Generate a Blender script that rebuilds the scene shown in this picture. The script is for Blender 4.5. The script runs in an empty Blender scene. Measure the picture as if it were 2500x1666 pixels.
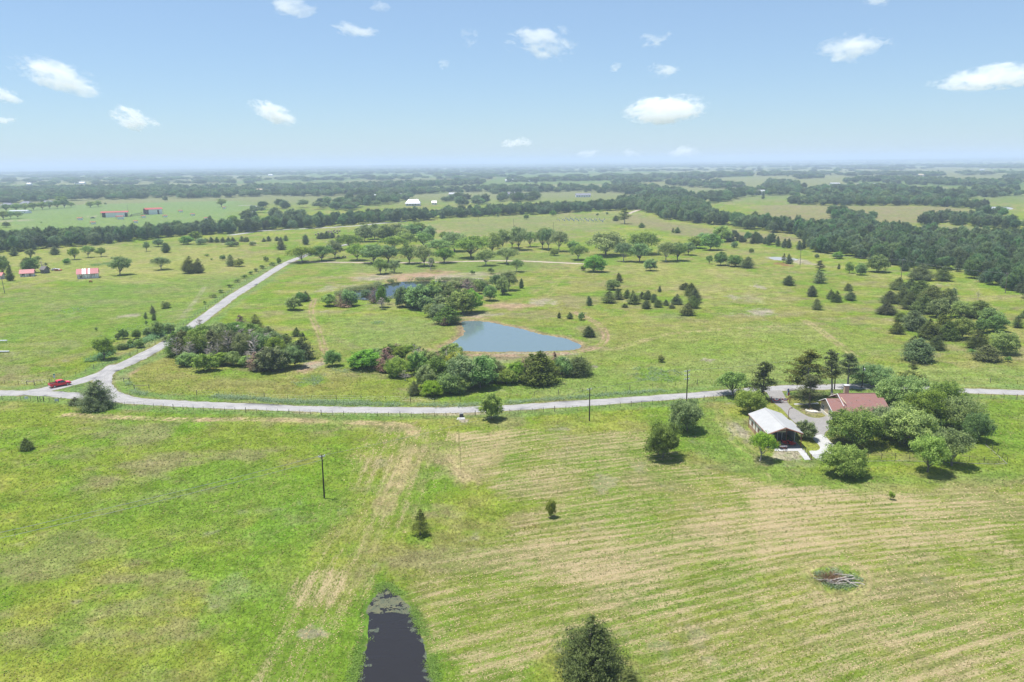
import bpy, bmesh, math, random
import numpy as np
from mathutils import Vector, Matrix

# ------------------------------------------------------------------ camera
SC = bpy.context.scene
COL = SC.collection
H_CAM = 64.0                       # drone height above the fields, metres
FPX = 1944.0                       # focal length for a 2500 px wide frame
PITCH = math.radians(12.64)
ROLL = math.radians(0.64)
CX, CY = 1250.0, 833.0
_f = Vector((0, math.cos(PITCH), -math.sin(PITCH)))
_r0 = Vector((1, 0, 0)); _u0 = Vector((0, math.sin(PITCH), math.cos(PITCH)))
_r = _r0 * math.cos(ROLL) - _u0 * math.sin(ROLL)
_u = _u0 * math.cos(ROLL) + _r0 * math.sin(ROLL)
cam_data = bpy.data.cameras.new('camera')
cam = bpy.data.objects.new('camera', cam_data); COL.objects.link(cam)
cam.matrix_world = Matrix(((_r.x, _u.x, -_f.x, 0), (_r.y, _u.y, -_f.y, 0), (_r.z, _u.z, -_f.z, H_CAM), (0, 0, 0, 1)))
cam_data.sensor_width = 36.0; cam_data.lens = 36.0 * FPX / 2500.0
cam_data.clip_start = 1.0; cam_data.clip_end = 200000.0
SC.camera = cam

# ------------------------------------------------------------------ world, sun, exposure
SUN_EL, SUN_AZ = math.radians(74), math.radians(-72)      # azimuth from +Y towards +X
world = bpy.data.worlds.new('World'); SC.world = world; world.use_nodes = True
wt = world.node_tree; wt.nodes.clear()
sky = wt.nodes.new('ShaderNodeTexSky'); sky.sky_type = 'NISHITA'; sky.sun_disc = False
sky.sun_elevation = SUN_EL; sky.sun_rotation = SUN_AZ
sky.altitude = 100; sky.air_density = 1.0; sky.dust_density = 0.2; sky.ozone_density = 4.0
bg = wt.nodes.new('ShaderNodeBackground'); bg.inputs['Strength'].default_value = 0.077
wo = wt.nodes.new('ShaderNodeOutputWorld')
tint = wt.nodes.new('ShaderNodeMix'); tint.data_type = 'RGBA'; tint.blend_type = 'MULTIPLY'
tint.inputs[0].default_value = 1.0; tint.inputs[7].default_value = (0.84, 1.0, 1.12, 1)      # white balance of the camera
veil = wt.nodes.new('ShaderNodeMix'); veil.data_type = 'RGBA'; veil.inputs[0].default_value = 0.33; veil.inputs[7].default_value = (4.7, 6.0, 7.8, 1)   # thin even haze veil
wt.links.new(sky.outputs[0], tint.inputs[6]); wt.links.new(tint.outputs[2], veil.inputs[6]); wt.links.new(veil.outputs[2], bg.inputs[0]); wt.links.new(bg.outputs[0], wo.inputs[0])
sun_data = bpy.data.lights.new('sun', 'SUN'); sun_data.energy = 5.0; sun_data.angle = math.radians(0.6)
sun_data.color = (1.0, 0.975, 0.94)
sun = bpy.data.objects.new('sun', sun_data); COL.objects.link(sun)
SUN_DIR = Vector((math.sin(SUN_AZ) * math.cos(SUN_EL), math.cos(SUN_AZ) * math.cos(SUN_EL), math.sin(SUN_EL)))
sun.rotation_euler = SUN_DIR.to_track_quat('Z', 'Y').to_euler()
sun.location = SUN_DIR * 300
SC.view_settings.view_transform = 'Standard'; SC.view_settings.look = 'None'
SC.view_settings.gamma = 1.0; SC.view_settings.use_curve_mapping = False
SC.view_settings.exposure = 0.62
SC.cycles.volume_bounces = 14; SC.cycles.transparent_max_bounces = 16
SC.cycles.max_bounces = 14; SC.cycles.diffuse_bounces = 4; SC.cycles.glossy_bounces = 3; SC.cycles.use_denoising = True

# ------------------------------------------------------------------ survey: photo pixel -> point on the land
def ray(px, py):
    d = _f * FPX + _r * (px - CX) - _u * (py - CY)
    return d.normalized()
def G(px, py, z=0.0):
    d = ray(px, py)
    t = (z - H_CAM) / d.z
    if t < 0 or t > 60000: t = 60000
    return Vector((d.x * t, d.y * t, z))
def ppm(p):                       # photo pixels per metre at a world point
    return FPX / (Vector(p) - Vector((0, 0, H_CAM))).dot(_f)
def proj(p):
    v = Vector(p) - Vector((0, 0, H_CAM)); z = v.dot(_f)
    return CX + FPX * v.dot(_r) / z, CY - FPX * v.dot(_u) / z
def GP(pts, z=0.0): return [G(x, y, z) for x, y in pts]

# ------------------------------------------------------------------ noise (numpy)
def _h(ix, iy, s):
    n = (ix.astype(np.int64) * 374761393 + iy.astype(np.int64) * 668265263 + s * 982451653) & 0xffffffff
    n = ((n ^ (n >> 13)) * 1274126177) & 0xffffffff
    return ((n ^ (n >> 16)) & 0xffff) / 65535.0
def vnoise(x, y, s=0):
    ix, iy = np.floor(x), np.floor(y); fx, fy = x - ix, y - iy
    fx = fx * fx * (3 - 2 * fx); fy = fy * fy * (3 - 2 * fy)
    a, b = _h(ix, iy, s), _h(ix + 1, iy, s); c, d = _h(ix, iy + 1, s), _h(ix + 1, iy + 1, s)
    return (a * (1 - fx) + b * fx) * (1 - fy) + (c * (1 - fx) + d * fx) * fy
def fbm(x, y, s=0, o=4, g=0.5):
    t = np.zeros_like(x, dtype=float); a = 1.0; n = 0.0
    for k in range(o):
        t += a * vnoise(x * 2 ** k + 17.3 * k, y * 2 ** k - 9.1 * k, s + k); n += a; a *= g
    return t / n
def sstep(a, b, x):
    t = np.clip((x - a) / (b - a), 0, 1); return t * t * (3 - 2 * t)

# ------------------------------------------------------------------ object helpers
def tag(o, label=None, cat=None, group=None, kind=None):
    if label: o['label'] = label
    if cat: o['category'] = cat
    if group: o['group'] = group
    if kind: o['kind'] = kind
    return o
def empty(name, loc=(0, 0, 0), rz=0.0):
    o = bpy.data.objects.new(name, None); COL.objects.link(o)
    o.location = loc; o.rotation_euler = (0, 0, rz); o.empty_display_size = 0.2
    return o
def mesh_from(name, verts, faces, mats=None, smooth=False, midx=None):
    me = bpy.data.meshes.new(name); me.from_pydata([tuple(v) for v in verts], [], [tuple(f) for f in faces])
    for m in (mats or []): me.materials.append(m)
    if midx is not None: me.polygons.foreach_set('material_index', midx)
    if smooth: me.polygons.foreach_set('use_smooth', [True] * len(me.polygons))
    me.update(); return me
def link(name, me, parent=None, loc=None, rz=None):
    o = bpy.data.objects.new(name, me); COL.objects.link(o)
    if parent is not None: o.parent = parent
    if loc is not None: o.location = loc
    if rz is not None: o.rotation_euler = (0, 0, rz)
    return o
class MB:
    """collects boxes, tubes and polygons; build() makes one mesh object"""
    def __init__(s): s.v = []; s.f = []
    def poly(s, pts):
        n = len(s.v); s.v += [tuple(p) for p in pts]; s.f.append(tuple(range(n, n + len(pts)))); return s
    def prism(s, pts, dz):          # pts: bottom polygon (ccw seen from the dz side), extruded by vector dz
        n = len(s.v); k = len(pts); dz = Vector(dz)
        s.v += [tuple(p) for p in pts] + [tuple(Vector(p) + dz) for p in pts]
        s.f.append(tuple(range(n + k - 1, n - 1, -1))); s.f.append(tuple(range(n + k, n + 2 * k)))
        for i in range(k): s.f.append((n + i, n + (i + 1) % k, n + k + (i + 1) % k, n + k + i))
        return s
    def box(s, c, d, rz=0.0, M=None):
        x, y, z = d[0] / 2, d[1] / 2, d[2] / 2; n = len(s.v); ca, sa = math.cos(rz), math.sin(rz)
        for sx, sy, sz in ((-1, -1, -1), (1, -1, -1), (1, 1, -1), (-1, 1, -1), (-1, -1, 1), (1, -1, 1), (1, 1, 1), (-1, 1, 1)):
            p = Vector((sx * x, sy * y, sz * z))
            if M is not None: p = M @ p
            else: p = Vector((p.x * ca - p.y * sa, p.x * sa + p.y * ca, p.z))
            s.v.append((c[0] + p.x, c[1] + p.y, c[2] + p.z))
        s.f += [tuple(n + i for i in q) for q in ((0, 3, 2, 1), (4, 5, 6, 7), (0, 1, 5, 4), (1, 2, 6, 5), (2, 3, 7, 6), (3, 0, 4, 7))]
        return s
    def tube(s, pts, rad, seg=6, caps=True):
        pts = [Vector(p) for p in pts]; n0 = len(s.v)
        rad = rad if hasattr(rad, '__len__') else [rad] * len(pts)
        for i, p in enumerate(pts):
            t = (pts[min(i + 1, len(pts) - 1)] - pts[max(i - 1, 0)])
            t = t.normalized() if t.length > 1e-9 else Vector((0, 0, 1))
            a = t.cross(Vector((0, 0, 1)) if abs(t.z) < 0.9 else Vector((1, 0, 0))).normalized(); b = t.cross(a)
            for k in range(seg):
                q = 2 * math.pi * k / seg; s.v.append(tuple(p + (a * math.cos(q) + b * math.sin(q)) * rad[i]))
        for i in range(len(pts) - 1):
            for k in range(seg):
                k2 = (k + 1) % seg; A = n0 + i * seg
                s.f.append((A + k, A + k2, A + seg + k2, A + seg + k))
        if caps:
            s.f.append(tuple(n0 + k for k in range(seg))); e = n0 + (len(pts) - 1) * seg
            s.f.append(tuple(e + k for k in range(seg - 1, -1, -1)))
        return s
    def lathe(s, c, prof, axis='z', seg=14):  # prof: (radius, height)
        n0 = len(s.v)
        for r, h in prof:
            for k in range(seg):
                q = 2 * math.pi * k / seg; a, b = r * math.cos(q), r * math.sin(q)
                p = (a, b, h) if axis == 'z' else ((a, h, b) if axis == 'y' else (h, a, b))
                s.v.append((c[0] + p[0], c[1] + p[1], c[2] + p[2]))
        for i in range(len(prof) - 1):
            for k in range(seg):
                k2 = (k + 1) % seg; A = n0 + i * seg; s.f.append((A + k, A + k2, A + seg + k2, A + seg + k))
        s.f.append(tuple(n0 + k for k in range(seg - 1, -1, -1))); e = n0 + (len(prof) - 1) * seg
        s.f.append(tuple(e + k for k in range(seg)))
        return s
    def mesh(s, name, mat, smooth=False):
        return mesh_from(name, s.v, s.f, [mat] if mat else None, smooth)
    def build(s, name, mat, parent=None, smooth=False, loc=None, rz=None):
        return link(name, s.mesh(name, mat, smooth), parent, loc, rz)
def copy_tree(o, parent=None, name=None):
    c = o.copy(); COL.objects.link(c); c.parent = parent
    for ch in o.children: copy_tree(ch, c)
    return c
# ------------------------------------------------------------------ materials
def new_mat(name):
    m = bpy.data.materials.new(name); m.use_nodes = True; nt = m.node_tree; nt.nodes.clear()
    out = nt.nodes.new('ShaderNodeOutputMaterial'); return m, nt, out
def N(nt, typ, **kw):
    n = nt.nodes.new(typ)
    for k, v in kw.items():
        if k in n.inputs: n.inputs[k].default_value = v
        else: setattr(n, k, v)
    return n
def mixc(nt, fac, a, b, blend='MIX'):
    n = nt.nodes.new('ShaderNodeMix'); n.data_type = 'RGBA'; n.blend_type = blend
    for sock, v in ((n.inputs[0], fac), (n.inputs[6], a), (n.inputs[7], b)):
        if hasattr(v, 'is_output'): nt.links.new(v, sock)
        else: sock.default_value = v if not isinstance(v, tuple) or len(v) == 4 else (*v, 1)
    return n.outputs[2]
def mth(nt, op, a, b=None, c=None, clamp=False):
    n = nt.nodes.new('ShaderNodeMath'); n.operation = op; n.use_clamp = clamp
    for i, v in enumerate((a, b, c)):
        if v is None: continue
        if hasattr(v, 'is_output'): nt.links.new(v, n.inputs[i])
        else: n.inputs[i].default_value = v
    return n.outputs[0]
def rng(nt, v, a, b, c=0.0, d=1.0):
    n = nt.nodes.new('ShaderNodeMapRange'); n.inputs[1].default_value = a; n.inputs[2].default_value = b
    n.inputs[3].default_value = c; n.inputs[4].default_value = d; nt.links.new(v, n.inputs[0]); return n.outputs[0]
def noise(nt, vec, scale, detail=3, rough=0.55, dist=0.0):
    n = N(nt, 'ShaderNodeTexNoise', Scale=scale, Detail=detail, Roughness=rough, Distortion=dist)
    if vec is not None: nt.links.new(vec, n.inputs['Vector'])
    return n.outputs['Fac']
def mapping(nt, vec, scale=(1, 1, 1), rot=(0, 0, 0)):
    m = N(nt, 'ShaderNodeMapping'); m.inputs['Scale'].default_value = scale; m.inputs['Rotation'].default_value = rot
    nt.links.new(vec, m.inputs['Vector']); return m.outputs[0]
def rough_mat(name, col, col2=None, rough=0.85, scale=3.0, spec=0.2, metal=0.0, streak=None, bump=0.0, amt=(0.35, 0.7)):
    """painted / stained / weathered opaque surface: two tones mixed by noise in object space"""
    m, nt, out = new_mat(name); tc = N(nt, 'ShaderNodeTexCoord')
    v = tc.outputs['Object']
    if streak: v = mapping(nt, v, streak)
    f = rng(nt, noise(nt, v, scale, 4, 0.6), *amt)
    c = mixc(nt, f, col, col2 or tuple(x * 0.72 for x in col))
    fine = rng(nt, noise(nt, tc.outputs['Object'], scale * 9, 2), 0.3, 0.7, 0.88, 1.1)
    c = mixc(nt, 1.0, c, fine, 'MULTIPLY')
    b = N(nt, 'ShaderNodeBsdfPrincipled', Roughness=rough, Metallic=metal); b.inputs['Specular IOR Level'].default_value = spec
    nt.links.new(c, b.inputs['Base Color'])
    if bump:
        bp = N(nt, 'ShaderNodeBump', Strength=bump, Distance=0.05); nt.links.new(noise(nt, v, scale * 4, 3), bp.inputs['Height'])
        nt.links.new(bp.outputs[0], b.inputs['Normal'])
    nt.links.new(b.outputs[0], out.inputs[0]); return m
def leaf_mat(name, dark, light, hue=0.03, val=0.22, trans=0.5):
    """foliage: tint attribute picks between two leaf colours, each plant shifted a little"""
    m, nt, out = new_mat(name)
    at = N(nt, 'ShaderNodeAttribute', attribute_name='tint'); oi = N(nt, 'ShaderNodeObjectInfo')
    c = mixc(nt, at.outputs['Fac'], dark, light)
    hs = N(nt, 'ShaderNodeHueSaturation')
    nt.links.new(rng(nt, oi.outputs['Random'], 0, 1, 0.5 - hue, 0.5 + hue), hs.inputs['Hue'])
    r2 = mth(nt, 'FRACT', mth(nt, 'MULTIPLY', oi.outputs['Random'], 7.31))
    nt.links.new(rng(nt, r2, 0, 1, 1 - val, 1 + val), hs.inputs['Value'])
    r3 = mth(nt, 'FRACT', mth(nt, 'MULTIPLY', oi.outputs['Random'], 13.7))
    nt.links.new(rng(nt, r3, 0, 1, 0.75, 1.1), hs.inputs['Saturation'])
    nt.links.new(c, hs.inputs['Color'])
    d = N(nt, 'ShaderNodeBsdfPrincipled', Roughness=0.6); d.inputs['Specular IOR Level'].default_value = 0.25
    t = N(nt, 'ShaderNodeBsdfTranslucent')
    nt.links.new(hs.outputs[0], d.inputs['Base Color']); nt.links.new(hs.outputs[0], t.inputs['Color'])
    mx = N(nt, 'ShaderNodeMixShader'); mx.inputs[0].default_value = trans
    nt.links.new(d.outputs[0], mx.inputs[1]); nt.links.new(t.outputs[0], mx.inputs[2]); nt.links.new(mx.outputs[0], out.inputs[0])
    return m
M = {}
M['woods'] = leaf_mat('woodland_leaves', (0.050, 0.100, 0.036), (0.200, 0.300, 0.105), val=0.42)
M['woods_jun'] = leaf_mat('woodland_juniper', (0.044, 0.080, 0.030), (0.165, 0.230, 0.080), val=0.25)
M['oak'] = leaf_mat('oak_leaves', (0.066, 0.136, 0.020), (0.345, 0.490, 0.088))
M['oak_gray'] = leaf_mat('live_oak_leaves', (0.074, 0.132, 0.034), (0.350, 0.465, 0.130))
M['oak_light'] = leaf_mat('young_leaves', (0.105, 0.175, 0.018), (0.450, 0.530, 0.085), val=0.2)
M['oak_pale'] = leaf_mat('pale_leaves', (0.095, 0.172, 0.042), (0.405, 0.525, 0.165), val=0.2)
M['oak_bright'] = leaf_mat('bright_leaves', (0.135, 0.235, 0.020), (0.430, 0.570, 0.085), val=0.1)
M['jun'] = leaf_mat('juniper_needles', (0.054, 0.088, 0.020), (0.245, 0.310, 0.074), val=0.3)
M['jun_olive'] = leaf_mat('olive_juniper_needles', (0.066, 0.088, 0.016), (0.280, 0.315, 0.066), val=0.2)
M['rust'] = leaf_mat('dead_rust_needles', (0.130, 0.075, 0.050), (0.340, 0.215, 0.150), hue=0.02, val=0.3, trans=0.1)
M['reed'] = leaf_mat('reed_blades', (0.130, 0.210, 0.040), (0.330, 0.430, 0.110), val=0.2)
M['weed'] = leaf_mat('weed_blades', (0.120, 0.210, 0.075), (0.300, 0.440, 0.190), val=0.2)
M['bark'] = rough_mat('bark', (0.20, 0.17, 0.14), (0.10, 0.085, 0.07), 0.95, 4, streak=(3, 3, 0.5), bump=0.5)
M['bark_pale'] = rough_mat('pale_bark', (0.42, 0.38, 0.33), (0.25, 0.22, 0.19), 0.95, 4, streak=(3, 3, 0.5), bump=0.4)
M['deadwood'] = rough_mat('dead_wood', (0.46, 0.41, 0.36), (0.26, 0.22, 0.19), 0.95, 3, streak=(3, 3, 0.5))
M['white_paint'] = rough_mat('white_paint', (0.60, 0.595, 0.58), (0.50, 0.49, 0.475), 0.6, 0.6)
M['white_siding'] = rough_mat('white_siding', (0.82, 0.82, 0.81), (0.74, 0.74, 0.73), 0.6, 0.4)
M['old_white'] = rough_mat('weathered_white_boards', (0.84, 0.83, 0.82), (0.46, 0.38, 0.34), 0.9, 0.9, streak=(1, 1, 0.25), amt=(0.4, 0.62))
M['old_grey'] = rough_mat('weathered_grey_boards', (0.20, 0.18, 0.17), (0.11, 0.10, 0.10), 0.95, 1.2, streak=(2, 2, 0.3))
M['red_roof'] = rough_mat('red_metal_roof', (0.40, 0.060, 0.050), (0.32, 0.05, 0.045), 0.5, 0.5, 0.4)
M['old_red_roof'] = rough_mat('old_red_metal_roof', (0.34, 0.035, 0.045), (0.24, 0.04, 0.04), 0.55, 0.8, 0.4)
M['red_paint'] = rough_mat('red_barn_paint', (0.42, 0.045, 0.055), (0.32, 0.04, 0.045), 0.7, 0.4)
M['white_tin'] = rough_mat('white_tin', (0.62, 0.62, 0.62), (0.54, 0.54, 0.54), 0.5, 0.7, 0.4)
M['tin'] = rough_mat('galvanised_tin', (0.46, 0.46, 0.47), (0.38, 0.38, 0.39), 0.45, 0.7, 0.5, 0.2)
M['grey_metal'] = rough_mat('grey_metal_siding', (0.30, 0.33, 0.38), (0.25, 0.27, 0.32), 0.5, 0.3, 0.4)
M['grey_shingle'] = rough_mat('grey_shingles', (0.22, 0.22, 0.25), (0.15, 0.15, 0.18), 0.9, 1.5)
M['dark_metal'] = rough_mat('dark_metal', (0.035, 0.033, 0.035), (0.02, 0.02, 0.02), 0.5, 3, 0.5)
M['rust_pipe'] = rough_mat('rust_red_pipe', (0.22, 0.055, 0.035), (0.14, 0.04, 0.03), 0.7, 5, 0.3)
M['rubber'] = rough_mat('rubber', (0.018, 0.018, 0.018), (0.03, 0.03, 0.03), 0.85, 6)
M['pole_wood'] = rough_mat('creosoted_pole_wood', (0.055, 0.04, 0.032), (0.03, 0.024, 0.02), 0.9, 2, streak=(4, 4, 0.4))
M['post_wood'] = rough_mat('post_wood', (0.24, 0.20, 0.16), (0.15, 0.12, 0.10), 0.95, 3, streak=(4, 4, 0.4))
M['insulator'] = rough_mat('pale_grey_hardware', (0.62, 0.62, 0.64), (0.5, 0.5, 0.52), 0.4, 4, 0.5)
M['wire'] = rough_mat('aluminium_wire', (0.30, 0.31, 0.32), (0.24, 0.24, 0.25), 0.4, 1, 0.5, 0.4)
M['glass'] = rough_mat('window_glass', (0.02, 0.025, 0.03), (0.03, 0.035, 0.04), 0.05, 1, 0.8)
M['tan_brick'] = rough_mat('tan_stucco', (0.46, 0.37, 0.25), (0.38, 0.30, 0.20), 0.9, 2)
M['tan_metal'] = rough_mat('tan_metal_siding', (0.56, 0.52, 0.43), (0.50, 0.46, 0.38), 0.55, 0.5, 0.4)
M['brown_trim'] = rough_mat('brown_metal_trim', (0.26, 0.11, 0.07), (0.20, 0.085, 0.055), 0.6, 2, 0.4)
M['wainscot'] = rough_mat('light_brown_metal_wainscot', (0.42, 0.27, 0.17), (0.36, 0.23, 0.14), 0.55, 0.6, 0.4)
M['limestone'] = rough_mat('white_limestone', (0.70, 0.66, 0.58), (0.50, 0.46, 0.39), 0.9, 3, bump=0.4)
M['concrete'] = rough_mat('pale_concrete', (0.40, 0.395, 0.38), (0.33, 0.325, 0.31), 0.9, 0.35, amt=(0.35, 0.75))
M['old_concrete'] = rough_mat('old_driveway', (0.25, 0.235, 0.218), (0.20, 0.187, 0.173), 0.95, 0.25, amt=(0.3, 0.75))
# ------------------------------------------------------------------ outlines surveyed from the photo
POND_BIG = [(1125,785),(1133,807),(1128,818),(1109,831),(1090,842),(1073,851),(1117,855),(1200,857),(1284,857),(1368,855),(1408,851),(1417,844),(1408,836),(1374,824),(1326,816),(1270,801),(1234,794),(1200,787),(1160,783)]
POND_DARK = [(829,720),(845,713),(861,709),(899,705),(935,694),(981,688),(1062,686),(1120,687),(1171,691),(1198,696),(1171,701),(1100,704),(1049,710),(1000,722),(945,729),(905,731),(875,730),(845,727)]
POND_NEAR = [(935,1425),(957,1435),(982,1457),(1001,1477),(1015,1508),(1030,1544),(1043,1581),(1050,1626),(1063,1666),(1075,1720),(1080,1800),(1075,1860),(850,1860),(846,1800),(855,1720),(864,1666),(868,1645),(878,1614),(889,1572),(893,1535),(895,1508),(891,1490),(900,1469),(919,1448)]
POND_STOCK = [(1876,629),(1890,627),(1920,629),(1946,632),(1950,635),(1925,635),(1895,634)]
POND_FAR = [(2393,508),(2420,505),(2462,506),(2474,510),(2440,512),(2400,512)]
ROAD_MAIN = [(-320,951),(-150,956),(0,960),(90,960),(163,965),(288,976),(408,984),(520,990),(640,994),(760,999),(872,1001),(1060,1002),(1160,1000),(1230,997),(1438,984),(1674,967),(1755,960),(1893,949),(2011,945),(2087,944),(2180,945),(2258,947),(2331,953),(2500,959),(2800,969)]
ROAD_NORTH = [(60,960),(115,951),(169,938),(215,925),(262,908),(326,880),(373,856),(419,832),(445,815),(490,782),(533,750),(571,722),(620,692),(654,670),(695,645),(722,633),(757,620),(800,607),(850,597)]
ROAD_LINK = [(285,891),(256,914),(249,935),(260,954),(290,971),(345,981)]
DRIVE_PARK = [(722,639),(755,640),(830,641),(1000,642),(1100,640),(1170,638),(1205,637),(1280,638),(1350,641),(1430,645)]
ROAD_FAR = [(560,575),(612,568),(640,564),(700,561),(760,558),(820,555),(880,551),(925,546),(990,541)]
ROAD_BEND = [(612,520),(622,514),(627,510),(624,505),(612,502),(580,503)]
ROAD_LANE = [(1532,523),(1548,517),(1566,511),(1575,506)]
HOUSE_DRIVE = [(1868,947),(1905,952),(1925,986),(1948,1003),(1975,1018),(2000,1021),(2024,1017),(2024,1046),(2016,1055),(2011,1063),(1991,1064),(1968,1045),(1940,1032),(1910,1000),(1887,982),(1876,965)]
HOUSE_APRON = [(1991,1064),(2011,1063),(2030,1082),(2052,1099),(2040,1122),(1998,1124),(1976,1103),(1994,1101),(2002,1095),(1998,1086),(1984,1071)]
CARPORT_WALK = [(1891,1094),(1953,1092),(1965,1101),(1979,1123),(1965,1124),(1948,1102),(1891,1102)]
HOUSE_PATH = [(1938,986),(1997,984),(1999,987),(1940,989)]

def smooth_line(pts, n=6):
    P = [Vector(p) for p in pts]; out = []
    for i in range(len(P) - 1):
        p0, p1, p2, p3 = P[max(i - 1, 0)], P[i], P[i + 1], P[min(i + 2, len(P) - 1)]
        for k in range(n):
            t = k / n
            out.append(0.5 * ((2 * p1) + (p2 - p0) * t + (2 * p0 - 5 * p1 + 4 * p2 - p3) * t * t + (3 * p1 - p0 - 3 * p2 + p3) * t ** 3))
    out.append(P[-1]); return out
def smooth_loop(pts, n=4):
    P = [Vector(p) for p in pts]; k = len(P); out = []
    for i in range(k):
        p0, p1, p2, p3 = P[i - 1], P[i], P[(i + 1) % k], P[(i + 2) % k]
        for j in range(n):
            t = j / n
            out.append(0.5 * ((2 * p1) + (p2 - p0) * t + (2 * p0 - 5 * p1 + 4 * p2 - p3) * t * t + (3 * p1 - p0 - 3 * p2 + p3) * t ** 3))
    return out

# ------------------------------------------------------------------ land: one sheet from under the drone to the horizon
def seg_dist(X, Y, line):
    D = np.full(X.shape, 1e9)
    for a, b in zip(line[:-1], line[1:]):
        ax, ay, bx, by = a[0], a[1], b[0], b[1]; dx, dy = bx - ax, by - ay; L = dx * dx + dy * dy + 1e-9
        t = np.clip(((X - ax) * dx + (Y - ay) * dy) / L, 0, 1)
        D = np.minimum(D, np.hypot(X - ax - t * dx, Y - ay - t * dy))
    return D
def near_mask(X, Y, pts, pad):
    xs = [p[0] for p in pts]; ys = [p[1] for p in pts]
    return (X > min(xs) - pad) & (X < max(xs) + pad) & (Y > min(ys) - pad) & (Y < max(ys) + pad)
def poly_sd(X, Y, poly, pad=60.0):
    """signed distance, negative inside; far away a large number"""
    out = np.full(X.shape, 1e6); m = near_mask(X, Y, poly, pad)
    if not m.any(): return out
    x, y = X[m], Y[m]; ins = np.zeros(x.shape, bool); k = len(poly)
    for i in range(k):
        a, b = poly[i], poly[(i + 1) % k]
        c = ((a[1] > y) != (b[1] > y))
        with np.errstate(divide='ignore', invalid='ignore'):
            xi = (b[0] - a[0]) * (y - a[1]) / ((b[1] - a[1]) or 1e-9) + a[0]
        ins ^= c & (x < xi)
    d = seg_dist(x, y, list(poly) + [poly[0]])
    out[m] = np.where(ins, -d, d); return out
def line_d(X, Y, line, pad=40.0):
    out = np.full(X.shape, 1e6); m = near_mask(X, Y, line, pad)
    if m.any(): out[m] = seg_dist(X[m], Y[m], line)
    return out

NAZ, NR = 860, 500
az = np.concatenate([np.linspace(-40, 40, NAZ), np.linspace(40, 320, 36)[1:-1]]) * math.pi / 180
th = np.linspace(math.radians(37.5), math.radians(0.13), NR - 12)
rr = np.concatenate([[2, 12, 24, 36, 48, 58, 66, 73, 78], H_CAM / np.tan(th), [34000, 40000, 44500]])
A, R_ = np.meshgrid(az, rr, indexing='xy')
GX, GY = (np.sin(A) * R_).ravel(), (np.cos(A) * R_).ravel(); GR = np.hypot(GX, GY)
ponds = [(smooth_loop(GP(p)), dep) for p, dep in ((POND_BIG, 1.2), (POND_DARK, 1.0), (POND_NEAR, 1.0), (POND_STOCK, 0.8), (POND_FAR, 1.0))]
WATER_Z = -0.22
def land_height(X, Y, with_ponds=True):
    R = np.hypot(X, Y)
    z = (fbm(X / 900, Y / 900, 3, 3) - 0.5) * 10 * sstep(900, 2600, R)
    z += (fbm(X / 4200 + 3, Y / 4200, 9, 3) - 0.42) * 60 * sstep(6000, 16000, R)
    z += 52 * sstep(14000, 28000, R) * (0.35 + 1.25 * fbm(X / 5200, Y / 9000, 21, 4))
    if with_ponds:
        for k, (poly, dep) in enumerate(ponds):
            sd = poly_sd(X, Y, poly, 30.0)
            if k < 3: sd = sd + (fbm(X / 3.5, Y / 3.5, 211 + k, 4) - 0.5) * (1.0 if k == 2 else 2.2)
            z = np.where(sd < 6, z + np.where(sd < 0, WATER_Z - np.minimum(-sd * 0.18, dep), WATER_Z * (1 - sstep(0, 3.0, sd))), z)
    return z
GZ = land_height(GX, GY)
def zat(x, y): return float(land_height(np.array([x]), np.array([y]), False)[0])

# ---- colours of the land, by region
def lin(r, g, b): return np.array([((c / 255 + 0.055) / 1.055) ** 2.4 for c in (r, g, b)])
K = 0.43                                            # photo brightness -> reflectance at this light
C_MID, C_LUSH, C_YEL, C_OLV, C_DRY = (lin(*c) * K for c in ((150,170,64), (130,169,54), (180,187,82), (167,166,94), (196,190,120)))
C_HAY, C_DIRT, C_CLAY, C_BRN, C_WOOD = (lin(*c) * K for c in ((226,200,154), (206,192,170), (212,178,148), (170,156,122), (70,84,52)))
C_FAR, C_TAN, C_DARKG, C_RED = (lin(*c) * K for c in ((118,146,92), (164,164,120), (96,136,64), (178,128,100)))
n1 = fbm(GX / 38, GY / 38, 1, 4); n2 = fbm(GX / 11, GY / 11, 5, 4); n3 = fbm(GX / 120, GY / 120, 8, 3); n4 = fbm(GX / 3.2, GY / 3.2, 12, 3)
col = np.tile(C_MID, (GX.size, 1))
def blend(c, m):
    global col
    m = np.clip(m, 0, 1)[:, None]; col = col * (1 - m) + np.asarray(c) * m
blend(C_YEL, sstep(0.44, 0.60, n1 * 0.5 + n2 * 0.5) * 0.85)
blend(C_OLV, sstep(0.48, 0.62, n3 * 0.5 + n2 * 0.5) * 0.8)
blend(C_LUSH, sstep(0.52, 0.72, fbm(GX / 22 + 40, GY / 30, 31, 4)) * 0.8)
blend(C_DRY, sstep(0.52, 0.72, fbm(GX / 30 - 11, GY / 12, 33, 4)) * 0.55 * sstep(150, 330, GR))
blend(C_BRN * 1.05, sstep(0.54, 0.68, fbm(GX / 15, GY / 10, 35, 5)) * 0.5)
blend(C_LUSH, sstep(0.55, 0.68, fbm(GX / 9 + 7, GY / 9, 37, 4)) * 0.6)
blend(C_DIRT, sstep(0.68, 0.78, n2 * 0.5 + n4 * 0.5) * 0.45)
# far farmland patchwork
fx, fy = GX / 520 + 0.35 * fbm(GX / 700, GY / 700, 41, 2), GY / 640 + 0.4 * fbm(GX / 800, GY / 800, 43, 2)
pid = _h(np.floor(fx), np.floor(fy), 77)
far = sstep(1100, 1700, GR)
blend(C_FAR, far * 0.8); blend(C_TAN, far * sstep(0.45, 0.6, pid) * 0.8); blend(C_BRN, far * (pid < 0.14) * 0.5)
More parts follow.
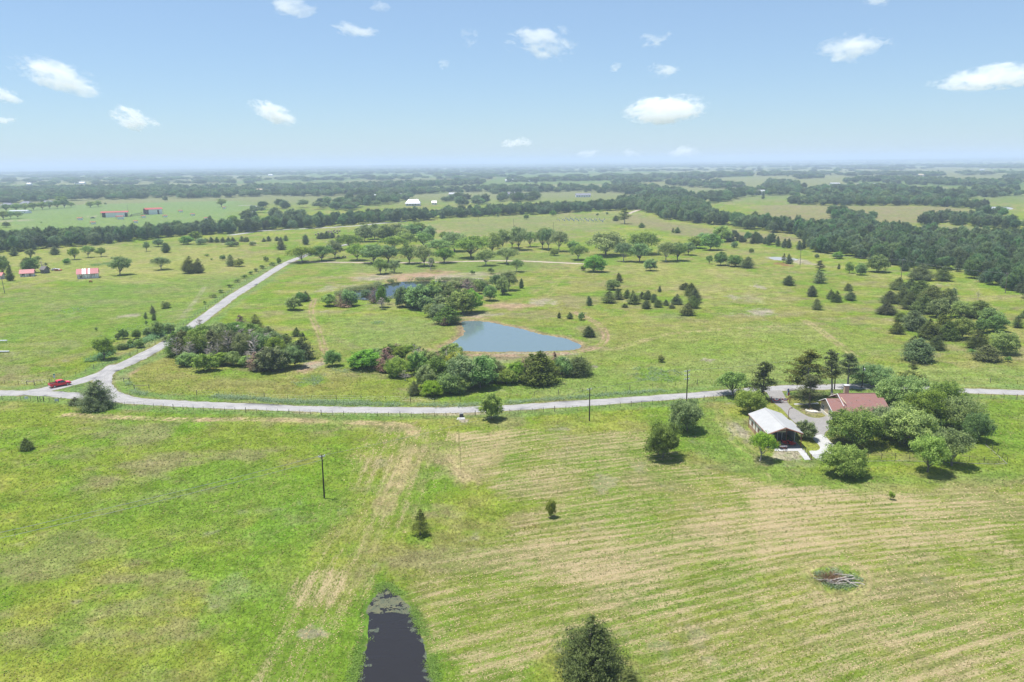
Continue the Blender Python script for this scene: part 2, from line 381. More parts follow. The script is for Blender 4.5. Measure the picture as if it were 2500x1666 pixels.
# fields seen between the woods (outline, colour, strength, soft edge in metres)
REGIONS = [
 ([(1470,545),(1560,524),(1620,540),(1720,556),(1860,572),(1980,584),(1980,592),(1860,588),(1760,584),(1690,578),(1560,556)], C_BRN, 0.8, 14),
 ([(1840,505),(1920,500),(2320,506),(2360,515),(2320,545),(2100,556),(1960,548),(1860,536)], C_BRN, 0.75, 16),
 ([(2233,572),(2290,548),(2460,560),(2480,583),(2400,586),(2320,580)], C_TAN, 0.8, 10),
 ([(930,556),(1100,534),(1420,520),(1560,520),(1440,560),(1330,590),(1100,596),(1040,566)], C_TAN, 0.55, 25),
 ([(1060,562),(1120,563),(1110,574),(1062,572)], C_CLAY, 0.6, 6),
 ([(0,512),(400,490),(600,492),(600,545),(420,562),(200,575),(0,580)], lin(146,176,112) * K, 0.8, 20),
 ([(200,492),(480,486),(520,492),(380,496),(180,500)], C_TAN, 0.8, 8),
 ([(0,620),(250,603),(420,590),(560,606),(660,640),(600,672),(300,690),(0,680)], C_DRY, 0.5, 14),
 ([(300,600),(440,588),(500,600),(300,612)], C_DARKG, 0.3, 8),
 ([(160,700),(400,680),(640,660),(560,720),(420,800),(200,860),(0,900),(0,720)], lin(136,166,84) * K, 0.5, 18),
 ([(300,880),(430,870),(520,915),(700,930),(880,925),(960,960),(700,975),(420,962),(310,935)], lin(168,166,86) * K, 0.7, 6),
 ([(880,935),(950,950),(1150,985),(1250,985),(1240,965),(1060,975)], C_LUSH, 0.7, 5),
 ([(1240,960),(1430,915),(1700,880),(1900,860),(2200,900),(2500,900),(2500,945),(2200,935),(1800,945),(1500,970)], lin(156,178,96) * K, 0.7, 8),
 ([(1420,880),(1560,830),(1800,790),(2100,800),(2200,860),(1900,900),(1600,905)], lin(164,180,96) * K, 0.6, 10),
 ([(800,770),(1050,775),(1100,820),(1000,860),(850,860),(790,830)], lin(158,176,98) * K, 0.7, 8),
 ([(1440,840),(1500,790),(1620,770),(1860,780),(1700,815),(1500,860)], C_OLV, 0.5, 10),
 ([(1480,640),(1700,640),(1860,680),(1900,740),(1760,720),(1560,690)], C_DRY, 0.45, 14),
 ([(2500,985),(2260,975),(2330,1010),(2410,1090),(2500,1130)], lin(132,164,64) * K, 0.8, 4),
 ([(1660,1015),(1740,1000),(1800,1040),(1880,1130),(2060,1150),(2300,1170),(2500,1120),(2500,1150),(2300,1190),(2040,1200),(1800,1170),(1700,1100)], lin(140,168,80) * K, 0.75, 4),
]
for pts, c, a, soft in REGIONS:
    sd = poly_sd(GX, GY, GP(pts), soft * 2 + 5) + (fbm(GX / (soft * 1.6), GY / (soft * 1.6), 51, 3) - 0.5) * soft * 2.2
    blend(c, (1 - sstep(-soft, soft, sd)) * a * (0.72 + 0.45 * n2))
# spots: centre, half sizes in photo pixels, colour, strength
SPOTS = [
 (560,1445,60,40,C_DIRT,0.4),(755,1545,50,16,C_DIRT,0.8),(955,1042,50,16,C_BRN,0.55),(1008,1052,10,20,C_HAY,0.9),(1150,1130,80,55,C_HAY,0.75),(1210,1080,60,40,C_HAY,0.5),
 (985,1150,30,60,C_HAY,0.7),(950,1220,30,50,C_HAY,0.6),(1470,1180,40,22,C_DIRT,0.6),(1560,1140,22,14,C_DIRT,0.5),(1270,1270,40,20,C_CLAY,0.4),(1295,1285,26,12,C_RED,0.35),
 (1806,1055,34,22,C_DIRT,0.75),(1930,1112,42,18,C_DIRT,0.85),(1868,1125,30,14,C_BRN,0.6),(1950,1130,60,10,C_DIRT,0.3),(2170,1200,200,18,C_HAY,0.3),
 (1850,700,16,6,C_DIRT,0.9),(1790,727,18,6,C_DIRT,0.8),(1855,761,34,9,C_DIRT,0.85),(1835,730,30,10,C_DIRT,0.3),(1730,880,16,5,C_DIRT,0.7),(1450,895,12,3,C_DIRT,0.9),(1600,915,60,20,C_LUSH,0.8),
 (1960,640,34,9,C_DIRT,0.85),(1912,646,18,5,C_RED,0.8),(1325,738,36,9,C_DIRT,0.7),(1240,748,66,9,C_CLAY,0.8),(1300,770,60,14,C_BRN,0.4),(1145,775,40,7,C_CLAY,0.8),(1170,768,60,6,C_DIRT,0.6),
 (1000,672,125,15,C_CLAY,1.0),(920,678,50,9,C_DIRT,0.7),(1090,680,70,8,C_DIRT,0.75),(1170,672,60,8,C_DIRT,0.6),(1057,663,26,5,C_RED,0.7),(800,705,26,6,C_DIRT,0.6),(870,700,40,5,C_DIRT,0.5),(1230,668,40,10,C_BRN,0.5),
 (1040,858,50,7,C_CLAY,0.8),(1180,872,150,9,C_BRN,0.9),(1300,866,120,7,C_DIRT,0.8),(1440,822,30,26,C_BRN,0.45),(1180,885,120,6,C_DIRT,0.4),(1450,850,30,5,C_BRN,0.7),(1370,880,30,5,C_DIRT,0.8),
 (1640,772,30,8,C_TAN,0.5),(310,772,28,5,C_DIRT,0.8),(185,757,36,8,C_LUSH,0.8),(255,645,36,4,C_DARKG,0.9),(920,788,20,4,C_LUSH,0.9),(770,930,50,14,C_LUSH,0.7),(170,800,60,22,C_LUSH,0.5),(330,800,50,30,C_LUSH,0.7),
 (300,920,22,20,C_CLAY,0.6),(240,940,30,8,C_BRN,0.6),(330,960,40,8,C_BRN,0.4),(190,955,20,4,C_BRN,0.5),(110,946,24,4,C_CLAY,0.8),(760,893,30,10,C_DIRT,0.9),(740,905,22,7,C_CLAY,0.7),
 (1132,1028,14,6,C_DIRT,0.9),(1120,1012,80,4,C_DIRT,0.6),(1660,990,90,4,C_DIRT,0.2),(2010,1035,22,12,C_DRY,0.8),(1985,1000,40,9,C_BRN,0.8),(1960,1015,26,8,C_BRN,0.6),
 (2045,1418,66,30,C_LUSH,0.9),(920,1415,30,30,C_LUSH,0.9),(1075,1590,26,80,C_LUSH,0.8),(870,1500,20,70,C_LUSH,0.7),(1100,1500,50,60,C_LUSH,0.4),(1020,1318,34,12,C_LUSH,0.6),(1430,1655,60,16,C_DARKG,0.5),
 (930,455,60,3,C_TAN,0.7),(1690,525,60,8,C_BRN,0.4),(2100,1130,200,9,C_LUSH,0.6),(240,1004,70,6,C_LUSH,0.8),(66,1102,26,5,C_LUSH,0.8),
 (1100,640,330,24,lin(136,160,84) * K,0.7),(930,655,120,14,lin(150,172,92) * K,0.6),(400,1240,260,120,lin(136,168,66) * K,0.4),(700,1300,130,160,lin(126,172,58) * K,0.5)]
for px, py, rx, ry, c, a in SPOTS:
    g0 = G(px, py); ex = (G(px + rx, py) - g0).length; ey = (G(px, py - ry) - G(px, py + ry)).length / 2
    m = (abs(GX - g0.x) < ex * 2.2 + 4) & (abs(GY - g0.y) < ey * 2.2 + 4)
    if not m.any(): continue
    q = np.hypot((GX[m] - g0.x) / ex, (GY[m] - g0.y) / ey) + (fbm(GX[m] / (ex * 0.35 + 0.8), GY[m] / (ey * 0.35 + 0.8), int(px), 4) - 0.5) * 1.5
    full = np.zeros(GX.size); full[m] = (1 - sstep(0.55, 1.15, q)) * a; blend(c, full)
# wheel tracks: photo line, half gauge in metres, width, strength, colour
RUTS = [
 ([(768,731),(760,755),(762,775),(772,797),(783,825),(790,850),(800,868),(785,880),(762,888)],0.8,0.5,0.8,C_CLAY),
 ([(772,797),(800,815),(830,830),(870,848),(920,858),(960,868)],0.8,0.4,0.5,C_BRN),
 ([(1400,762),(1430,775),(1460,792),(1478,815),(1474,835),(1455,848),(1420,858),(1340,866),(1240,868),(1150,866)],0.9,0.7,0.9,C_CLAY),
 ([(1300,735),(1340,720),(1360,690),(1390,665),(1410,650)],0.9,0.6,0.6,C_DRY),
 ([(1455,850),(1500,852),(1560,835),(1640,815),(1720,808),(1900,796)],0.9,0.6,0.45,C_HAY),
 ([(1960,780),(2000,805),(2040,835),(2070,858),(2090,872)],0.9,0.6,0.7,C_HAY),
 ([(1570,770),(1620,795),(1680,810)],0.9,0.5,0.5,C_DRY),
 ([(1868,680),(1900,720),(1950,760)],1.0,0.6,0.4,C_DRY),
 ([(2370,690),(2400,730),(2440,770),(2500,830)],1.0,0.7,0.5,C_DRY),
 ([(165,1012),(240,1016),(330,1021),(480,1025),(620,1024),(780,1028),(900,1033),(985,1038),(1008,1058)],0.8,0.6,1.0,C_HAY),
 ([(500,700),(480,730),(440,780)],0.6,0.5,0.4,C_DIRT),
 ([(1010,1050),(980,1120),(950,1190),(930,1260),(900,1340)],1.1,0.9,0.28,C_HAY),
 ([(1060,1060),(1035,1130),(1010,1200),(990,1290)],1.1,0.7,0.25,C_HAY),
 ([(1866,1160),(1868,1200),(1870,1260),(1864,1330)],0.8,0.5,0.6,C_HAY),
 ([(1840,1170),(1900,1200),(1940,1150)],0.8,0.5,0.3,C_HAY),
 ([(2010,1480),(1990,1420),(1960,1395),(2000,1375),(2060,1372),(2110,1395),(2110,1440),(2060,1460),(2020,1455)],0.5,0.5,0.6,C_HAY),
 ([(1310,1600),(1350,1560),(1400,1500)],0.6,0.4,0.5,C_HAY),
 ([(0,541),(150,534),(240,528),(310,520),(440,512),(600,508)],1.2,0.9,0.7,C_DIRT),
 ([(1760,1000),(1775,1040),(1800,1080),(1850,1110)],1.2,0.8,0.4,C_DRY)]
for pts, gauge, w, a, c in RUTS:
    ln = smooth_line(GP(pts), 5); d = line_d(GX, GY, ln, 14.0)
    wob = (fbm(GX / 4, GY / 4, 61, 3) - 0.5) * 1.4
    k = np.clip(GR / 400, 1, 3)
    blend(c, (1 - sstep(w * 0.5 * k, w * 1.3 * k, np.abs(d - gauge) + wob * 0.6)) * a * sstep(0.25, 0.6, n4 * 0.6 + n2 * 0.4))
    blend(c, (1 - sstep(1.0, 3.2 * k, d + wob)) * a * 0.16)
# shores, road verges
for (poly, dep), (c, a, wdt) in zip(ponds, ((C_CLAY * 0.9, 0.85, 4.5), (C_DIRT, 0.3, 2.0), (C_DARKG, 0.5, 1.2), (C_DIRT, 0.8, 4.0), (C_BRN, 0.7, 8))):
    sd = poly_sd(GX, GY, poly, 20.0); blend(c, (1 - sstep(0, wdt, np.abs(sd) + (n4 - 0.5) * 2)) * a); blend(C_WOOD * 0.6, (sd < -0.8) * 0.9)
for rd, wdt in ((ROAD_MAIN, 2.5), (ROAD_NORTH, 2.7), (ROAD_LINK, 2.6)):
    d = line_d(GX, GY, smooth_line(GP(rd)), 20.0)
    blend(C_BRN, (1 - sstep(wdt, wdt + 1.1, d + (n4 - 0.5) * 1.6)) * 0.75)
    blend(lin(134,168,98) * K, (1 - sstep(1.2, 3.0, np.abs(d - wdt - 3.2) + (n2 - 0.5) * 4)) * 0.55)
d = line_d(GX, GY, smooth_line(GP(DRIVE_PARK)), 20.0); blend(C_CLAY, (1 - sstep(2.0, 4.5, d + (n4 - 0.5) * 2)) * 0.6)

# mown hay: strength and swath coordinates
hay = np.zeros(GX.size)
def hay_add(pts, a, soft):
    global hay
    sd = poly_sd(GX, GY, GP(pts), soft * 3) + (fbm(GX / 14, GY / 14, 71, 3) - 0.5) * soft * 2.4
    hay = np.maximum(hay, (1 - sstep(-soft, soft, sd)) * a)
RIGHT_FIELD = [(1090,1075),(1250,1050),(1500,1040),(1640,1060),(1700,1130),(1800,1190),(2050,1215),(2300,1190),(2600,1165),(2700,1700),(2600,1900),(1120,1900),(1085,1600),(1060,1480),(1080,1350),(1200,1290),(1300,1240),(1180,1180),(1090,1130)]
hay_add(RIGHT_FIELD, 0.56, 5)
hay_add([(1280,1300),(1700,1230),(2000,1200),(2400,1200),(2500,1360),(2100,1360),(1700,1420),(1300,1440),(1180,1400)], 0.76, 6)
hay_add([(1800,1170),(2100,1190),(2150,1250),(2000,1320),(1820,1320)], 0.84, 5)
LEFT_SWATH = [(700,1700),(560,1700),(640,1500),(760,1330),(840,1200),(860,1080),(930,1030),(1080,1040),(1080,1160),(1000,1300),(900,1400),(860,1500),(820,1700)]
hay_add(LEFT_SWATH, 0.42, 4)
hay_add([(690,1480),(760,1390),(830,1390),(800,1480)], 0.78, 3)
hay_add([(600,1640),(640,1560),(720,1540),(700,1700),(590,1700)], 0.58, 3)
hay_add([(1100,1060),(1240,1060),(1260,1150),(1120,1160)], 0.8, 4)
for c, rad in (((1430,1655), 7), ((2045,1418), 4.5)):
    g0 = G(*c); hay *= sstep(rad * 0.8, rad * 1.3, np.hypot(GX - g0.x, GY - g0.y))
gx, gy = GX, GY
v_right = gy - 0.36 * gx + 0.0017 * gx ** 2 * sstep(105, 150, gy) + (fbm(gx / 60, gy / 60, 81, 2) - 0.5) * 5
u_right = gx
sw = smooth_line(GP([(640,1700),(720,1520),(820,1340),(900,1200),(950,1080),(985,1010)]), 5)
v_left = line_d(GX, GY, sw, 80.0); v_left = np.where(v_left > 1e5, 0, v_left); v_left = np.where(GX > np.interp(GY, [p.y for p in sw], [p.x for p in sw]), v_left, -v_left)
lm = (poly_sd(GX, GY, GP(LEFT_SWATH), 12.0) < 4)
mv = np.where(lm, v_left + 300, v_right); mu = np.where(lm, gy, u_right)

NA = az.size; NRR = rr.size
idx = np.arange(NA * NRR).reshape(NRR, NA)
a = idx[:-1, :]; b = np.roll(idx, -1, axis=1)[:-1, :]; c_ = np.roll(idx, -1, axis=1)[1:, :]; d_ = idx[1:, :]
quads = np.stack([a, d_, c_, b], -1).reshape(-1, 4)
gme = bpy.data.meshes.new('land')
nv, nf = GX.size, quads.shape[0]
gme.vertices.add(nv); gme.loops.add(nf * 4); gme.polygons.add(nf)
gme.vertices.foreach_set('co', np.stack([GX, GY, GZ], -1).ravel())
gme.loops.foreach_set('vertex_index', quads.ravel().astype(np.int32))
gme.polygons.foreach_set('loop_start', np.arange(0, nf * 4, 4, dtype=np.int32))
gme.polygons.foreach_set('use_smooth', np.ones(nf, bool)); gme.update(); gme.validate()
ca = gme.attributes.new('land_colour', 'FLOAT_COLOR', 'POINT'); ca.data.foreach_set('color', np.concatenate([col, np.ones((nv, 1))], 1).ravel().astype(np.float32))
for nm, arr in (('hay', hay),):
    at = gme.attributes.new(nm, 'FLOAT', 'POINT'); at.data.foreach_set('value', arr.astype(np.float32))
at = gme.attributes.new('swath', 'FLOAT_VECTOR', 'POINT'); at.data.foreach_set('vector', np.stack([mu, mv, np.zeros(nv)], -1).ravel().astype(np.float32))

def land_mat():
    m, nt, out = new_mat('pasture')
    geo = N(nt, 'ShaderNodeNewGeometry'); pos = geo.outputs['Position']
    base = N(nt, 'ShaderNodeAttribute', attribute_name='land_colour').outputs['Color']
    hay = N(nt, 'ShaderNodeAttribute', attribute_name='hay').outputs['Fac']
    sw = N(nt, 'ShaderNodeAttribute', attribute_name='swath').outputs['Vector']
    # patchiness of the sward at several sizes
    a = rng(nt, noise(nt, pos, 0.22, 5, 0.68), 0.3, 0.7, 0.62, 1.38)
    wind = mapping(nt, pos, (1.0, 0.55, 1), (0, 0, 0.5))
    b = rng(nt, noise(nt, wind, 1.5, 5, 0.75), 0.3, 0.7, 0.52, 1.48)
    c = mixc(nt, 1.0, mixc(nt, 1.0, base, a, 'MULTIPLY'), b, 'MULTIPLY')
    # bleached seed heads, dead thatch, darker tussocks, fresh growth
    seed = rng(nt, noise(nt, wind, 0.7, 6, 0.75), 0.54, 0.66)
    c = mixc(nt, mth(nt, 'MULTIPLY', seed, 0.5), c, tuple(lin(188, 186, 118) * K))
    thatch = rng(nt, noise(nt, mapping(nt, pos, (1, 1, 1), (0, 0, 1.9)), 0.16, 7, 0.72), 0.56, 0.68)
    c = mixc(nt, mth(nt, 'MULTIPLY', thatch, 0.55), c, tuple(lin(168, 156, 112) * K))
    tus = rng(nt, noise(nt, mapping(nt, pos, (1, 1, 1), (0, 0, 0.7)), 0.45, 6, 0.75), 0.56, 0.68)
    c = mixc(nt, mth(nt, 'MULTIPLY', tus, 0.6), c, tuple(lin(98, 140, 50) * K))
    fresh = rng(nt, noise(nt, mapping(nt, pos, (1, 1, 1), (0, 0, 2.7)), 0.09, 6, 0.7), 0.54, 0.66)
    c = mixc(nt, mth(nt, 'MULTIPLY', fresh, 0.5), c, tuple(lin(146, 182, 50) * K))
    # mown swaths: wide bands, broken rows of cut grass, straw specks
    band = noise(nt, mapping(nt, sw, (0.02, 0.22, 1)), 1.0, 2, 0.5)
    warp = noise(nt, mapping(nt, sw, (0.03, 0.16, 1)), 1.0, 3, 0.5)
    sx = N(nt, 'ShaderNodeSeparateXYZ'); nt.links.new(sw, sx.inputs[0])
    row = mth(nt, 'SINE', mth(nt, 'ADD', mth(nt, 'MULTIPLY', sx.outputs['Y'], 2.75), mth(nt, 'MULTIPLY', warp, 16.0)))
    row = mth(nt, 'ADD', mth(nt, 'MULTIPLY', row, 0.5), 0.5)
    brk = noise(nt, mapping(nt, sw, (0.10, 0.5, 1)), 1.0, 3, 0.6)
    fine = noise(nt, mapping(nt, sw, (0.45, 2.8, 1)), 1.0, 5, 0.75, 0.3)
    speck = noise(nt, mapping(nt, sw, (2.0, 3.4, 1)), 1.0, 4, 0.8)
    patch = noise(nt, pos, 0.05, 4, 0.65)
    def cen(x, k): return mth(nt, 'MULTIPLY', mth(nt, 'SUBTRACT', x, 0.5), k)
    s = mth(nt, 'ADD', cen(band, 0.6), cen(row, 0.62)); s = mth(nt, 'ADD', s, cen(brk, 2.2))
    s = mth(nt, 'ADD', s, cen(fine, 3.0)); s = mth(nt, 'ADD', s, cen(speck, 3.0)); s = mth(nt, 'ADD', s, cen(patch, 2.3))
    s = mth(nt, 'ADD', s, mth(nt, 'MULTIPLY', mth(nt, 'SUBTRACT', hay, 0.50), 2.0))
    fac = mth(nt, 'MULTIPLY', rng(nt, s, -0.1, 1.0), rng(nt, hay, 0.05, 0.35))
    straw = mixc(nt, noise(nt, pos, 4.0, 3), tuple(lin(200, 178, 126) * K), tuple(lin(255, 230, 188) * K))
    cut = mixc(nt, rng(nt, fine, 0.35, 0.62), tuple(lin(112, 142, 52) * K), tuple(lin(160, 172, 84) * K))
    c = mixc(nt, mth(nt, 'MULTIPLY', rng(nt, hay, 0.2, 0.6), 0.45), c, cut)
    c = mixc(nt, mth(nt, 'MULTIPLY', fac, 0.92), c, straw)
    # scattered pale stones and molehills
    st = rng(nt, noise(nt, pos, 1.6, 2, 0.5), 0.77, 0.80)
    c = mixc(nt, mth(nt, 'MULTIPLY', st, 0.7), c, tuple(lin(210, 200, 190) * K))
    bs = N(nt, 'ShaderNodeBsdfPrincipled', Roughness=1.0); bs.inputs['Specular IOR Level'].default_value = 0.0
    nt.links.new(c, bs.inputs['Base Color'])
    bp = N(nt, 'ShaderNodeBump', Strength=0.7, Distance=0.4)
    hgt = mth(nt, 'ADD', mth(nt, 'MULTIPLY', noise(nt, pos, 1.3, 5, 0.7), 1.0), mth(nt, 'MULTIPLY', row, mth(nt, 'MULTIPLY', hay, 0.5)))
    nt.links.new(hgt, bp.inputs['Height']); nt.links.new(bp.outputs[0], bs.inputs['Normal'])
    nt.links.new(bs.outputs[0], out.inputs[0]); return m
gme.materials.append(land_mat())
ground = tag(link('ground', gme), 'rolling green pasture with mown hay swaths reaching the horizon', 'ground', kind='structure')

# ------------------------------------------------------------------ water
def water_mat(name, col, scale, strength, rough, stretch=(1, 1, 1), spec=0.5):
    m, nt, out = new_mat(name); tc = N(nt, 'ShaderNodeNewGeometry')
    b = N(nt, 'ShaderNodeBsdfPrincipled', Roughness=rough, IOR=1.333); b.inputs['Base Color'].default_value = (*col, 1); b.inputs['Specular IOR Level'].default_value = spec
    bp = N(nt, 'ShaderNodeBump', Strength=strength, Distance=0.08)
    v = mapping(nt, tc.outputs['Position'], stretch)
    gust = rng(nt, noise(nt, tc.outputs['Position'], 0.12, 2), 0.35, 0.65, 0.15, 1.0)
    hgt = mth(nt, 'MULTIPLY', mth(nt, 'ADD', noise(nt, v, scale, 3, 0.6, 0.6), mth(nt, 'MULTIPLY', noise(nt, v, scale * 3.1, 2), 0.4)), gust)
    nt.links.new(hgt, bp.inputs['Height']); nt.links.new(bp.outputs[0], b.inputs['Normal'])
    nt.links.new(b.outputs[0], out.inputs[0]); return m
def pond(name, i, mat, label):
    poly = ponds[i][0]; c = sum((Vector(p) for p in poly), Vector()) / len(poly)
    big = [c + (Vector(p) - c) * (1 + 2.2 / max((Vector(p) - c).length, 3)) for p in poly]
    bm = bmesh.new(); vs = [bm.verts.new((p.x, p.y, WATER_Z - 0.03)) for p in big]; bm.faces.new(vs)
    bmesh.ops.triangulate(bm, faces=bm.faces[:]); bmesh.ops.recalc_face_normals(bm, faces=bm.faces[:])
    for f in bm.faces:
        if f.normal.z < 0: f.normal_flip()
    me = bpy.data.meshes.new(name); bm.to_mesh(me); bm.free(); me.materials.append(mat)
    return tag(link(name, me), label, 'water', kind='structure')
W_PALE = water_mat('pale_pond_water', (0.11, 0.155, 0.16), 0.8, 0.3, 0.07)
W_DARK = water_mat('dark_pond_water', (0.008, 0.014, 0.013), 0.8, 0.03, 0.02, spec=0.22)
W_NEAR = water_mat('dark_rippled_water', (0.020, 0.018, 0.018), 1.5, 0.55, 0.06, (0.28, 1.0, 1), 0.4)
W_MUD = water_mat('milky_stock_pond_water', (0.30, 0.30, 0.28), 0.8, 0.2, 0.3)
pond('pond_water', 0, W_PALE, 'pale blue-grey pond with a straight dam on its near side')
pond('pond_water', 1, W_DARK, 'dark reflective pond ringed by reeds below the oak grove')
pond('pond_water', 2, W_NEAR, 'dark rippled water of the narrow pond with algae at its tip')
pond('pond_water', 3, W_MUD, 'tiny pale stock pond beside bare soil')
pond('pond_water', 4, W_MUD, 'far pale pond beyond the dry fields')

# ------------------------------------------------------------------ roads
def road_mat(name, c1, c2, c3):
    m, nt, out = new_mat(name); geo = N(nt, 'ShaderNodeNewGeometry'); pos = geo.outputs['Position']
    uv = N(nt, 'ShaderNodeAttribute', attribute_name='lane').outputs['Vector']
    lane = noise(nt, mapping(nt, uv, (1.5, 0.03, 1)), 1.0, 3)
    c = mixc(nt, rng(nt, lane, 0.35, 0.65), c1, c2)
    c = mixc(nt, mth(nt, 'MULTIPLY', rng(nt, noise(nt, pos, 0.22, 5, 0.7), 0.46, 0.66), 0.85), c, c3)
    c = mixc(nt, 1.0, c, rng(nt, noise(nt, pos, 3.5, 3, 0.7), 0.3, 0.7, 0.84, 1.14), 'MULTIPLY')
    b = N(nt, 'ShaderNodeBsdfPrincipled', Roughness=0.95); b.inputs['Specular IOR Level'].default_value = 0.1
    nt.links.new(c, b.inputs['Base Color']); bp = N(nt, 'ShaderNodeBump', Strength=0.3, Distance=0.05)
    nt.links.new(noise(nt, pos, 4.0, 3), bp.inputs['Height']); nt.links.new(bp.outputs[0], b.inputs['Normal'])
    nt.links.new(b.outputs[0], out.inputs[0]); return m
R_GRAV = road_mat('chip_seal_road', tuple(lin(206,202,198) * 0.545), tuple(lin(188,184,180) * 0.545), tuple(lin(168,165,164) * 0.545))
R_CAL = road_mat('caliche_drive', tuple(lin(226,212,192) * 0.545), tuple(lin(206,192,172) * 0.545), tuple(lin(196,180,156) * 0.545))
def strip(name, pts, w, mat, label, z=0.03, wob=0.55, flare=None):
    ln = smooth_line(GP(pts), 8); v = []; f = []; lane = []; s = 0.0
    L2 = [ln[0]]
    for a_, b_ in zip(ln[:-1], ln[1:]):                 # even spacing about 3 m
        k = max(1, int((b_ - a_).length / (3.0 if a_.length < 500 else 12.0)))
        for j in range(1, k + 1): L2.append(a_.lerp(b_, j / k))
    for i, p in enumerate(L2):
        t = (L2[min(i + 1, len(L2) - 1)] - L2[max(i - 1, 0)]).normalized(); n = Vector((t.y, -t.x, 0))
        if i: s += (p - L2[i - 1]).length
        zz = zat(p.x, p.y)
        for k, q in enumerate((-1, -0.92, 0, 0.92, 1)):
            j = (float(vnoise(np.array([s * 0.45]), np.array([k * 7.7 + w]), 5)[0]) - 0.5) * wob * 2 if q else 0
            ww = w / 2 * (1 + (flare(i / len(L2)) if flare else 0))
            v.append(p + n * (q * ww + (j if q > 0 else -j)) + Vector((0, 0, zz + (z if abs(q) < 0.95 else -0.05)) ) + Vector((0, 0, 0.05 * (1 - abs(q)))))
            lane.append((q * w / 2, s, 0))
        if i:
            A = (i - 1) * 5
            for k in range(4): f.append((A + k, A + k + 1, A + 6 + k, A + 5 + k))
    me = mesh_from(name, v, f, [mat], True)
    at = me.attributes.new('lane', 'FLOAT_VECTOR', 'POINT'); at.data.foreach_set('vector', np.array(lane, np.float32).ravel())
    return tag(link(name, me), label, 'road', kind='structure')
strip('road', ROAD_MAIN, 5.4, R_GRAV, 'pale country road running across past the house', 0.030)
strip('road', ROAD_NORTH, 5.8, R_GRAV, 'pale country road curving away towards the oak grove', 0.036)
strip('road', ROAD_LINK, 5.4, R_GRAV, 'short curved road arm closing the grass triangle at the junction', 0.042)
strip('driveway', DRIVE_PARK, 4.2, R_CAL, 'white caliche lane running under the oak grove', 0.030)
strip('road', ROAD_FAR, 8.0, R_GRAV, 'far road along the foot of the tree belt', 0.05)
strip('road', ROAD_BEND, 8.0, R_GRAV, 'small bend of far road between dark trees', 0.06)
strip('road', ROAD_LANE, 6.0, R_CAL, 'short far lane entering the wooded rise', 0.05)
def slab(name, pts, mat, label, z, kind='structure', smooth=True, skirt=0.12):
    P = smooth_loop(GP(pts), 5) if smooth else GP(pts)
    if sum(P[i - 1].x * P[i].y - P[i].x * P[i - 1].y for i in range(len(P))) < 0: P = P[::-1]
    mb = MB().prism([(p.x, p.y, z - skirt) for p in P], (0, 0, skirt)); o = mb.build(name, mat)
    return tag(o, label, 'pavement', kind=kind)
slab('driveway', HOUSE_DRIVE, M['old_concrete'], 'grey aggregate driveway between gate, house and metal shop', 0.045)
slab('driveway', HOUSE_APRON, M['concrete'], 'bright new concrete apron curving past the shop', 0.055)
slab('path', CARPORT_WALK, M['concrete'], 'white concrete walk along the open end of the shop', 0.060, smooth=False)
slab('path', HOUSE_PATH, M['concrete'], 'narrow concrete path to the house gable', 0.05, smooth=False)
# ------------------------------------------------------------------ plants
def quad_mesh(name, C, Nn, S, T, mat, rg, aspect=0.7):
    """C centres, Nn normals, S sizes, T tint per leaf clump -> mesh of small four-cornered leaf faces"""
    n = len(C); r = rg.normal(size=(n, 3)); Nn = Nn / (np.linalg.norm(Nn, axis=1, keepdims=True) + 1e-9)
    t = np.cross(Nn, r); t /= np.linalg.norm(t, axis=1, keepdims=True) + 1e-9; b = np.cross(Nn, t)
    S = S[:, None]; t = t * S * 0.5; b = b * S * 0.5 * aspect
    k = rg.uniform(0.3, 1.0, (n, 4, 1))
    V = np.stack([C - t * (0.6 + 0.4 * k[:, 0]), C - b * (0.5 + 0.5 * k[:, 1]), C + t * (0.6 + 0.4 * k[:, 2]), C + b * (0.5 + 0.5 * k[:, 3])], 1).reshape(-1, 3)
    me = bpy.data.meshes.new(name); me.vertices.add(n * 4); me.loops.add(n * 4); me.polygons.add(n)
    me.vertices.foreach_set('co', V.ravel()); me.loops.foreach_set('vertex_index', np.arange(n * 4, dtype=np.int32))
    me.polygons.foreach_set('loop_start', np.arange(0, n * 4, 4, dtype=np.int32)); me.update()
    at = me.attributes.new('tint', 'FLOAT', 'POINT'); at.data.foreach_set('value', np.repeat(np.clip(T, 0, 1), 4).astype(np.float32))
    me.materials.append(mat); return me
def sphere_dirs(n, rg, zmin=-1.0):
    z = rg.uniform(zmin, 1, n); a = rg.uniform(0, 2 * math.pi, n); s = np.sqrt(1 - z * z)
    return np.stack([s * np.cos(a), s * np.sin(a), z], -1)
def limb(mb, p0, p1, r0, r1, rg, bend=0.12, n=4, seg=6):
    p0, p1 = Vector(p0), Vector(p1); L = (p1 - p0).length; pts = []; rad = []
    off = Vector(rg.normal(size=3)) * L * bend
    for i in range(n + 1):
        t = i / n; pts.append(p0.lerp(p1, t) + off * math.sin(math.pi * t) * 0.5); rad.append(r0 + (r1 - r0) * t)
    mb.tube(pts, rad, seg); return pts
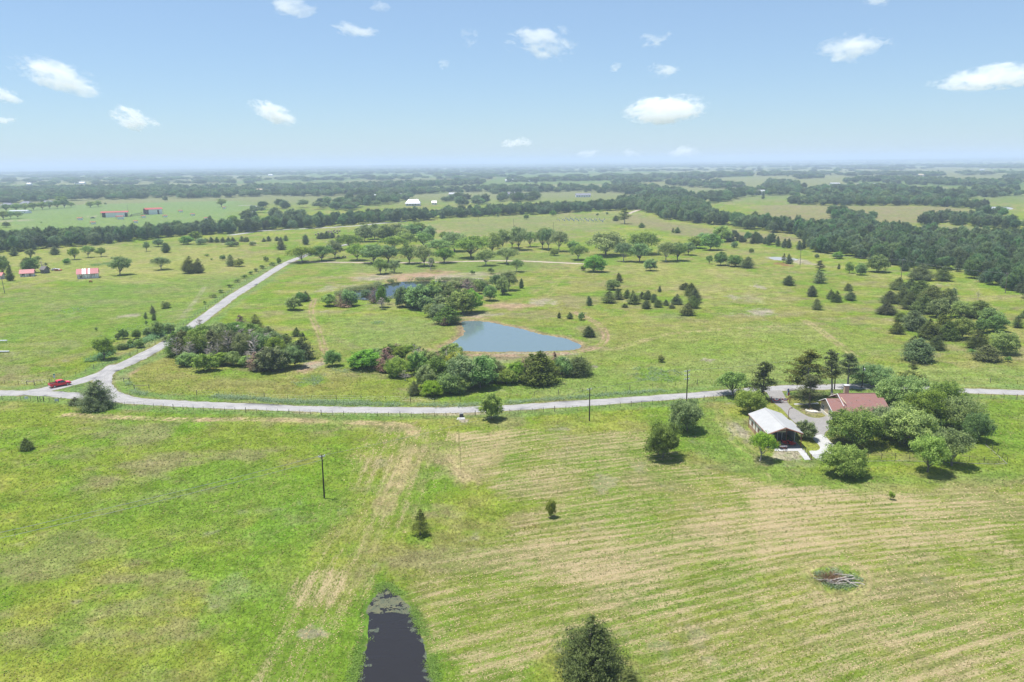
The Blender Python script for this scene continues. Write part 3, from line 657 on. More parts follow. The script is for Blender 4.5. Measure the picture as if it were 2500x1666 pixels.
def broadleaf(seed, Ht, Wd, base, lobes=15, sub=12, per=36, leaf=0.42, trunk_r=0.28, flat=1.0, gap=0.0, zmin=-0.45, barkm='bark', lobe_r=(0.16, 0.23)):
    """round-crowned tree: lobes on limbs, each lobe broken into clumps of leaf faces"""
    rg = np.random.default_rng(seed); Hc = Ht - base; cz = base + Hc * 0.46
    C, Nn, S, T = [], [], [], []; tb = MB()
    fork = Vector((rg.normal() * 0.1, rg.normal() * 0.1, max(base * 0.9, Ht * 0.16)))
    limb(tb, (0, 0, -0.15), fork, trunk_r, trunk_r * 0.75, rg, 0.05, 3, 8)
    golden = math.pi * (3 - math.sqrt(5)); a0 = rg.uniform(0, 6.28); cz = base + Hc * 0.5
    for i in range(lobes):
        z = 1 - (i + 0.5) / lobes * (1 - zmin); s = math.sqrt(max(0, 1 - z * z)) ** (0.75 if z < 0 else 1.0); a = a0 + golden * i + rg.normal() * 0.25
        r = Wd * rg.uniform(*lobe_r) * (1.0 if lobes > 10 else 1.25); k = rg.uniform(0.70, 1.0)
        c = np.array([s * math.cos(a) * (Wd / 2 - r * 0.8) * k, s * math.sin(a) * (Wd / 2 - r * 0.8) * k, cz + z * (Hc / 2 - r * 0.55) * k * flat])
        limb(tb, fork, c, trunk_r * 0.42, 0.03, rg, 0.14, 4, 5)
        lt = rg.uniform(-0.14, 0.2)
        for j in range(sub):
            if rg.random() < gap: continue
            d = sphere_dirs(1, rg, -0.6)[0]; cc = c + d * r * np.array([1, 1, 0.8]) * rg.uniform(0.45, 1.12); rs = r * rg.uniform(0.36, 0.62)
            D = sphere_dirs(per, rg, -0.8); rad = rs * rg.uniform(0.45, 1.15, (per, 1))
            p = cc + D * rad * np.array([1, 1, 0.8]); p[:, 2] = np.maximum(p[:, 2], 0.05)
            C.append(p); Nn.append(D * 0.8 + rg.normal(size=(per, 3)) * 0.5 + np.array([0, 0, 0.75])); S.append(leaf * rg.uniform(0.7, 1.4, per))
            T.append(np.clip(0.5 + lt + rg.normal() * 0.26 + rg.normal(size=per) * 0.22, 0, 1))
    crown = quad_mesh('crown', np.concatenate(C), np.concatenate(Nn), np.concatenate(S), np.concatenate(T), M['woods'], rg)
    return crown, tb.mesh('trunk', M[barkm], True), Ht, Wd
def juniper(seed, Ht, Wd, nb=120, per=30, leaf=0.30, base=0.02, tops=1, power=0.8, up=(0.25, 0.8), thin=0.0, trunk_r=0.16, mat='woods_jun', sparse=1.0, spread=0.22, tight=1.0, even=0.7):
    """conifer of upswept sprays, ragged outline"""
    rg = np.random.default_rng(seed); C, Nn, S, T = [], [], [], []; tb = MB()
    axes = [(np.zeros(2), Ht, 1.0)] + [(rg.uniform(-spread, spread, 2) * Wd, Ht * rg.uniform(even, 0.5 + even * 0.6), 0.7) for _ in range(tops - 1)]
    for off, ht, kk in axes:
        top = Vector((off[0], off[1], ht)); limb(tb, (0, 0, -0.1), top, trunk_r, 0.02, rg, 0.03, 5, 6)
        for i in range(int(nb * kk)):
            t = base + (1 - base) * rg.uniform(0, 1) ** 1.25
            prof = (1 - t) ** power * min(1.0, 0.62 + t * 3.0)
            L = Wd / 2 * prof * rg.uniform(0.62, 1.14) * (1.15 if rg.random() < 0.12 else 1.0) + 0.10
            a = rg.uniform(0, 6.28); slope = rg.uniform(*up); z0 = max(0.1, t * ht - L * slope * 0.4)
            d = np.array([math.cos(a), math.sin(a), slope]); o = np.array([off[0] * t, off[1] * t, z0])
            tip = o + d * L
            if i % 3 == 0: limb(tb, o, tip * np.array([1, 1, 1]), 0.035, 0.008, rg, 0.06, 2, 4)
            k = max(6, int(per * (0.35 + L / (Wd / 2)) * sparse)); s = rg.uniform(0.25 + thin, 1.06, k) ** 0.8
            w = ((0.10 + 0.14 * (1 - s)) * L + 0.05) * tight
            p = o + d * (s * L)[:, None] + rg.normal(size=(k, 3)) * w[:, None] * np.array([1, 1, 0.75]); p[:, 2] = np.maximum(p[:, 2], 0.04)
            C.append(p); Nn.append(rg.normal(size=(k, 3)) * 0.6 + d * 0.5 + np.array([0, 0, 0.8])); S.append(leaf * rg.uniform(0.6, 1.5, k))
            T.append(np.clip(0.42 + rg.normal() * 0.18 + (s - 0.6) * 0.35 + rg.normal(size=k) * 0.14, 0, 1))
        k = 46; s = rg.uniform(0, 1, k); p = np.stack([off[0] + rg.normal(size=k) * 0.12 * (1 - s), off[1] + rg.normal(size=k) * 0.12 * (1 - s), ht * (0.86 + 0.17 * s)], -1)
        C.append(p); Nn.append(rg.normal(size=(k, 3))); S.append(leaf * rg.uniform(0.5, 1.0, k)); T.append(rg.uniform(0.3, 0.7, k))
    crown = quad_mesh('crown', np.concatenate(C), np.concatenate(Nn), np.concatenate(S), np.concatenate(T), M[mat], rg, 0.55)
    return crown, tb.mesh('trunk', M['bark'], True), Ht, Wd
def tall_cedar(seed, Ht, Wd, base=0.25, layers=13, barkm='bark_pale', lean=0.0):
    """old open cedar: bare trunk, flat shelves of foliage with sky between"""
    rg = np.random.default_rng(seed); C, Nn, S, T = [], [], [], []; tb = MB()
    limb(tb, (0, 0, -0.2), (lean, 0, Ht * 0.98), 0.30, 0.04, rg, 0.02, 7, 8)
    for i in range(layers * 3):
        t = base + (1 - base) * (i + rg.uniform(0, 1)) / (layers * 3); prof = (1 - t) ** 0.65 * min(1, 0.55 + (t - base) * 2.2)
        L = Wd / 2 * prof * rg.uniform(0.6, 1.3) + 0.35; a = rg.uniform(0, 6.28); sl = rg.uniform(-0.08, 0.42)
        o = np.array([lean * t, 0, t * Ht]); d = np.array([math.cos(a), math.sin(a), sl]); limb(tb, o, o + d * L, 0.07, 0.015, rg, 0.1, 3, 5)
        for s0 in np.linspace(0.45, 1.0, 4):
            if rg.random() < 0.16: continue
            k = 56; cc = o + d * L * s0 + rg.normal(size=3) * 0.2; w = (0.20 + 0.14 * (1 - t)) * Wd * 0.42
            p = cc + rg.normal(size=(k, 3)) * np.array([w, w, w * 0.42]) * 0.55
            C.append(p); Nn.append(rg.normal(size=(k, 3)) * 0.6 + np.array([0, 0, 0.7])); S.append(0.36 * rg.uniform(0.6, 1.4, k))
            T.append(np.clip(0.45 + rg.normal() * 0.2 + rg.normal(size=k) * 0.15, 0, 1))
    crown = quad_mesh('crown', np.concatenate(C), np.concatenate(Nn), np.concatenate(S), np.concatenate(T), M['jun_olive'], rg, 0.6)
    return crown, tb.mesh('trunk', M[barkm], True), Ht, Wd
def dead_tree(seed, Ht, Wd, dense=1):
    rg = np.random.default_rng(seed); tb = MB(); tw = MB()
    limb(tb, (0, 0, -0.1), (rg.normal() * 0.3, rg.normal() * 0.3, Ht), 0.17, 0.025, rg, 0.05, 5, 6)
    for i in range(26 * dense):
        t = rg.uniform(0.22, 0.97); L = Wd / 2 * (1 - t) ** 0.6 * rg.uniform(0.6, 1.2) + 0.3; a = rg.uniform(0, 6.28); sl = rg.uniform(0.1, 0.9)
        o = Vector((0, 0, t * Ht)); d = Vector((math.cos(a), math.sin(a), sl)); e = o + d * L; limb(tw, o, e, 0.06, 0.02, rg, 0.12, 3, 4)
        for j in range(5):
            s = rg.uniform(0.35, 0.95); p = o + d * L * s; a2 = a + rg.normal() * 0.9
            limb(tw, p, p + Vector((math.cos(a2), math.sin(a2), rg.uniform(0, 0.9))) * L * rg.uniform(0.25, 0.5), 0.03, 0.012, rg, 0.1, 2, 3)
    return tw.mesh('branches', M['deadwood'], True), tb.mesh('trunk', M['deadwood'], True), Ht, Wd
PROTO = {
 'O': [broadleaf(11, 9.0, 11.0, 1.6, 18, 12, 42, 0.44), broadleaf(12, 9.0, 10.5, 1.2, 16, 12, 42, 0.44, zmin=-0.6), broadleaf(13, 9.5, 11.5, 1.8, 20, 11, 42, 0.44, gap=0.08), broadleaf(14, 9.0, 11.0, 2.2, 15, 12, 44, 0.42, gap=0.05, barkm='bark_pale'), broadleaf(15, 9.2, 10.0, 1.0, 14, 12, 40, 0.46, gap=0.12, zmin=-0.6)],
 'D': [broadleaf(21, 6.0, 7.0, 0.0, 20, 11, 44, 0.34, 0.14, zmin=-0.85), broadleaf(22, 6.5, 7.0, 0.0, 22, 10, 42, 0.34, 0.14, zmin=-0.9), broadleaf(23, 6.0, 6.5, 0.0, 18, 11, 42, 0.34, 0.14, gap=0.05, zmin=-0.85), broadleaf(24, 6.4, 7.0, 0.2, 19, 11, 40, 0.36, 0.16, gap=0.08, zmin=-0.75)],
 'B': [broadleaf(25, 9.5, 13.0, 0.0, 30, 13, 44, 0.42, 0.25, gap=0.06, zmin=-0.8, lobe_r=(0.13, 0.19)), broadleaf(26, 9.0, 13.0, 0.0, 28, 13, 44, 0.42, 0.25, gap=0.08, zmin=-0.8, lobe_r=(0.13, 0.20)), broadleaf(27, 9.5, 13.0, 0.0, 32, 12, 44, 0.42, 0.25, gap=0.06, zmin=-0.8, lobe_r=(0.12, 0.19))],
 'J': [juniper(31, 6.0, 5.0, 150, 30, 0.30, tops=2), juniper(32, 6.0, 5.2, 160, 30, 0.30, tops=1, power=0.7), juniper(33, 6.2, 5.2, 140, 30, 0.30, tops=3), juniper(34, 6.0, 4.8, 150, 28, 0.30, tops=2, power=0.95), juniper(35, 6.0, 5.6, 170, 28, 0.30, tops=3, power=0.6)],
 'N': [juniper(36, 7.0, 8.0, 170, 46, 0.22, tops=5, power=0.50, up=(0.15, 0.75), trunk_r=0.22, spread=0.30, tight=0.62, even=0.82), juniper(37, 7.5, 8.5, 170, 46, 0.24, tops=4, power=0.7, up=(0.2, 0.6), trunk_r=0.22, spread=0.26, tight=0.66)],
 'V': [juniper(38, 6.5, 6.2, 150, 30, 0.26, base=0.22, tops=1, power=0.85, up=(-0.05, 0.45), trunk_r=0.16, tight=0.8)],
 'T': [tall_cedar(41, 12.0, 8.0), tall_cedar(42, 12.0, 7.0, 0.38, 11), tall_cedar(43, 11.0, 7.5, 0.12, 14, 'bark')],
 'X': [dead_tree(51, 7.0, 4.5), dead_tree(52, 7.0, 4.0), dead_tree(53, 7.5, 5.0, 3)],
 'R': [juniper(61, 6.0, 4.4, 120, 16, 0.26, tops=2, thin=0.1, mat='rust'), juniper(62, 5.5, 4.8, 110, 15, 0.26, tops=2, power=0.6, thin=0.1, mat='rust')],
 'S': [broadleaf(71, 2.0, 2.2, 0.1, 9, 7, 26, 0.20, 0.05, zmin=-0.7), broadleaf(72, 2.2, 2.0, 0.1, 8, 7, 26, 0.20, 0.05, zmin=-0.7)],
}
NOUN = {'O': 'oak_tree', 'B': 'leafy_tree', 'D': 'leafy_tree', 'J': 'juniper_tree', 'N': 'juniper_tree', 'V': 'juniper_tree', 'T': 'cedar_tree', 'X': 'dead_tree', 'R': 'withered_juniper', 'S': 'shrub'}
WORD = {'O': 'oak', 'B': 'leafy tree', 'D': 'leafy tree', 'J': 'juniper', 'N': 'juniper', 'V': 'juniper', 'T': 'tall open cedar', 'X': 'bare dead tree', 'R': 'rust-brown withered juniper', 'S': 'shrub'}
DEFMAT = {'O': 'oak', 'B': 'oak', 'D': 'oak', 'J': 'jun', 'N': 'jun_olive', 'V': 'jun', 'T': 'jun_olive', 'X': None, 'R': 'rust', 'S': 'oak'}
ADJ = {'oak': 'dark green', 'oak_gray': 'grey-green', 'oak_light': 'yellow-green', 'oak_pale': 'pale green', 'oak_bright': 'bright green', 'jun': 'dark', 'jun_olive': 'olive green', 'rust': '', None: 'grey'}
ORD = 'first second third fourth fifth sixth seventh eighth ninth tenth eleventh twelfth thirteenth fourteenth fifteenth sixteenth seventeenth eighteenth nineteenth twentieth'.split()
ORD += ['twenty-' + w for w in ORD[:9]] + ['thirtieth'] + ['thirty-' + w for w in ORD[:9]]
trng = random.Random(5)
PLANTED = []
def plant(x, y, w, h, kind, mat=None, var=None):
    g = G(x, y); k = ppm(g); th_ = math.asin(min(1, H_CAM / math.hypot(g.length, H_CAM)))
    if kind in 'DBJNSR':                        # bottom seen in the photo is the near edge of the skirt
        g = G(x, y - 0.38 * w * math.sin(th_)); k = ppm(g)
    Wm = w / k * (1.6 if kind == 'V' else 1.2 if kind in 'JNRT' else 1.06); Hm = max(0.45 * Wm, (h / k - (0.38 if kind in 'DBJNSR' else 0.06) * Wm * math.sin(th_)) / math.cos(th_) * 1.04)
    vs = PROTO[kind]
    if kind == 'N' and w > 60: var = 1
    if kind == 'J' and w > 12 and trng.random() < 0.35: vs = PROTO['N']; var = None
    crown, trunk, ph, pw = vs[var if var is not None else trng.randrange(len(vs))]
    z = zat(g.x, g.y); e = empty(NOUN[kind], (g.x, g.y, z), trng.uniform(0, 6.28)); q_ = trng.uniform(0.88, 1.12); e.scale = (Wm / pw * q_, Wm / pw / q_, Hm / ph); e.rotation_euler = (trng.gauss(0, 0.05), trng.gauss(0, 0.05), e.rotation_euler[2])
    t = link('trunk', trunk, e); c = link('branches' if kind == 'X' else 'crown', crown, e)
    mm = mat or DEFMAT[kind]
    if mm and kind != 'X':
        c.material_slots[0].link = 'OBJECT'; c.material_slots[0].material = M[mm]
    e['_k'] = 0; del e['_k']
    PLANTED.append((e, kind, mm, Wm, Hm)); return e
# zones: place phrase, landmark to count from, landmark pixel, group, [x, y, w, h, kind(, material)]
ZONES = [
 ('on the pasture behind the striped-roof barn', 'the barn', (213,681), 'trees on the barn pasture',
  '33,626,20,23,J 75,633,24,24,O 135,623,24,22,J 183,634,28,28,O 215,629,30,28,O 247,627,22,22,O 163,646,18,15,D 293,672,50,45,O,oak_gray 393,659,44,30,O 462,669,36,42,J 485,668,30,36,J 358,614,16,24,O,oak_gray 386,603,26,20,D 405,618,21,24,J 505,628,12,8,S 517,636,8,5,S 544,636,16,13,D 564,651,25,28,J 585,652,26,20,D,oak_light'),
 ('by the tumbledown sheds', 'the little red-roofed shed', (62,676), 'trees round the old sheds',
  '8,677,42,50,O 25,687,18,42,J 78,668,36,38,D 68,664,24,34,J,jun_olive 102,657,18,24,X 93,642,16,16,O 112,650,10,9,S -30,672,40,46,D'),
 ('in the loose row below the tree belt', 'the far road', (620,567), 'trees below the tree belt',
  '456,598,33,22,D 490,598,28,16,D,oak_gray 503,594,14,12,D 478,588,30,22,D 516,593,14,14,J 530,593,14,14,J 545,593,14,14,J 558,593,14,14,J 569,592,14,13,J 590,591,14,14,J 601,591,13,12,J 564,603,26,12,D,oak_pale 578,602,14,12,D,oak_pale 617,600,18,11,D,oak_pale 688,611,24,24,J 645,591,11,10,J 657,590,13,13,J 676,589,11,11,J 686,590,10,10,J 697,589,14,14,J 747,598,17,24,J 604,591,9,12,J 746,585,10,8,J 787,584,20,16,J 800,583,18,18,J 812,582,14,14,J 778,584,12,11,J'),
 ('by the ditch beside the curving road', 'the red pickup', (145,945), 'plants along the road ditch',
  '254,877,52,52,O 287,830,14,16,D 303,829,22,26,D 333,830,24,26,D 360,825,22,26,D 385,825,36,40,D 341,851,24,24,D 299,855,28,16,D 320,849,18,20,D 404,754,27,18,D 355,779,9,16,J 373,768,14,22,J 375,783,12,18,J 235,809,9,10,S 358,795,6,12,S 415,815,26,24,D,oak_gray 405,835,20,14,S,oak_pale 650,640,14,14,D 682,645,12,16,D 640,657,18,10,S 665,650,16,9,S 520,728,18,9,S 500,744,10,9,S 540,716,16,9,S 560,703,16,9,S 580,690,16,9,S 597,680,16,9,S 612,671,16,9,S 626,664,16,9,S'),
 ('in the copse inside the road bend', 'the junction', (270,940), 'trees of the copse inside the road bend',
  '455,838,40,38,O 490,846,50,46,O 530,838,50,44,O 570,838,50,46,D 610,834,44,40,D 625,820,36,48,J 590,806,30,34,R 655,842,36,42,J 425,874,36,58,J 450,874,40,62,J,jun_olive 485,878,46,62,O 520,874,50,62,J,jun_olive 560,874,46,62,J,jun_olive 600,878,46,58,O 640,878,50,58,D,oak_pale 670,874,40,46,O 700,868,40,48,J 735,882,40,62,J 460,897,40,34,D 503,911,43,43,D,oak_bright 540,896,40,32,D 570,897,32,36,D,oak_light 597,898,30,26,D 625,907,36,44,R 665,913,56,60,D,oak_gray 690,907,40,52,D 720,902,44,52,D 472,878,28,50,X 517,886,26,46,X 532,884,18,50,X 560,874,30,62,X 585,838,34,40,X 627,896,40,84,X 655,850,24,34,X 612,852,20,40,X 724,823,16,22,J 582,860,20,44,X 440,884,20,16,D'),
 ('on the grass between the copse and the dark pond', 'the dark pond', (850,722), 'trees between copse and pond',
  '717,760,44,34,D 736,739,26,24,D 747,736,20,24,J 813,898,42,42,D'),
 ('in the thicket between the two ponds', 'the pale pond', (1128,800), 'trees between the two ponds',
  '804,750,34,30,D 831,750,30,30,R 856,750,34,38,D 845,752,30,18,R 895,733,24,24,D,oak_gray 913,742,22,36,R 933,752,22,52,D 933,756,22,26,X 948,744,12,16,S 983,752,34,46,D,oak_gray 1003,750,40,46,D 1024,759,54,58,D 1049,754,50,54,D 1068,738,44,50,D 1090,743,40,48,D 1109,722,40,36,D 1141,724,36,40,R 1160,719,24,32,D 1130,772,60,60,D 1152,767,44,52,D 1057,778,40,34,D 1073,781,40,36,D,oak_gray 1092,795,48,44,J 1086,797,16,20,R 1196,737,30,38,D,oak_gray 1212,705,30,32,O,oak_gray 1228,720,26,40,O,oak_gray 1242,709,34,44,O,oak_gray 1231,719,16,15,D 1273,705,9,23,J 1175,712,22,24,D'),
 ('in the brushy copse beside the main road', 'the concrete culvert', (1125,1020), 'trees of the brushy copse by the main road',
  '892,908,68,48,D 942,911,34,58,R 953,880,40,36,D 970,875,30,34,R 972,925,46,48,D,oak_light 983,883,40,38,D 1004,883,40,40,D 1021,918,40,56,D,oak_pale 1019,905,30,50,X 1035,882,24,30,J 1044,907,50,50,D 1065,896,36,36,R 1100,890,50,46,D 1010,967,28,36,J 1054,973,44,42,D,oak_bright 1038,951,40,54,D 1072,937,50,64,D 1099,967,56,54,D 1112,930,60,62,D,oak_light 1138,958,74,84,D,oak_pale 1173,955,66,82,D,oak_pale 1120,966,40,42,D 1195,934,44,62,D 1216,940,36,54,D 1225,938,18,42,R 1236,943,40,42,D,oak_bright 1256,937,40,48,D 1282,917,28,42,R 1270,903,22,22,D 1320,945,74,84,J,jun_olive 1339,922,40,46,D 1357,917,28,54,R 1372,922,44,48,D 1408,922,52,48,J,jun_olive 990,930,22,24,X 960,900,24,30,R'),
 ('of the oak grove along the caliche lane', 'the pair of utility vehicles', (835,631), 'trees of the oak grove',
  '737,641,58,36,O,oak_light 786,637,50,34,O,oak_gray 818,631,36,38,O,oak_gray 853,610,54,34,O 810,596,15,9,S 828,594,16,18,J 872,636,44,36,O 903,626,42,24,O 912,643,62,42,O 948,640,50,36,O 929,670,32,34,O 942,667,14,24,O 963,667,24,28,O,oak_gray 955,664,14,22,O,oak_gray 960,613,52,32,O 890,592,42,40,D 915,586,38,36,D 940,591,42,38,D 965,582,36,34,D 985,589,38,32,D 1000,583,52,32,D 1018,577,38,32,D 1047,592,30,36,D 1083,590,20,22,O,oak_light 990,608,48,36,O 1035,604,46,32,O 999,644,44,42,O 1036,650,46,46,O 1051,659,18,34,X 1054,655,14,24,O 1084,642,46,34,O 1072,619,58,28,O 1110,614,52,42,O 1151,630,74,48,O 1201,620,46,46,O,oak_gray 1187,649,40,36,O 1238,644,48,36,O,oak_gray 1153,672,12,12,S,oak_bright 1199,670,16,15,S 1262,664,28,28,O,oak_gray'),
 ('of the grove with pale trunks past the lane end', 'the end of the caliche lane', (1430,645), 'trees past the end of the lane',
  '1228,608,38,42,O 1250,606,36,40,O 1267,611,44,54,O 1295,603,32,34,O 1325,608,38,46,O 1338,611,38,48,O 1365,614,44,46,O 1400,613,28,22,O 1353,625,20,17,D,oak_light 1412,635,46,32,O 1479,624,84,52,O,oak_gray 1522,639,38,42,O,oak_gray 1573,621,64,50,O 1562,640,48,44,O,oak_gray 1626,639,44,44,O 1654,637,42,42,O 1680,623,32,28,O 1450,667,46,42,D 1423,662,12,12,D 1587,663,28,28,D'),
 ('on the open pasture beyond the grove', 'the lone tall bare-topped tree', (1525,547), 'trees on the open pasture beyond the grove',
  '1525,547,30,36,T 1503,540,17,13,J 1566,557,17,13,J 1643,569,8,12,J 1654,570,15,15,J 1285,536,14,12,D 1350,528,17,13,D 1458,528,8,7,S 1482,525,9,7,S 1793,606,17,15,D 1834,618,13,12,D 1700,608,44,30,D 1733,613,52,42,D 1760,592,46,38,D 1716,600,40,32,D 1731,645,16,21,O 1760,650,36,34,D 1795,653,40,30,D 1825,656,28,28,J 1215,531,8,7,S'),
 ('on the slope above the pale pond', 'the pale pond', (1410,845), 'junipers on the slope above the pale pond',
  '1439,747,14,24,J 1486,742,34,30,J 1497,710,40,28,D 1511,691,18,24,J 1511,733,26,28,J 1532,730,20,22,J 1548,744,32,34,J 1566,731,16,18,J 1581,733,22,23,J 1596,740,16,22,J 1576,755,22,22,J 1607,752,20,20,J 1626,747,16,15,J 1652,745,28,26,J 1640,754,14,10,J 1525,752,14,10,J 1610,714,9,16,J 1674,709,28,18,J 1688,724,36,32,J 1695,741,34,36,J 1691,754,32,32,J 1678,773,36,32,J 1365,778,9,15,J 1390,780,16,18,J 1420,783,18,19,D 1437,825,28,27,J 1444,823,14,20,R 1614,886,18,19,D,oak_light'),
 ('scattered over the hillside below the forest', 'the tiny stock pond', (1910,632), 'trees on the hillside below the forest',
  '2001,660,24,22,T 2001,693,34,32,J 1926,698,28,24,J 1982,725,24,27,J 1994,758,26,28,J 2028,732,22,24,J 2041,739,28,28,J 2071,711,22,18,J 2074,735,28,26,J 2047,658,8,14,J 2074,668,20,28,D 2101,673,28,30,D 2140,667,54,44,D 2045,633,28,18,D 2252,687,54,42,J 2306,688,42,38,J 2210,663,20,18,J 1927,645,18,24,J 1913,641,11,22,V 1994,631,12,10,D 2387,733,16,22,X 2484,802,28,30,J 2497,778,20,20,J 2486,847,14,13,J'),
 ('in the juniper thicket above the house', 'the house chimney', (2089,960), 'trees of the juniper thicket',
  '2171,743,36,32,J 2165,770,40,30,J 2202,788,25,23,J 2188,817,26,30,J 2191,709,36,30,J 2202,744,36,42,J 2219,720,38,36,J 2224,758,42,44,J 2249,734,46,46,J 2255,768,46,46,J 2278,743,42,42,J 2289,779,46,46,D 2311,745,42,38,J 2322,740,28,34,J 2233,810,48,48,J 2269,830,46,48,J 2300,815,42,46,J 2317,832,42,46,J 2345,779,46,42,D 2348,832,50,54,D 2390,779,50,42,J 2418,801,48,46,D,oak_gray 2392,815,34,34,D 2384,855,46,46,J 2432,813,42,42,D,oak_gray 2446,869,52,58,D,oak_gray 2409,885,58,38,J,jun_olive 2240,887,58,58,J 2227,860,38,38,J 2283,857,38,36,J 2373,865,16,12,S 2460,885,14,14,S'),
 ('in the yard round the brick-red-roofed house', 'the shop with the white metal roof', (1890,1060), 'trees in the yard round the house',
  '1791,966,82,56,O 1861,978,62,88,T 1811,993,40,42,D 1833,1016,72,62,B 1855,1125,64,66,O,oak_light 1965,970,98,106,T 1976,994,66,74,T 2031,966,54,104,T 2069,948,62,80,T 1968,1079,50,50,D,oak_gray 2082,1101,134,100,B,oak_light 2126,950,94,58,B,oak_gray 2223,944,64,40,D,oak_light 2201,998,126,76,B 2207,1100,136,104,B,oak_light 2160,1075,100,80,B,oak_gray 2255,1052,114,94,B 2305,1020,106,86,B,oak_light 2349,1058,94,86,B,oak_gray 2386,1084,70,74,B,oak_gray 2264,1153,94,86,O,oak_bright 2324,1138,94,86,O 2227,918,24,36,T 2255,941,22,28,J 2174,1222,16,22,S,oak_light'),
 ('on the mown grass below the road', 'the open end of the shop', (1953,1092), 'trees on the mown grass',
  '1677,1063,92,86,B,oak_gray 1618,1130,92,96,B,jun_olive 1200,1031,60,68,D 1345,1265,24,46,D,oak_light 1026,1306,40,60,V 2060,1175,112,84,B,oak'),
 ('at the near edge of the mown hayfield', 'the brush pile', (2045,1415), 'junipers in the foreground',
  '1432,1672,170,158,N,jun_olive 1540,1704,66,66,N,jun_olive 67,1101,33,32,J 238,1005,90,78,N,jun 184,992,28,22,J'),
 ('near the red-roofed farm', 'the long red-roofed barn', (280,530), 'trees near the red-roofed farm',
  '16,556,20,14,D 541,506,24,20,O 569,540,22,14,D 514,543,13,16,J 222,508,22,15,O 240,506,22,15,O 257,501,6,5,S 8,537,26,20,O 26,535,22,18,O 44,534,24,16,O 16,517,24,17,O 40,516,24,17,O 62,515,22,17,O 82,514,24,17,O 104,513,24,18,O 122,511,22,18,O 140,510,22,18,O 157,509,24,22,O 174,507,18,12,O 150,496,30,16,O 101,546,5,4,S'),
]
def _size(Wm, lo, hi): return 'small' if Wm < lo else ('large' if Wm > hi else '')
GROW = {'trees of the copse inside the road bend': (1.30, 1.06), 'trees of the brushy copse by the main road': (1.22, 1.02), 'trees between the two ponds': (1.25, 1.05), 'trees of the oak grove': (1.18, 1.06), 'trees past the end of the lane': (1.15, 1.05), 'trees of the juniper thicket': (1.18, 1.04)}
FILL = {'trees of the copse inside the road bend': ([(418,872),(450,835),(520,815),(600,812),(680,835),(748,880),(730,900),(665,912),(560,898),(450,894)], 34, (26, 40), 'DDDDJOX'),
        'trees of the brushy copse by the main road': ([(870,905),(950,878),(1060,880),(1110,888),(1180,930),(1240,935),(1130,962),(1040,965),(985,920)], 30, (26, 42), 'DDDDDRJX'),
        'trees between the two ponds': ([(985,748),(1060,722),(1165,716),(1155,765),(1100,790),(1050,775)], 16, (24, 38), 'DDDDR')}
for place, mark, mpx, group, items in ZONES:
    mk = G(*mpx); byk = {}
    gw, gh = GROW.get(group, (1.0, 1.0))
    if group in FILL:                        # brush that closes the copse
        pts, n, szs, kinds = FILL[group]; W_ = GP(pts); fr = random.Random(len(pts) * 7 + n)
        xs_, ys_ = [p[0] for p in pts], [p[1] for p in pts]; extra = []
        while len(extra) < n:
            fx_, fy_ = fr.uniform(min(xs_), max(xs_)), fr.uniform(min(ys_), max(ys_)); q_ = G(fx_, fy_)
            if poly_sd(np.array([q_.x]), np.array([q_.y]), W_, 50.0)[0] < 0:
                kk = fr.choice(kinds); w_ = fr.uniform(*szs); extra.append(f'{fx_:.0f},{fy_:.0f},{w_ * (0.7 if kk == "X" else 1.0):.0f},{w_ * fr.uniform(0.75, 1.05) * (1.5 if kk == "X" else 1.0):.0f},{kk}' + (',' + fr.choice(['oak_gray', 'oak', 'oak_light', 'oak', 'oak_pale']) if kk == 'D' else ''))
        items = items + ' ' + ' '.join(extra)
    for it in items.split():
        q = it.split(','); x, y, w, h = map(float, q[:4]); k = q[4]; mm = q[5] if len(q) > 5 else None
        e = plant(x, y, w * gw, h * gh, k, mm); key = (WORD[k], mm or DEFMAT[k]); byk.setdefault(key, []).append((e, PLANTED[-1]))
    for (word, mm), L in byk.items():
        L.sort(key=lambda t: (t[0].location - mk).length)
        for i, (e, P_) in enumerate(L):
            adj = ADJ[mm] if mm not in (None, 'rust') else ''
            head = ' '.join(s for s in (adj, word) if s)
            lab = f'{head} {place}' + ('' if len(L) == 1 else f', {ORD[i]} nearest {mark}')
            if len(lab.split()) > 16: lab = f'{head} {place}' if len(L) == 1 else f'{head}, {ORD[i]} nearest {mark}, {place}'
            if len(lab.split()) > 16: lab = ' '.join(lab.split()[:16])
            tag(e, lab, 'shrub' if word == 'shrub' else 'tree', group)
print('PLANTED', len(PLANTED))

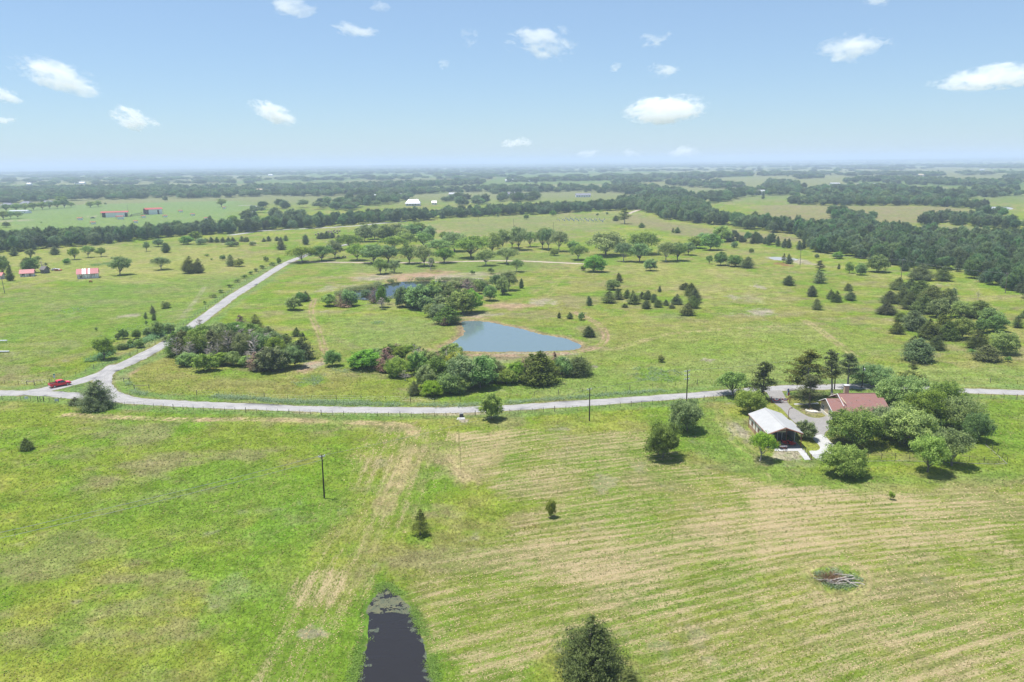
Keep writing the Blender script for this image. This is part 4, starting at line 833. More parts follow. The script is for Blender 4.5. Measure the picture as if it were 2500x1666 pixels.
# ------------------------------------------------------------------ woods: thousands of crowns, one mass each
def src(kind, i):
    mname = PROTO[kind][i][0]
    for o in COL.objects:
        if o.type == 'MESH' and o.data == mname: return o
SRC = [src('D', 0), src('D', 1), src('O', 1), src('J', 0), src('J', 1), src('D', 2), src('O', 0)]
SRC = [s for s in SRC if s]
def woods_tree(name, srcs):
    ng = bpy.data.node_groups.new(name, 'GeometryNodeTree')
    ng.interface.new_socket('Geometry', in_out='INPUT', socket_type='NodeSocketGeometry'); ng.interface.new_socket('Geometry', in_out='OUTPUT', socket_type='NodeSocketGeometry')
    gi = ng.nodes.new('NodeGroupInput'); go = ng.nodes.new('NodeGroupOutput')
    j = ng.nodes.new('GeometryNodeGeometryToInstance')
    for s in reversed(srcs):
        oi = ng.nodes.new('GeometryNodeObjectInfo'); oi.inputs['Object'].default_value = s; oi.inputs['As Instance'].default_value = False
        gti = ng.nodes.new('GeometryNodeGeometryToInstance'); ng.links.new(oi.outputs['Geometry'], gti.inputs[0]); s['_n'] = 0; del s['_n']
        if 'jn' not in locals(): jn = ng.nodes.new('GeometryNodeJoinGeometry')
        ng.links.new(gti.outputs[0], jn.inputs[0])
    ng.nodes.remove(j)
    iop = ng.nodes.new('GeometryNodeInstanceOnPoints'); iop.inputs['Pick Instance'].default_value = True
    def attr(nm, typ):
        a = ng.nodes.new('GeometryNodeInputNamedAttribute'); a.data_type = typ; a.inputs['Name'].default_value = nm; return a.outputs['Attribute']
    ng.links.new(gi.outputs[0], iop.inputs['Points']); ng.links.new(jn.outputs[0], iop.inputs['Instance'])
    ng.links.new(attr('pick', 'INT'), iop.inputs['Instance Index']); ng.links.new(attr('size', 'FLOAT_VECTOR'), iop.inputs['Scale'])
    rot = ng.nodes.new('FunctionNodeEulerToRotation'); ng.links.new(attr('turn', 'FLOAT_VECTOR'), rot.inputs[0]); ng.links.new(rot.outputs[0], iop.inputs['Rotation'])
    ng.links.new(iop.outputs[0], go.inputs[0]); return ng
WOODS_NG = woods_tree('woods_scatter', SRC)
wrg = np.random.default_rng(77)
def woods(name, polys, label, spacing, hgt=(8, 13), wid=(8, 12), juni=0.25, thin=0.0):
    P = []
    for pts in polys:
        W = GP(pts); xs = [p.x for p in W]; ys = [p.y for p in W]
        nx = int((max(xs) - min(xs)) / spacing) + 1; ny = int((max(ys) - min(ys)) / spacing) + 1
        X, Y = np.meshgrid(np.arange(nx) * spacing + min(xs), np.arange(ny) * spacing + min(ys))
        X = X.ravel() + wrg.uniform(-0.5, 0.5, X.size) * spacing; Y = Y.ravel() + wrg.uniform(-0.5, 0.5, Y.size) * spacing
        sd = poly_sd(X, Y, W, 10.0); keep = sd < (fbm(X / 40, Y / 40, 91, 2) - 0.5) * spacing * 1.5
        if thin: keep &= wrg.uniform(0, 1, X.size) > thin * fbm(X / 60, Y / 60, 93, 2) * 2
        P.append(np.stack([X[keep], Y[keep]], -1))
    return scatter(name, np.concatenate(P), label, hgt, wid, juni)
def scatter(name, P, label, hgt, wid, juni):
    n = len(P); z = land_height(P[:, 0], P[:, 1], False)
    me = bpy.data.meshes.new(name); me.vertices.add(n); me.vertices.foreach_set('co', np.stack([P[:, 0], P[:, 1], z], -1).ravel()); me.update()
    isj = wrg.uniform(0, 1, n) < juni; names = [s.data for s in SRC]
    ji = [i for i, s in enumerate(SRC) if s.data in [q[0] for q in PROTO['J']]]; di = [i for i in range(len(SRC)) if i not in ji]
    pick = np.where(isj, wrg.choice(ji, n), wrg.choice(di, n)).astype(np.int32)
    ph = {s.data.name: s for s in SRC}
    dims = np.array([[next((q[3], q[2]) for kk in PROTO.values() for q in kk if q[0] == s.data)][0] for s in SRC])
    w = wrg.uniform(*wid, n) * np.where(isj, 0.72, 1); h = wrg.uniform(*hgt, n) * np.where(isj, 0.85, 1)
    size = np.stack([w / dims[pick, 0], w / dims[pick, 0], h / dims[pick, 1]], -1)
    for nm, typ, arr, key in (('pick', 'INT', pick, 'value'), ('size', 'FLOAT_VECTOR', size.astype(np.float32).ravel(), 'vector'), ('turn', 'FLOAT_VECTOR', np.stack([np.zeros(n), np.zeros(n), wrg.uniform(0, 6.28, n)], -1).astype(np.float32).ravel(), 'vector')):
        at = me.attributes.new(nm, typ, 'POINT'); at.data.foreach_set(key, arr)
    o = link(name, me); md = o.modifiers.new('scatter', 'NODES'); md.node_group = WOODS_NG
    tag(o, label, 'woods', kind='stuff'); return n
tot = 0
tot += woods('treeline', [[(-80,628),(0,619),(68,614),(152,606),(256,597),(340,588),(385,583),(385,573),(300,578),(150,586),(0,593),(-80,596)],
  [(378,584),(470,575),(560,571),(612,567),(612,562),(520,564),(400,570)]], 'dense dark tree belt behind the barn pasture', 7.5, (7.5, 14), (7, 12), 0.15)
tot += woods('treeline', [[(608,569),(654,562),(763,558),(872,548),(926,545),(1024,540),(1117,532),(1240,527),(1340,524),(1424,518),(1562,512),(1540,507),(1400,512),(1240,519),(1117,525),(953,534),(860,540),(752,549),(620,560)]],
  'long tree belt behind the hay bales', 9, (8, 14.5), (8, 13), 0.15)
tot += woods('treeline', [[(1562,513),(1590,521),(1615,534),(1660,541),(1713,549),(1780,554),(1860,564),(1947,574),(1990,580),(1960,562),(1900,556),(1840,550),(1770,543),(1730,533),(1725,514),(1700,503),(1640,496),(1590,494),(1540,496),(1500,500),(1530,508)]],
  'wooded rise around the far lane', 9, (10, 15), (9, 13), 0.1)
tot += woods('treeline', [[(1758,591),(1860,598),(1924,609),(1970,616),(1970,608),(1924,602),(1860,592),(1770,586)]], 'narrow hedge of trees leading to the forest', 6, (6, 9), (6, 8), 0.6)
tot += woods('forest', [[(1966,616),(2031,622),(2106,630),(2157,651),(2227,657),(2289,660),(2359,667),(2365,684),(2429,698),(2500,731),(2620,780),(2700,700),(2640,590),(2500,578),(2471,587),(2401,587),(2317,581),(2233,574),(2176,568),(2118,558),(2040,556),(1980,558),(1950,575),(1970,600)]],
  'broad dark juniper forest on the hillside', 6.5, (6, 12), (6, 10.5), 0.4)
tot += woods('treeline', [[(1924,500),(2008,502),(2120,503),(2218,502),(2317,507),(2387,512),(2420,508),(2300,494),(2120,490),(1930,490)],
  [(2022,528),(2060,548),(2120,556),(2126,545),(2060,524),(2030,518)],[(2170,570),(2205,572),(2206,560),(2175,556)],[(2210,566),(2300,546),(2318,534),(2305,532),(2240,548)],[(2320,548),(2420,556),(2500,566),(2500,556),(2400,545),(2330,540)],[(2380,530),(2440,534),(2440,526),(2385,522)]], 'tree belts between the dry far fields', 10, (8, 13), (9, 13), 0.3)
FARW = [[(1840,478),(1960,478),(2000,484),(2180,492),(2360,486),(2500,480),(2500,470),(2360,470),(2200,474),(2060,470),(1990,470),(1860,468)],
 [(1990,470),(2080,472),(2240,474),(2240,464),(2100,458),(2000,462)],[(2048,447),(2140,446),(2240,452),(2420,458),(2500,454),(2500,448),(2400,448),(2240,440),(2100,440)],
 [(1860,460),(1940,470),(1970,468),(1940,450),(1870,446)],[(1720,500),(1860,478),(1850,466),(1760,476),(1700,486)],[(1500,470),(1600,486),(1700,488),(1650,468),(1560,456),(1480,458)],
 [(1200,473),(1360,468),(1400,466),(1480,472),(1490,466),(1380,458),(1220,462)],[(1620,452),(1760,462),(1820,458),(1760,450),(1640,446)],
 [(0,498),(180,492),(400,486),(560,484),(640,480),(640,473),(560,470),(400,472),(180,474),(0,480)],[(-80,484),(200,474),(420,470),(640,466),(640,462),(400,460),(180,462),(-80,466)],
 [(620,480),(760,480),(920,478),(1100,470),(1240,464),(1240,459),(1100,464),(900,470),(760,472),(620,474)],[(600,466),(800,464),(1000,460),(1180,452),(1180,446),(1000,451),(800,456),(600,458)],
 [(770,512),(850,516),(900,506),(980,494),(1000,490),(980,484),(900,488),(800,498)],[(930,490),(1010,486),(1010,482),(930,484)],[(1090,494),(1140,492),(1140,488),(1100,488)],[(1105,503),(1170,501),(1200,496),(1130,497)],[(1210,496),(1330,490),(1310,484),(1230,488)],
 [(720,508),(760,507),(760,502),(724,502)],[(676,513),(706,512),(700,505),(680,506)],[(626,522),(650,520),(648,508),(632,506)],[(600,540),(690,545),(760,534),(680,530)],
 [(1240,447),(1500,442),(1740,436),(1840,432),(1840,428),(1700,430),(1440,438),(1240,442)],[(1850,432),(2000,428),(2000,424),(1860,427)],[(2040,412),(2120,414),(2210,416),(2200,412),(2100,409)],[(2110,424),(2160,428),(2260,430),(2310,430),(2300,426),(2200,424)],
 [(2260,408),(2380,409),(2500,412),(2500,406),(2380,405)],[(2450,438),(2500,440),(2500,434),(2460,434)],[(1940,440),(2010,438),(2010,434),(1950,436)],[(1480,452),(1560,450),(1600,446),(1540,446)],[(1660,436),(1740,440),(1740,436),(1680,432)]]
tot += woods('distant_woods', FARW, 'blue-green belts of woodland across the far plain', 15, (8, 16), (13, 21), 0.1, 0.45)
# farthest country: clumps by a density field, thinning to hedges
Xf = wrg.uniform(-19000, 19000, 90000); Yf = wrg.uniform(2400, 24000, 90000); Rf = np.hypot(Xf, Yf)
dens = fbm(Xf / 1500, Yf / 420, 101, 3); hed = np.abs(fbm(Xf / 700, Yf / 420, 103, 3) - 0.5)
lr = Xf / Yf; cut = 0.525 + 0.05 * sstep(0.0, 0.35, lr) - 0.08 * (1 - sstep(-0.45, 0.0, lr))
kf = (np.abs(np.arctan2(Xf, Yf)) < math.radians(37)) & ((dens > cut) | (hed < 0.006)) & (Rf > 2500)
Pf = np.stack([Xf[kf], Yf[kf]], -1)
Rk = np.hypot(Pf[:, 0], Pf[:, 1]); sc = np.clip(Rk / 5000, 1.2, 3.0)
tot += scatter('distant_woods', Pf, 'hazy scattered woods fading into the horizon', (11, 18), (34, 60), 0.0)
# shade trees dotted on the mid pastures
Xs = wrg.uniform(-1500, 2600, 500); Ys = wrg.uniform(1250, 5200, 500); ks = fbm(Xs / 300, Ys / 300, 107, 3) > 0.55
tot += scatter('distant_trees', np.stack([Xs[ks], Ys[ks]], -1), 'single trees dotted over the far pastures', (6, 11), (7, 12), 0.15)
print('WOODS', tot)
# ------------------------------------------------------------------ buildings
def seam_roof_mat(name, c1, c2, axis, scale):
    m, nt, out = new_mat(name); tc = N(nt, 'ShaderNodeTexCoord'); v = tc.outputs['Object']
    w = N(nt, 'ShaderNodeTexWave', Scale=scale); w.bands_direction = axis; nt.links.new(v, w.inputs['Vector'])
    c = mixc(nt, rng(nt, noise(nt, v, 0.5, 4), 0.35, 0.7), c1, c2)
    b = N(nt, 'ShaderNodeBsdfPrincipled', Roughness=0.5); b.inputs['Specular IOR Level'].default_value = 0.4
    bp = N(nt, 'ShaderNodeBump', Strength=0.35, Distance=0.04); nt.links.new(w.outputs['Fac'], bp.inputs['Height'])
    nt.links.new(bp.outputs[0], b.inputs['Normal']); nt.links.new(c, b.inputs['Base Color']); nt.links.new(b.outputs[0], out.inputs[0]); return m
M['white_roof'] = seam_roof_mat('white_metal_roof', (0.375, 0.37, 0.355), (0.33, 0.325, 0.312), 'Y', 1.4)
M['rib_siding'] = seam_roof_mat('ribbed_tan_siding', (0.74, 0.69, 0.58), (0.66, 0.62, 0.52), 'X', 1.4)
M['rib_siding_y'] = seam_roof_mat('ribbed_tan_side_siding', (0.74, 0.71, 0.62), (0.67, 0.64, 0.56), 'Y', 1.4)
def shingle_mat(name, c1, c2, c3):
    m, nt, out = new_mat(name); tc = N(nt, 'ShaderNodeTexCoord'); v = tc.outputs['Object']
    br = N(nt, 'ShaderNodeTexBrick', Scale=1.0); br.inputs['Brick Width'].default_value = 0.6; br.inputs['Row Height'].default_value = 0.28; br.inputs['Mortar Size'].default_value = 0.02
    br.inputs['Color1'].default_value = (*c1, 1); br.inputs['Color2'].default_value = (*c2, 1); br.inputs['Mortar'].default_value = (*[x * 0.7 for x in c1], 1); nt.links.new(v, br.inputs['Vector'])
    c = mixc(nt, rng(nt, noise(nt, v, 0.9, 5, 0.7), 0.48, 0.66), br.outputs[0], c3)
    b = N(nt, 'ShaderNodeBsdfPrincipled', Roughness=0.95); b.inputs['Specular IOR Level'].default_value = 0.1; nt.links.new(c, b.inputs['Base Color']); nt.links.new(b.outputs[0], out.inputs[0]); return m
M['red_shingle'] = shingle_mat('brick_red_shingles', (0.255, 0.135, 0.115), (0.235, 0.120, 0.103), (0.215, 0.130, 0.122))
def slope(a, b, c, d, t):                       # roof plane of thickness t, corners counter-clockwise from above
    a, b, c, d = (Vector(p) for p in (a, b, c, d)); n = (b - a).cross(d - a).normalized()
    return MB().prism([a, b, c, d], n * t)
def window(parent, c, w, h, nx=1, axis='x', frame=None, out=-1, depth=0.07):
    """window on a wall that faces along 'axis' (out = -1 / +1): white frame with sill, recessed panes"""
    f = MB(); t = 0.09
    def bx(mb, u, z, du, dz, off, dd):
        if axis == 'x': mb.box((c[0] + out * off, c[1] + u, c[2] + z), (dd, du, dz))
        else: mb.box((c[0] + u, c[1] + out * off, c[2] + z), (du, dd, dz))
    bx(f, 0, h / 2, w + 2 * t, t, 0.04, depth); bx(f, 0, -h / 2, w + 2 * t + 0.06, t, 0.05, depth + 0.04)
    bx(f, -w / 2 - t / 2, 0, t, h - t, 0.04, depth); bx(f, w / 2 + t / 2, 0, t, h - t, 0.04, depth)
    for i in range(1, nx): bx(f, -w / 2 + w * i / nx, 0, 0.07, h - t, 0.038, depth)
    bx(f, 0, 0, w, 0.05, 0.030, depth * 0.6)
    fr = f.build('window', frame or M['white_paint'], parent)
    for i in range(nx):
        p = MB(); bx(p, -w / 2 + w * (i + 0.5) / nx, 0, w / nx - 0.07, h - t, 0.012, 0.015); p.build('pane', M['glass'], fr)
    return fr
# ---- the house
hs = empty('house', (86.2, 194, 0)); HX, HY = 86.2, 194.0
tag(hs, 'tan house with a brick-red shingle roof and chimney among yard trees', 'house')
def L(x, y, z): return (x - HX, y - HY, z)
b = MB(); b.prism([L(80.0, 189.4, 0), L(91.9, 189.4, 0), L(91.9, 200.6, 0), L(83.4, 200.6, 0), L(83.4, 197.9, 0), L(80.0, 197.9, 0)], (0, 0, 2.58)); b.build('wall', M['tan_brick'], hs)
b = MB()
b.prism([L(80.02, 189.4, 2.58), L(80.02, 197.9, 2.58), L(80.02, 193.65, 4.42)], (0.25, 0, 0)); b.build('gable', M['tan_brick'], hs)
b = MB(); b.prism([L(83.2, 190.6, 4.3), L(83.2, 199.4, 4.3), L(83.2, 195.0, 5.3)], (0.2, 0, 0)); b.build('gable', M['tan_brick'], hs)
b = MB(); b.prism([L(91.7, 189.4, 2.58), L(91.7, 200.6, 2.58), L(91.7, 195.0, 5.25)], (0.2, 0, 0)); b.build('gable', M['tan_brick'], hs)
MB().box(L(79.93, 193.65, 0.4), (0.14, 8.7, 0.8)).build('stone_base', M['limestone'], hs)
rz = 0.12
def rf(*c): return slope(*[L(*p) for p in c], rz).build('roof', M['red_shingle'], hs)
rf((82.9, 188.6, 2.62), (92.4, 188.6, 2.62), (92.4, 195.0, 5.45), (82.9, 195.0, 5.45))
rf((92.4, 201.4, 2.62), (82.9, 201.4, 2.62), (82.9, 195.0, 5.45), (92.4, 195.0, 5.45))
rf((79.45, 189.0, 2.60), (83.05, 189.0, 2.60), (83.05, 193.65, 4.62), (79.45, 193.65, 4.62))
rf((83.05, 198.3, 2.60), (79.45, 198.3, 2.60), (79.45, 193.65, 4.62), (83.05, 193.65, 4.62))
rf((92.45, 190.0, 2.75), (94.2, 190.0, 2.75), (94.2, 194.0, 4.55), (92.45, 194.0, 4.55))
rf((94.2, 198.0, 2.75), (92.45, 198.0, 2.75), (92.45, 194.0, 4.55), (94.2, 194.0, 4.55))
b = MB(); b.prism([L(92.0, 190.4, 0), L(93.9, 190.4, 0), L(93.9, 197.6, 0), L(92.0, 197.6, 0)], (0, 0, 2.7)); b.build('wall', M['tan_brick'], hs)
# raised hip of the front room, seen as a line down the roof
b = MB(); b.tube([L(81.6, 193.4, 4.60), L(85.6, 189.2, 3.02)], 0.13, 5); b.build('ridge_cap', M['red_shingle'], hs)
b = MB(); b.tube([L(82.9, 195.0, 5.6), L(92.4, 195.0, 5.6)], 0.11, 5); b.build('ridge_cap', M['red_shingle'], hs)
for (p, q) in (((79.4, 189.0, 2.66), (79.4, 193.65, 4.70)), ((79.4, 193.65, 4.70), (79.4, 198.3, 2.66)), ((82.86, 195.0, 5.5), (82.86, 199.6, 3.5)), ((82.86, 190.6, 3.6), (82.86, 195.0, 5.5))):
    MB().tube([L(*p), L(*q)], 0.10, 4).build('bargeboard', M['white_paint'], hs)
MB().box(L(87.65, 188.52, 2.60), (9.4, 0.12, 0.18)).build('gutter', M['white_paint'], hs)
ch = MB().box(L(86.5, 198.4, 4.6), (1.1, 0.9, 4.2)).build('chimney', M['tan_brick'], hs)
MB().box(L(86.5, 198.4, 6.78), (1.3, 1.1, 0.16)).build('chimney_cap', M['white_paint'], ch)
for y in (196.4, 191.6): window(hs, L(79.98, y, 1.55), 1.7, 1.35, 2)
window(hs, L(88.5, 189.38, 1.6), 1.6, 1.2, 2, 'y'); window(hs, L(85.0, 189.38, 1.6), 1.4, 1.2, 2, 'y')
for x, y, z in ((85.2, 191.6, 3.95), (86.6, 192.3, 4.3), (88.2, 191.0, 3.72), (90.0, 192.4, 4.33)):
    MB().tube([L(x, y, z), L(x, y, z + 0.4)], 0.07, 6).build('roof_vent', M['tan_brick'], hs)
# planter with stones by the gable
pl = empty('stone_planter', G(1990, 1004)); tag(pl, 'curved white stone planter bed beside the house gable', 'planter')
pts = [(-2.0, 0.9), (-2.4, 0.1), (-2.0, -0.8), (-1.2, -1.4), (-0.2, -1.6), (0.8, -1.7)]
for i, (x, y) in enumerate(smooth_line([(x, y, 0) for x, y in pts], 3) and [(p.x, p.y) for p in smooth_line([(x, y, 0) for x, y in pts], 3)]):
    MB().box((x, y, 0.14), (0.42, 0.30, 0.30), 0.6 + i * 0.2).build('stone', M['limestone'], pl)
MB().prism([(-2.0, 0.9, 0.04), (-2.3, 0.1, 0.04), (-1.9, -0.8, 0.04), (-1.1, -1.3, 0.04), (0.8, -1.6, 0.04), (0.6, 0.6, 0.04)], (0, 0, 0.06)).build('gravel_bed', M['limestone'], pl)
# ---- the metal shop with its open bay
SX, SY = 61.6, 178.4
sh = empty('metal_shop', (SX, SY, 0)); tag(sh, 'tan metal shop with white roof and open carport end', 'building')
def S(x, y, z): return (x - SX, y - SY, z)
x0, x1, y0, y1, ym, ez, rzz = 57.8, 65.45, 171.15, 185.7, 175.4, 3.45, 4.85
MB().box(S(x0 + 0.05, (y0 + 0.2 + y1) / 2, ez / 2 + 0.5), (0.1, y1 - y0 - 0.3, ez - 1.0)).build('side_wall', M['rib_siding_y'], sh)
MB().box(S(x0 + 0.045, (y0 + 0.2 + y1) / 2, 0.5), (0.13, y1 - y0 - 0.3, 1.0)).build('wainscot', M['wainscot'], sh)
MB().box(S(x1 - 0.05, (ym + y1) / 2, ez / 2), (0.1, y1 - ym, ez)).build('side_wall', M['rib_siding_y'], sh)
MB().prism([S(x0 + 0.1, y1 - 0.1, 0), S(x1 - 0.1, y1 - 0.1, 0), S(x1 - 0.1, y1 - 0.1, ez), S(61.6, y1 - 0.1, rzz - 0.1), S(x0 + 0.1, y1 - 0.1, ez)], (0, 0.1, 0)).build('rear_wall', M['rib_siding'], sh)
xin = 63.4
MB().prism([S(x0 + 0.1, ym, 1.0), S(xin, ym, 1.0), S(xin, ym, 4.15), S(61.6, ym, rzz - 0.15), S(x0 + 0.1, ym, ez)], (0, 0.1, 0)).build('bay_wall', M['rib_siding'], sh)
MB().box(S((x0 + xin) / 2, ym + 0.04, 0.5), (xin - x0 - 0.2, 0.12, 1.0)).build('bay_wainscot', M['wainscot'], sh)
dr = MB().box(S(61.9, ym - 0.06, 1.15), (2.9, 0.06, 2.25)).build('sliding_door', M['dark_metal'], sh)
for x in (61.35, 62.35): MB().box(S(x, ym - 0.11, 1.15), (0.12, 0.05, 2.2)).build('door_stile', M['insulator'], dr)
def srf(*c): return slope(*[S(*p) for p in c], 0.07).build('roof', M['white_roof'], sh)
srf((x0 - 0.25, y0 - 0.1, ez - 0.06), (61.6, y0 - 0.1, rzz), (61.6, y1 + 0.2, rzz), (x0 - 0.25, y1 + 0.2, ez - 0.06))
srf((61.6, y0 - 0.1, rzz), (x1 + 0.25, y0 - 0.1, ez - 0.06), (x1 + 0.25, y1 + 0.2, ez - 0.06), (61.6, y1 + 0.2, rzz))
MB().box(S(61.6, (y0 + y1) / 2 + 0.05, rzz + 0.07), (0.4, y1 - y0 + 0.3, 0.05)).build('ridge_cap', M['white_roof'], sh)
for p, q in (((x0 - 0.2, y0 - 0.14, ez - 0.12), (61.6, y0 - 0.14, rzz - 0.05)), ((61.6, y0 - 0.14, rzz - 0.05), (x1 + 0.2, y0 - 0.14, ez - 0.12))):
    MB().tube([S(*p), S(*q)], 0.13, 4).build('rake_trim', M['brown_trim'], sh)
MB().tube([S(x0 - 0.26, y0 - 0.1, ez - 0.10), S(x0 - 0.26, y1 + 0.2, ez - 0.10)], 0.09, 4).build('eave_trim', M['brown_trim'], sh)
for x, y in ((x0 + 0.08, y0 + 0.05), (x1 - 0.1, y0 + 0.05), (x0 - 0.02, ym), (x0 - 0.02, 180.5), (x0 - 0.02, y1 - 0.1), (xin, ym - 0.05)):
    MB().box(S(x, y, ez / 2), (0.18, 0.18, ez)).build('corner_trim' if y > y0 + 1 else 'post', M['brown_trim'], sh)
MB().box(S(61.65, y0 + 2.1, ez - 0.0), (7.2, 0.14, 0.16)).build('beam', M['brown_trim'], sh)
for y in (183.0, 178.0): window(sh, S(x0 - 0.02, y, 1.9), 1.0, 0.9, 1, 'x', M['brown_trim'])
MB().box(S(61.6, (y0 + ym) / 2 - 0.1, 0.05), (7.9, ym - y0 + 0.2, 0.10)).build('floor_slab', M['old_concrete'], sh)
srf2 = slope(S(65.55, 176.2, 2.85), S(67.2, 176.2, 2.45), S(67.2, 183.2, 2.45), S(65.55, 183.2, 2.85), 0.05); srf2.build('awning', M['white_roof'], sh)
for y in (176.4, 183.0): MB().box(S(67.1, y, 1.22), (0.1, 0.1, 2.42)).build('awning_post', M['brown_trim'], sh)
# ---- generic farm buildings
def farm(name, px, wpx, depth, wh, rh, wall, roof, label, cat='house', rz=0.0, win=3, door=True, over=0.5, hip=0.0, chim=False, porch=False, group=None, skew=0.0):
    g = G(*px); k = ppm(g); W = wpx / k / max(0.5, math.cos(rz)); D = depth
    e = empty(name, (g.x, g.y + D / 2, zat(g.x, g.y)), rz); tag(e, label, cat, group)
    MB().box((0, 0, wh / 2 - 0.1), (W, D, wh + 0.2)).build('wall', wall, e)
    hp = hip * W / 2; t = 0.18; zr = wh + rh; o = over
    zl = wh - o * rh / (D / 2)
    A, B, C, Dd = (-W / 2 - o, -D / 2 - o, zl), (W / 2 + o, -D / 2 - o, zl), (W / 2 + o, D / 2 + o, zl), (-W / 2 - o, D / 2 + o, zl)
    R1, R2 = (-W / 2 - o + hp, 0, zr), (W / 2 + o - hp, 0, zr)
    slope(A, B, R2, R1, t).build('roof', roof, e); slope(C, Dd, R1, R2, t).build('roof', roof, e)
    if hip: 
        MB().prism([B, C, R2], (0, 0, t)).build('roof', roof, e); MB().prism([Dd, A, R1], (0, 0, t)).build('roof', roof, e)
    else:
        for s in (-1, 1): MB().prism([(s * (W / 2 - 0.1), -D / 2, wh), (s * (W / 2 - 0.1), D / 2, wh), (s * (W / 2 - 0.1), 0, zr - 0.05)], (-s * 0.1, 0, 0)).build('gable', wall, e)
    n = win
    for i in range(n):
        u = -W / 2 + W * (i + 0.5) / n
        if door and i == n // 2: MB().box((u, -D / 2 - 0.04, 1.05), (1.1, 0.08, 2.1)).build('door', M['grey_shingle'], e)
        else: window(e, (u, -D / 2, wh * 0.55), min(1.6, W / n * 0.5), min(1.3, wh * 0.45), 1, 'y')
    if chim:
        c = MB().box((W * 0.22, D * 0.15, zr), (1.0, 1.0, 2.4)).build('chimney', M['white_siding'], e)
    if porch:
        slope((-W / 2 - 1, -D / 2 - 3.2, wh * 0.72), (W / 2 + 1, -D / 2 - 3.2, wh * 0.72), (W / 2 + 1, -D / 2 - 0.1, wh * 0.98), (-W / 2 - 1, -D / 2 - 0.1, wh * 0.98), 0.12).build('porch_roof', roof, e)
        for i in range(6): MB().box((-W / 2 + W * i / 5, -D / 2 - 3.0, wh * 0.36), (0.25, 0.25, wh * 0.72)).build('porch_post', M['white_siding'], e)
    return e
# old striped-roof barn
g0, g1 = G(189, 682), G(240, 679); BW = (g1 - g0).length; ang = math.atan2(g1.y - g0.y, g1.x - g0.x)
bn = empty('old_barn', (g0 + g1) / 2, ang); tag(bn, 'old whitewashed barn with red tin roof patched by white sheets', 'barn')
D = 7.0; wh, rh = 3.1, 2.4
MB().box((0, D / 2, wh / 2), (BW, D, wh)).build('wall', M['old_white'], bn)
slope((-BW / 2 - 0.4, -0.5, wh - 0.35), (BW / 2 + 0.4, -0.5, wh - 0.35), (BW / 2 + 0.4, D / 2, wh + rh), (-BW / 2 - 0.4, D / 2, wh + rh), 0.08).build('roof', M['old_red_roof'], bn)
slope((BW / 2 + 0.4, D + 0.5, wh - 0.35), (-BW / 2 - 0.4, D + 0.5, wh - 0.35), (-BW / 2 - 0.4, D / 2, wh + rh), (BW / 2 + 0.4, D / 2, wh + rh), 0.08).build('roof', M['old_red_roof'], bn)
for s in (-1, 1): MB().prism([(s * (BW / 2 - 0.06), 0, wh), (s * (BW / 2 - 0.06), D, wh), (s * (BW / 2 - 0.06), D / 2, wh + rh - 0.1)], (-s * 0.1, 0, 0)).build('gable', M['old_white'], bn)
for u, w in ((-0.22, 0.075), (-0.115, 0.08), (0.08, 0.095)):
    xa, xb = u * BW - w * BW / 2, u * BW + w * BW / 2
    slope((xa, -0.53, wh - 0.26), (xb, -0.53, wh - 0.26), (xb, D / 2, wh + rh + 0.10), (xa, D / 2, wh + rh + 0.10), 0.02).build('white_sheet', M['white_tin'], bn)
for u, w, h, m in ((-0.32, 0.9, 1.1, 'old_grey'), (0.28, 0.8, 1.9, 'insulator'), (0.0, 0.5, 0.5, 'old_grey'), (-0.18, 1.2, 1.8, 'white_paint')):
    MB().box((u * BW, -0.03, h / 2 + (0.6 if h < 1.5 else 0)), (w, 0.06, h)).build('boarded_opening', M[m], bn)
farm('old_shed', (62, 676), 27, 5.0, 2.2, 1.8, M['old_white'], M['old_red_roof'], 'small whitewashed shed with a sagging red roof under trees', 'shed', 0.35, 2, True)
farm('old_shed', (106, 668), 12, 4.0, 2.6, 1.6, M['old_grey'], M['old_grey'], 'grey weathered board shed leaning against the bushes', 'shed', -0.3, 0, False)
farm('old_shed', (-2, 682), 10, 4.0, 2.2, 1.4, M['old_white'], M['red_roof'], 'sliver of a red-roofed shed at the edge of the view', 'shed', 0.1, 0, False)
# red-roofed cattle farm
def barn(px0, px1, D, wh, rh, label, op):
    a_, b_ = G(*px0), G(*px1); W = (b_ - a_).length; an = math.atan2(b_.y - a_.y, b_.x - a_.x)
    e = empty('cattle_barn', (a_ + b_) / 2, an); tag(e, label, 'barn')
    MB().box((W * 0.06, 0.05, wh / 2), (W * 0.76, 0.1, wh)).build('side_wall', M['white_siding'], e)
    MB().box((W * 0.06, D - 0.05, wh / 2), (W * 0.76, 0.1, wh)).build('rear_wall', M['white_siding'], e)
    MB().box((-W * 0.32 + 0.05, D / 2, wh / 2), (0.1, D - 0.3, wh)).build('partition', M['old_grey'], e)
    MB().box((W * 0.44 - 0.05, D / 2, wh / 2), (0.1, D - 0.3, wh)).build('end_wall', M['white_siding'], e)
    for s in (0, 1):
        y_a, y_b = (-0.3, D / 2) if s == 0 else (D + 0.3, D / 2)
        c4 = [(-W / 2, y_a, wh - 0.3), (W / 2, y_a, wh - 0.3), (W / 2, y_b, wh + rh), (-W / 2, y_b, wh + rh)]
        if s: c4 = [c4[1], c4[0], c4[3], c4[2]]
        slope(*c4, 0.15).build('roof', M['red_roof'], e)
    for u in (-0.49, -0.40, 0.49):
        for y in (0.1, D - 0.1): MB().box((u * W, y, wh / 2), (0.25, 0.25, wh)).build('post', M['old_grey'], e)
    MB().box((-W * 0.41, D - 0.3, wh / 2), (W * 0.17, 0.1, wh)).build('bay_wall', M['old_grey'], e)
    MB().box((op * W, -0.03, wh * 0.4), (W * 0.10, 0.06, wh * 0.8)).build('doorway', M['dark_metal'], e)
    return e
barn((246, 532), (314, 530), 11, 6.4, 1.1, 'long white cattle barn with a bright red roof', 0.42)
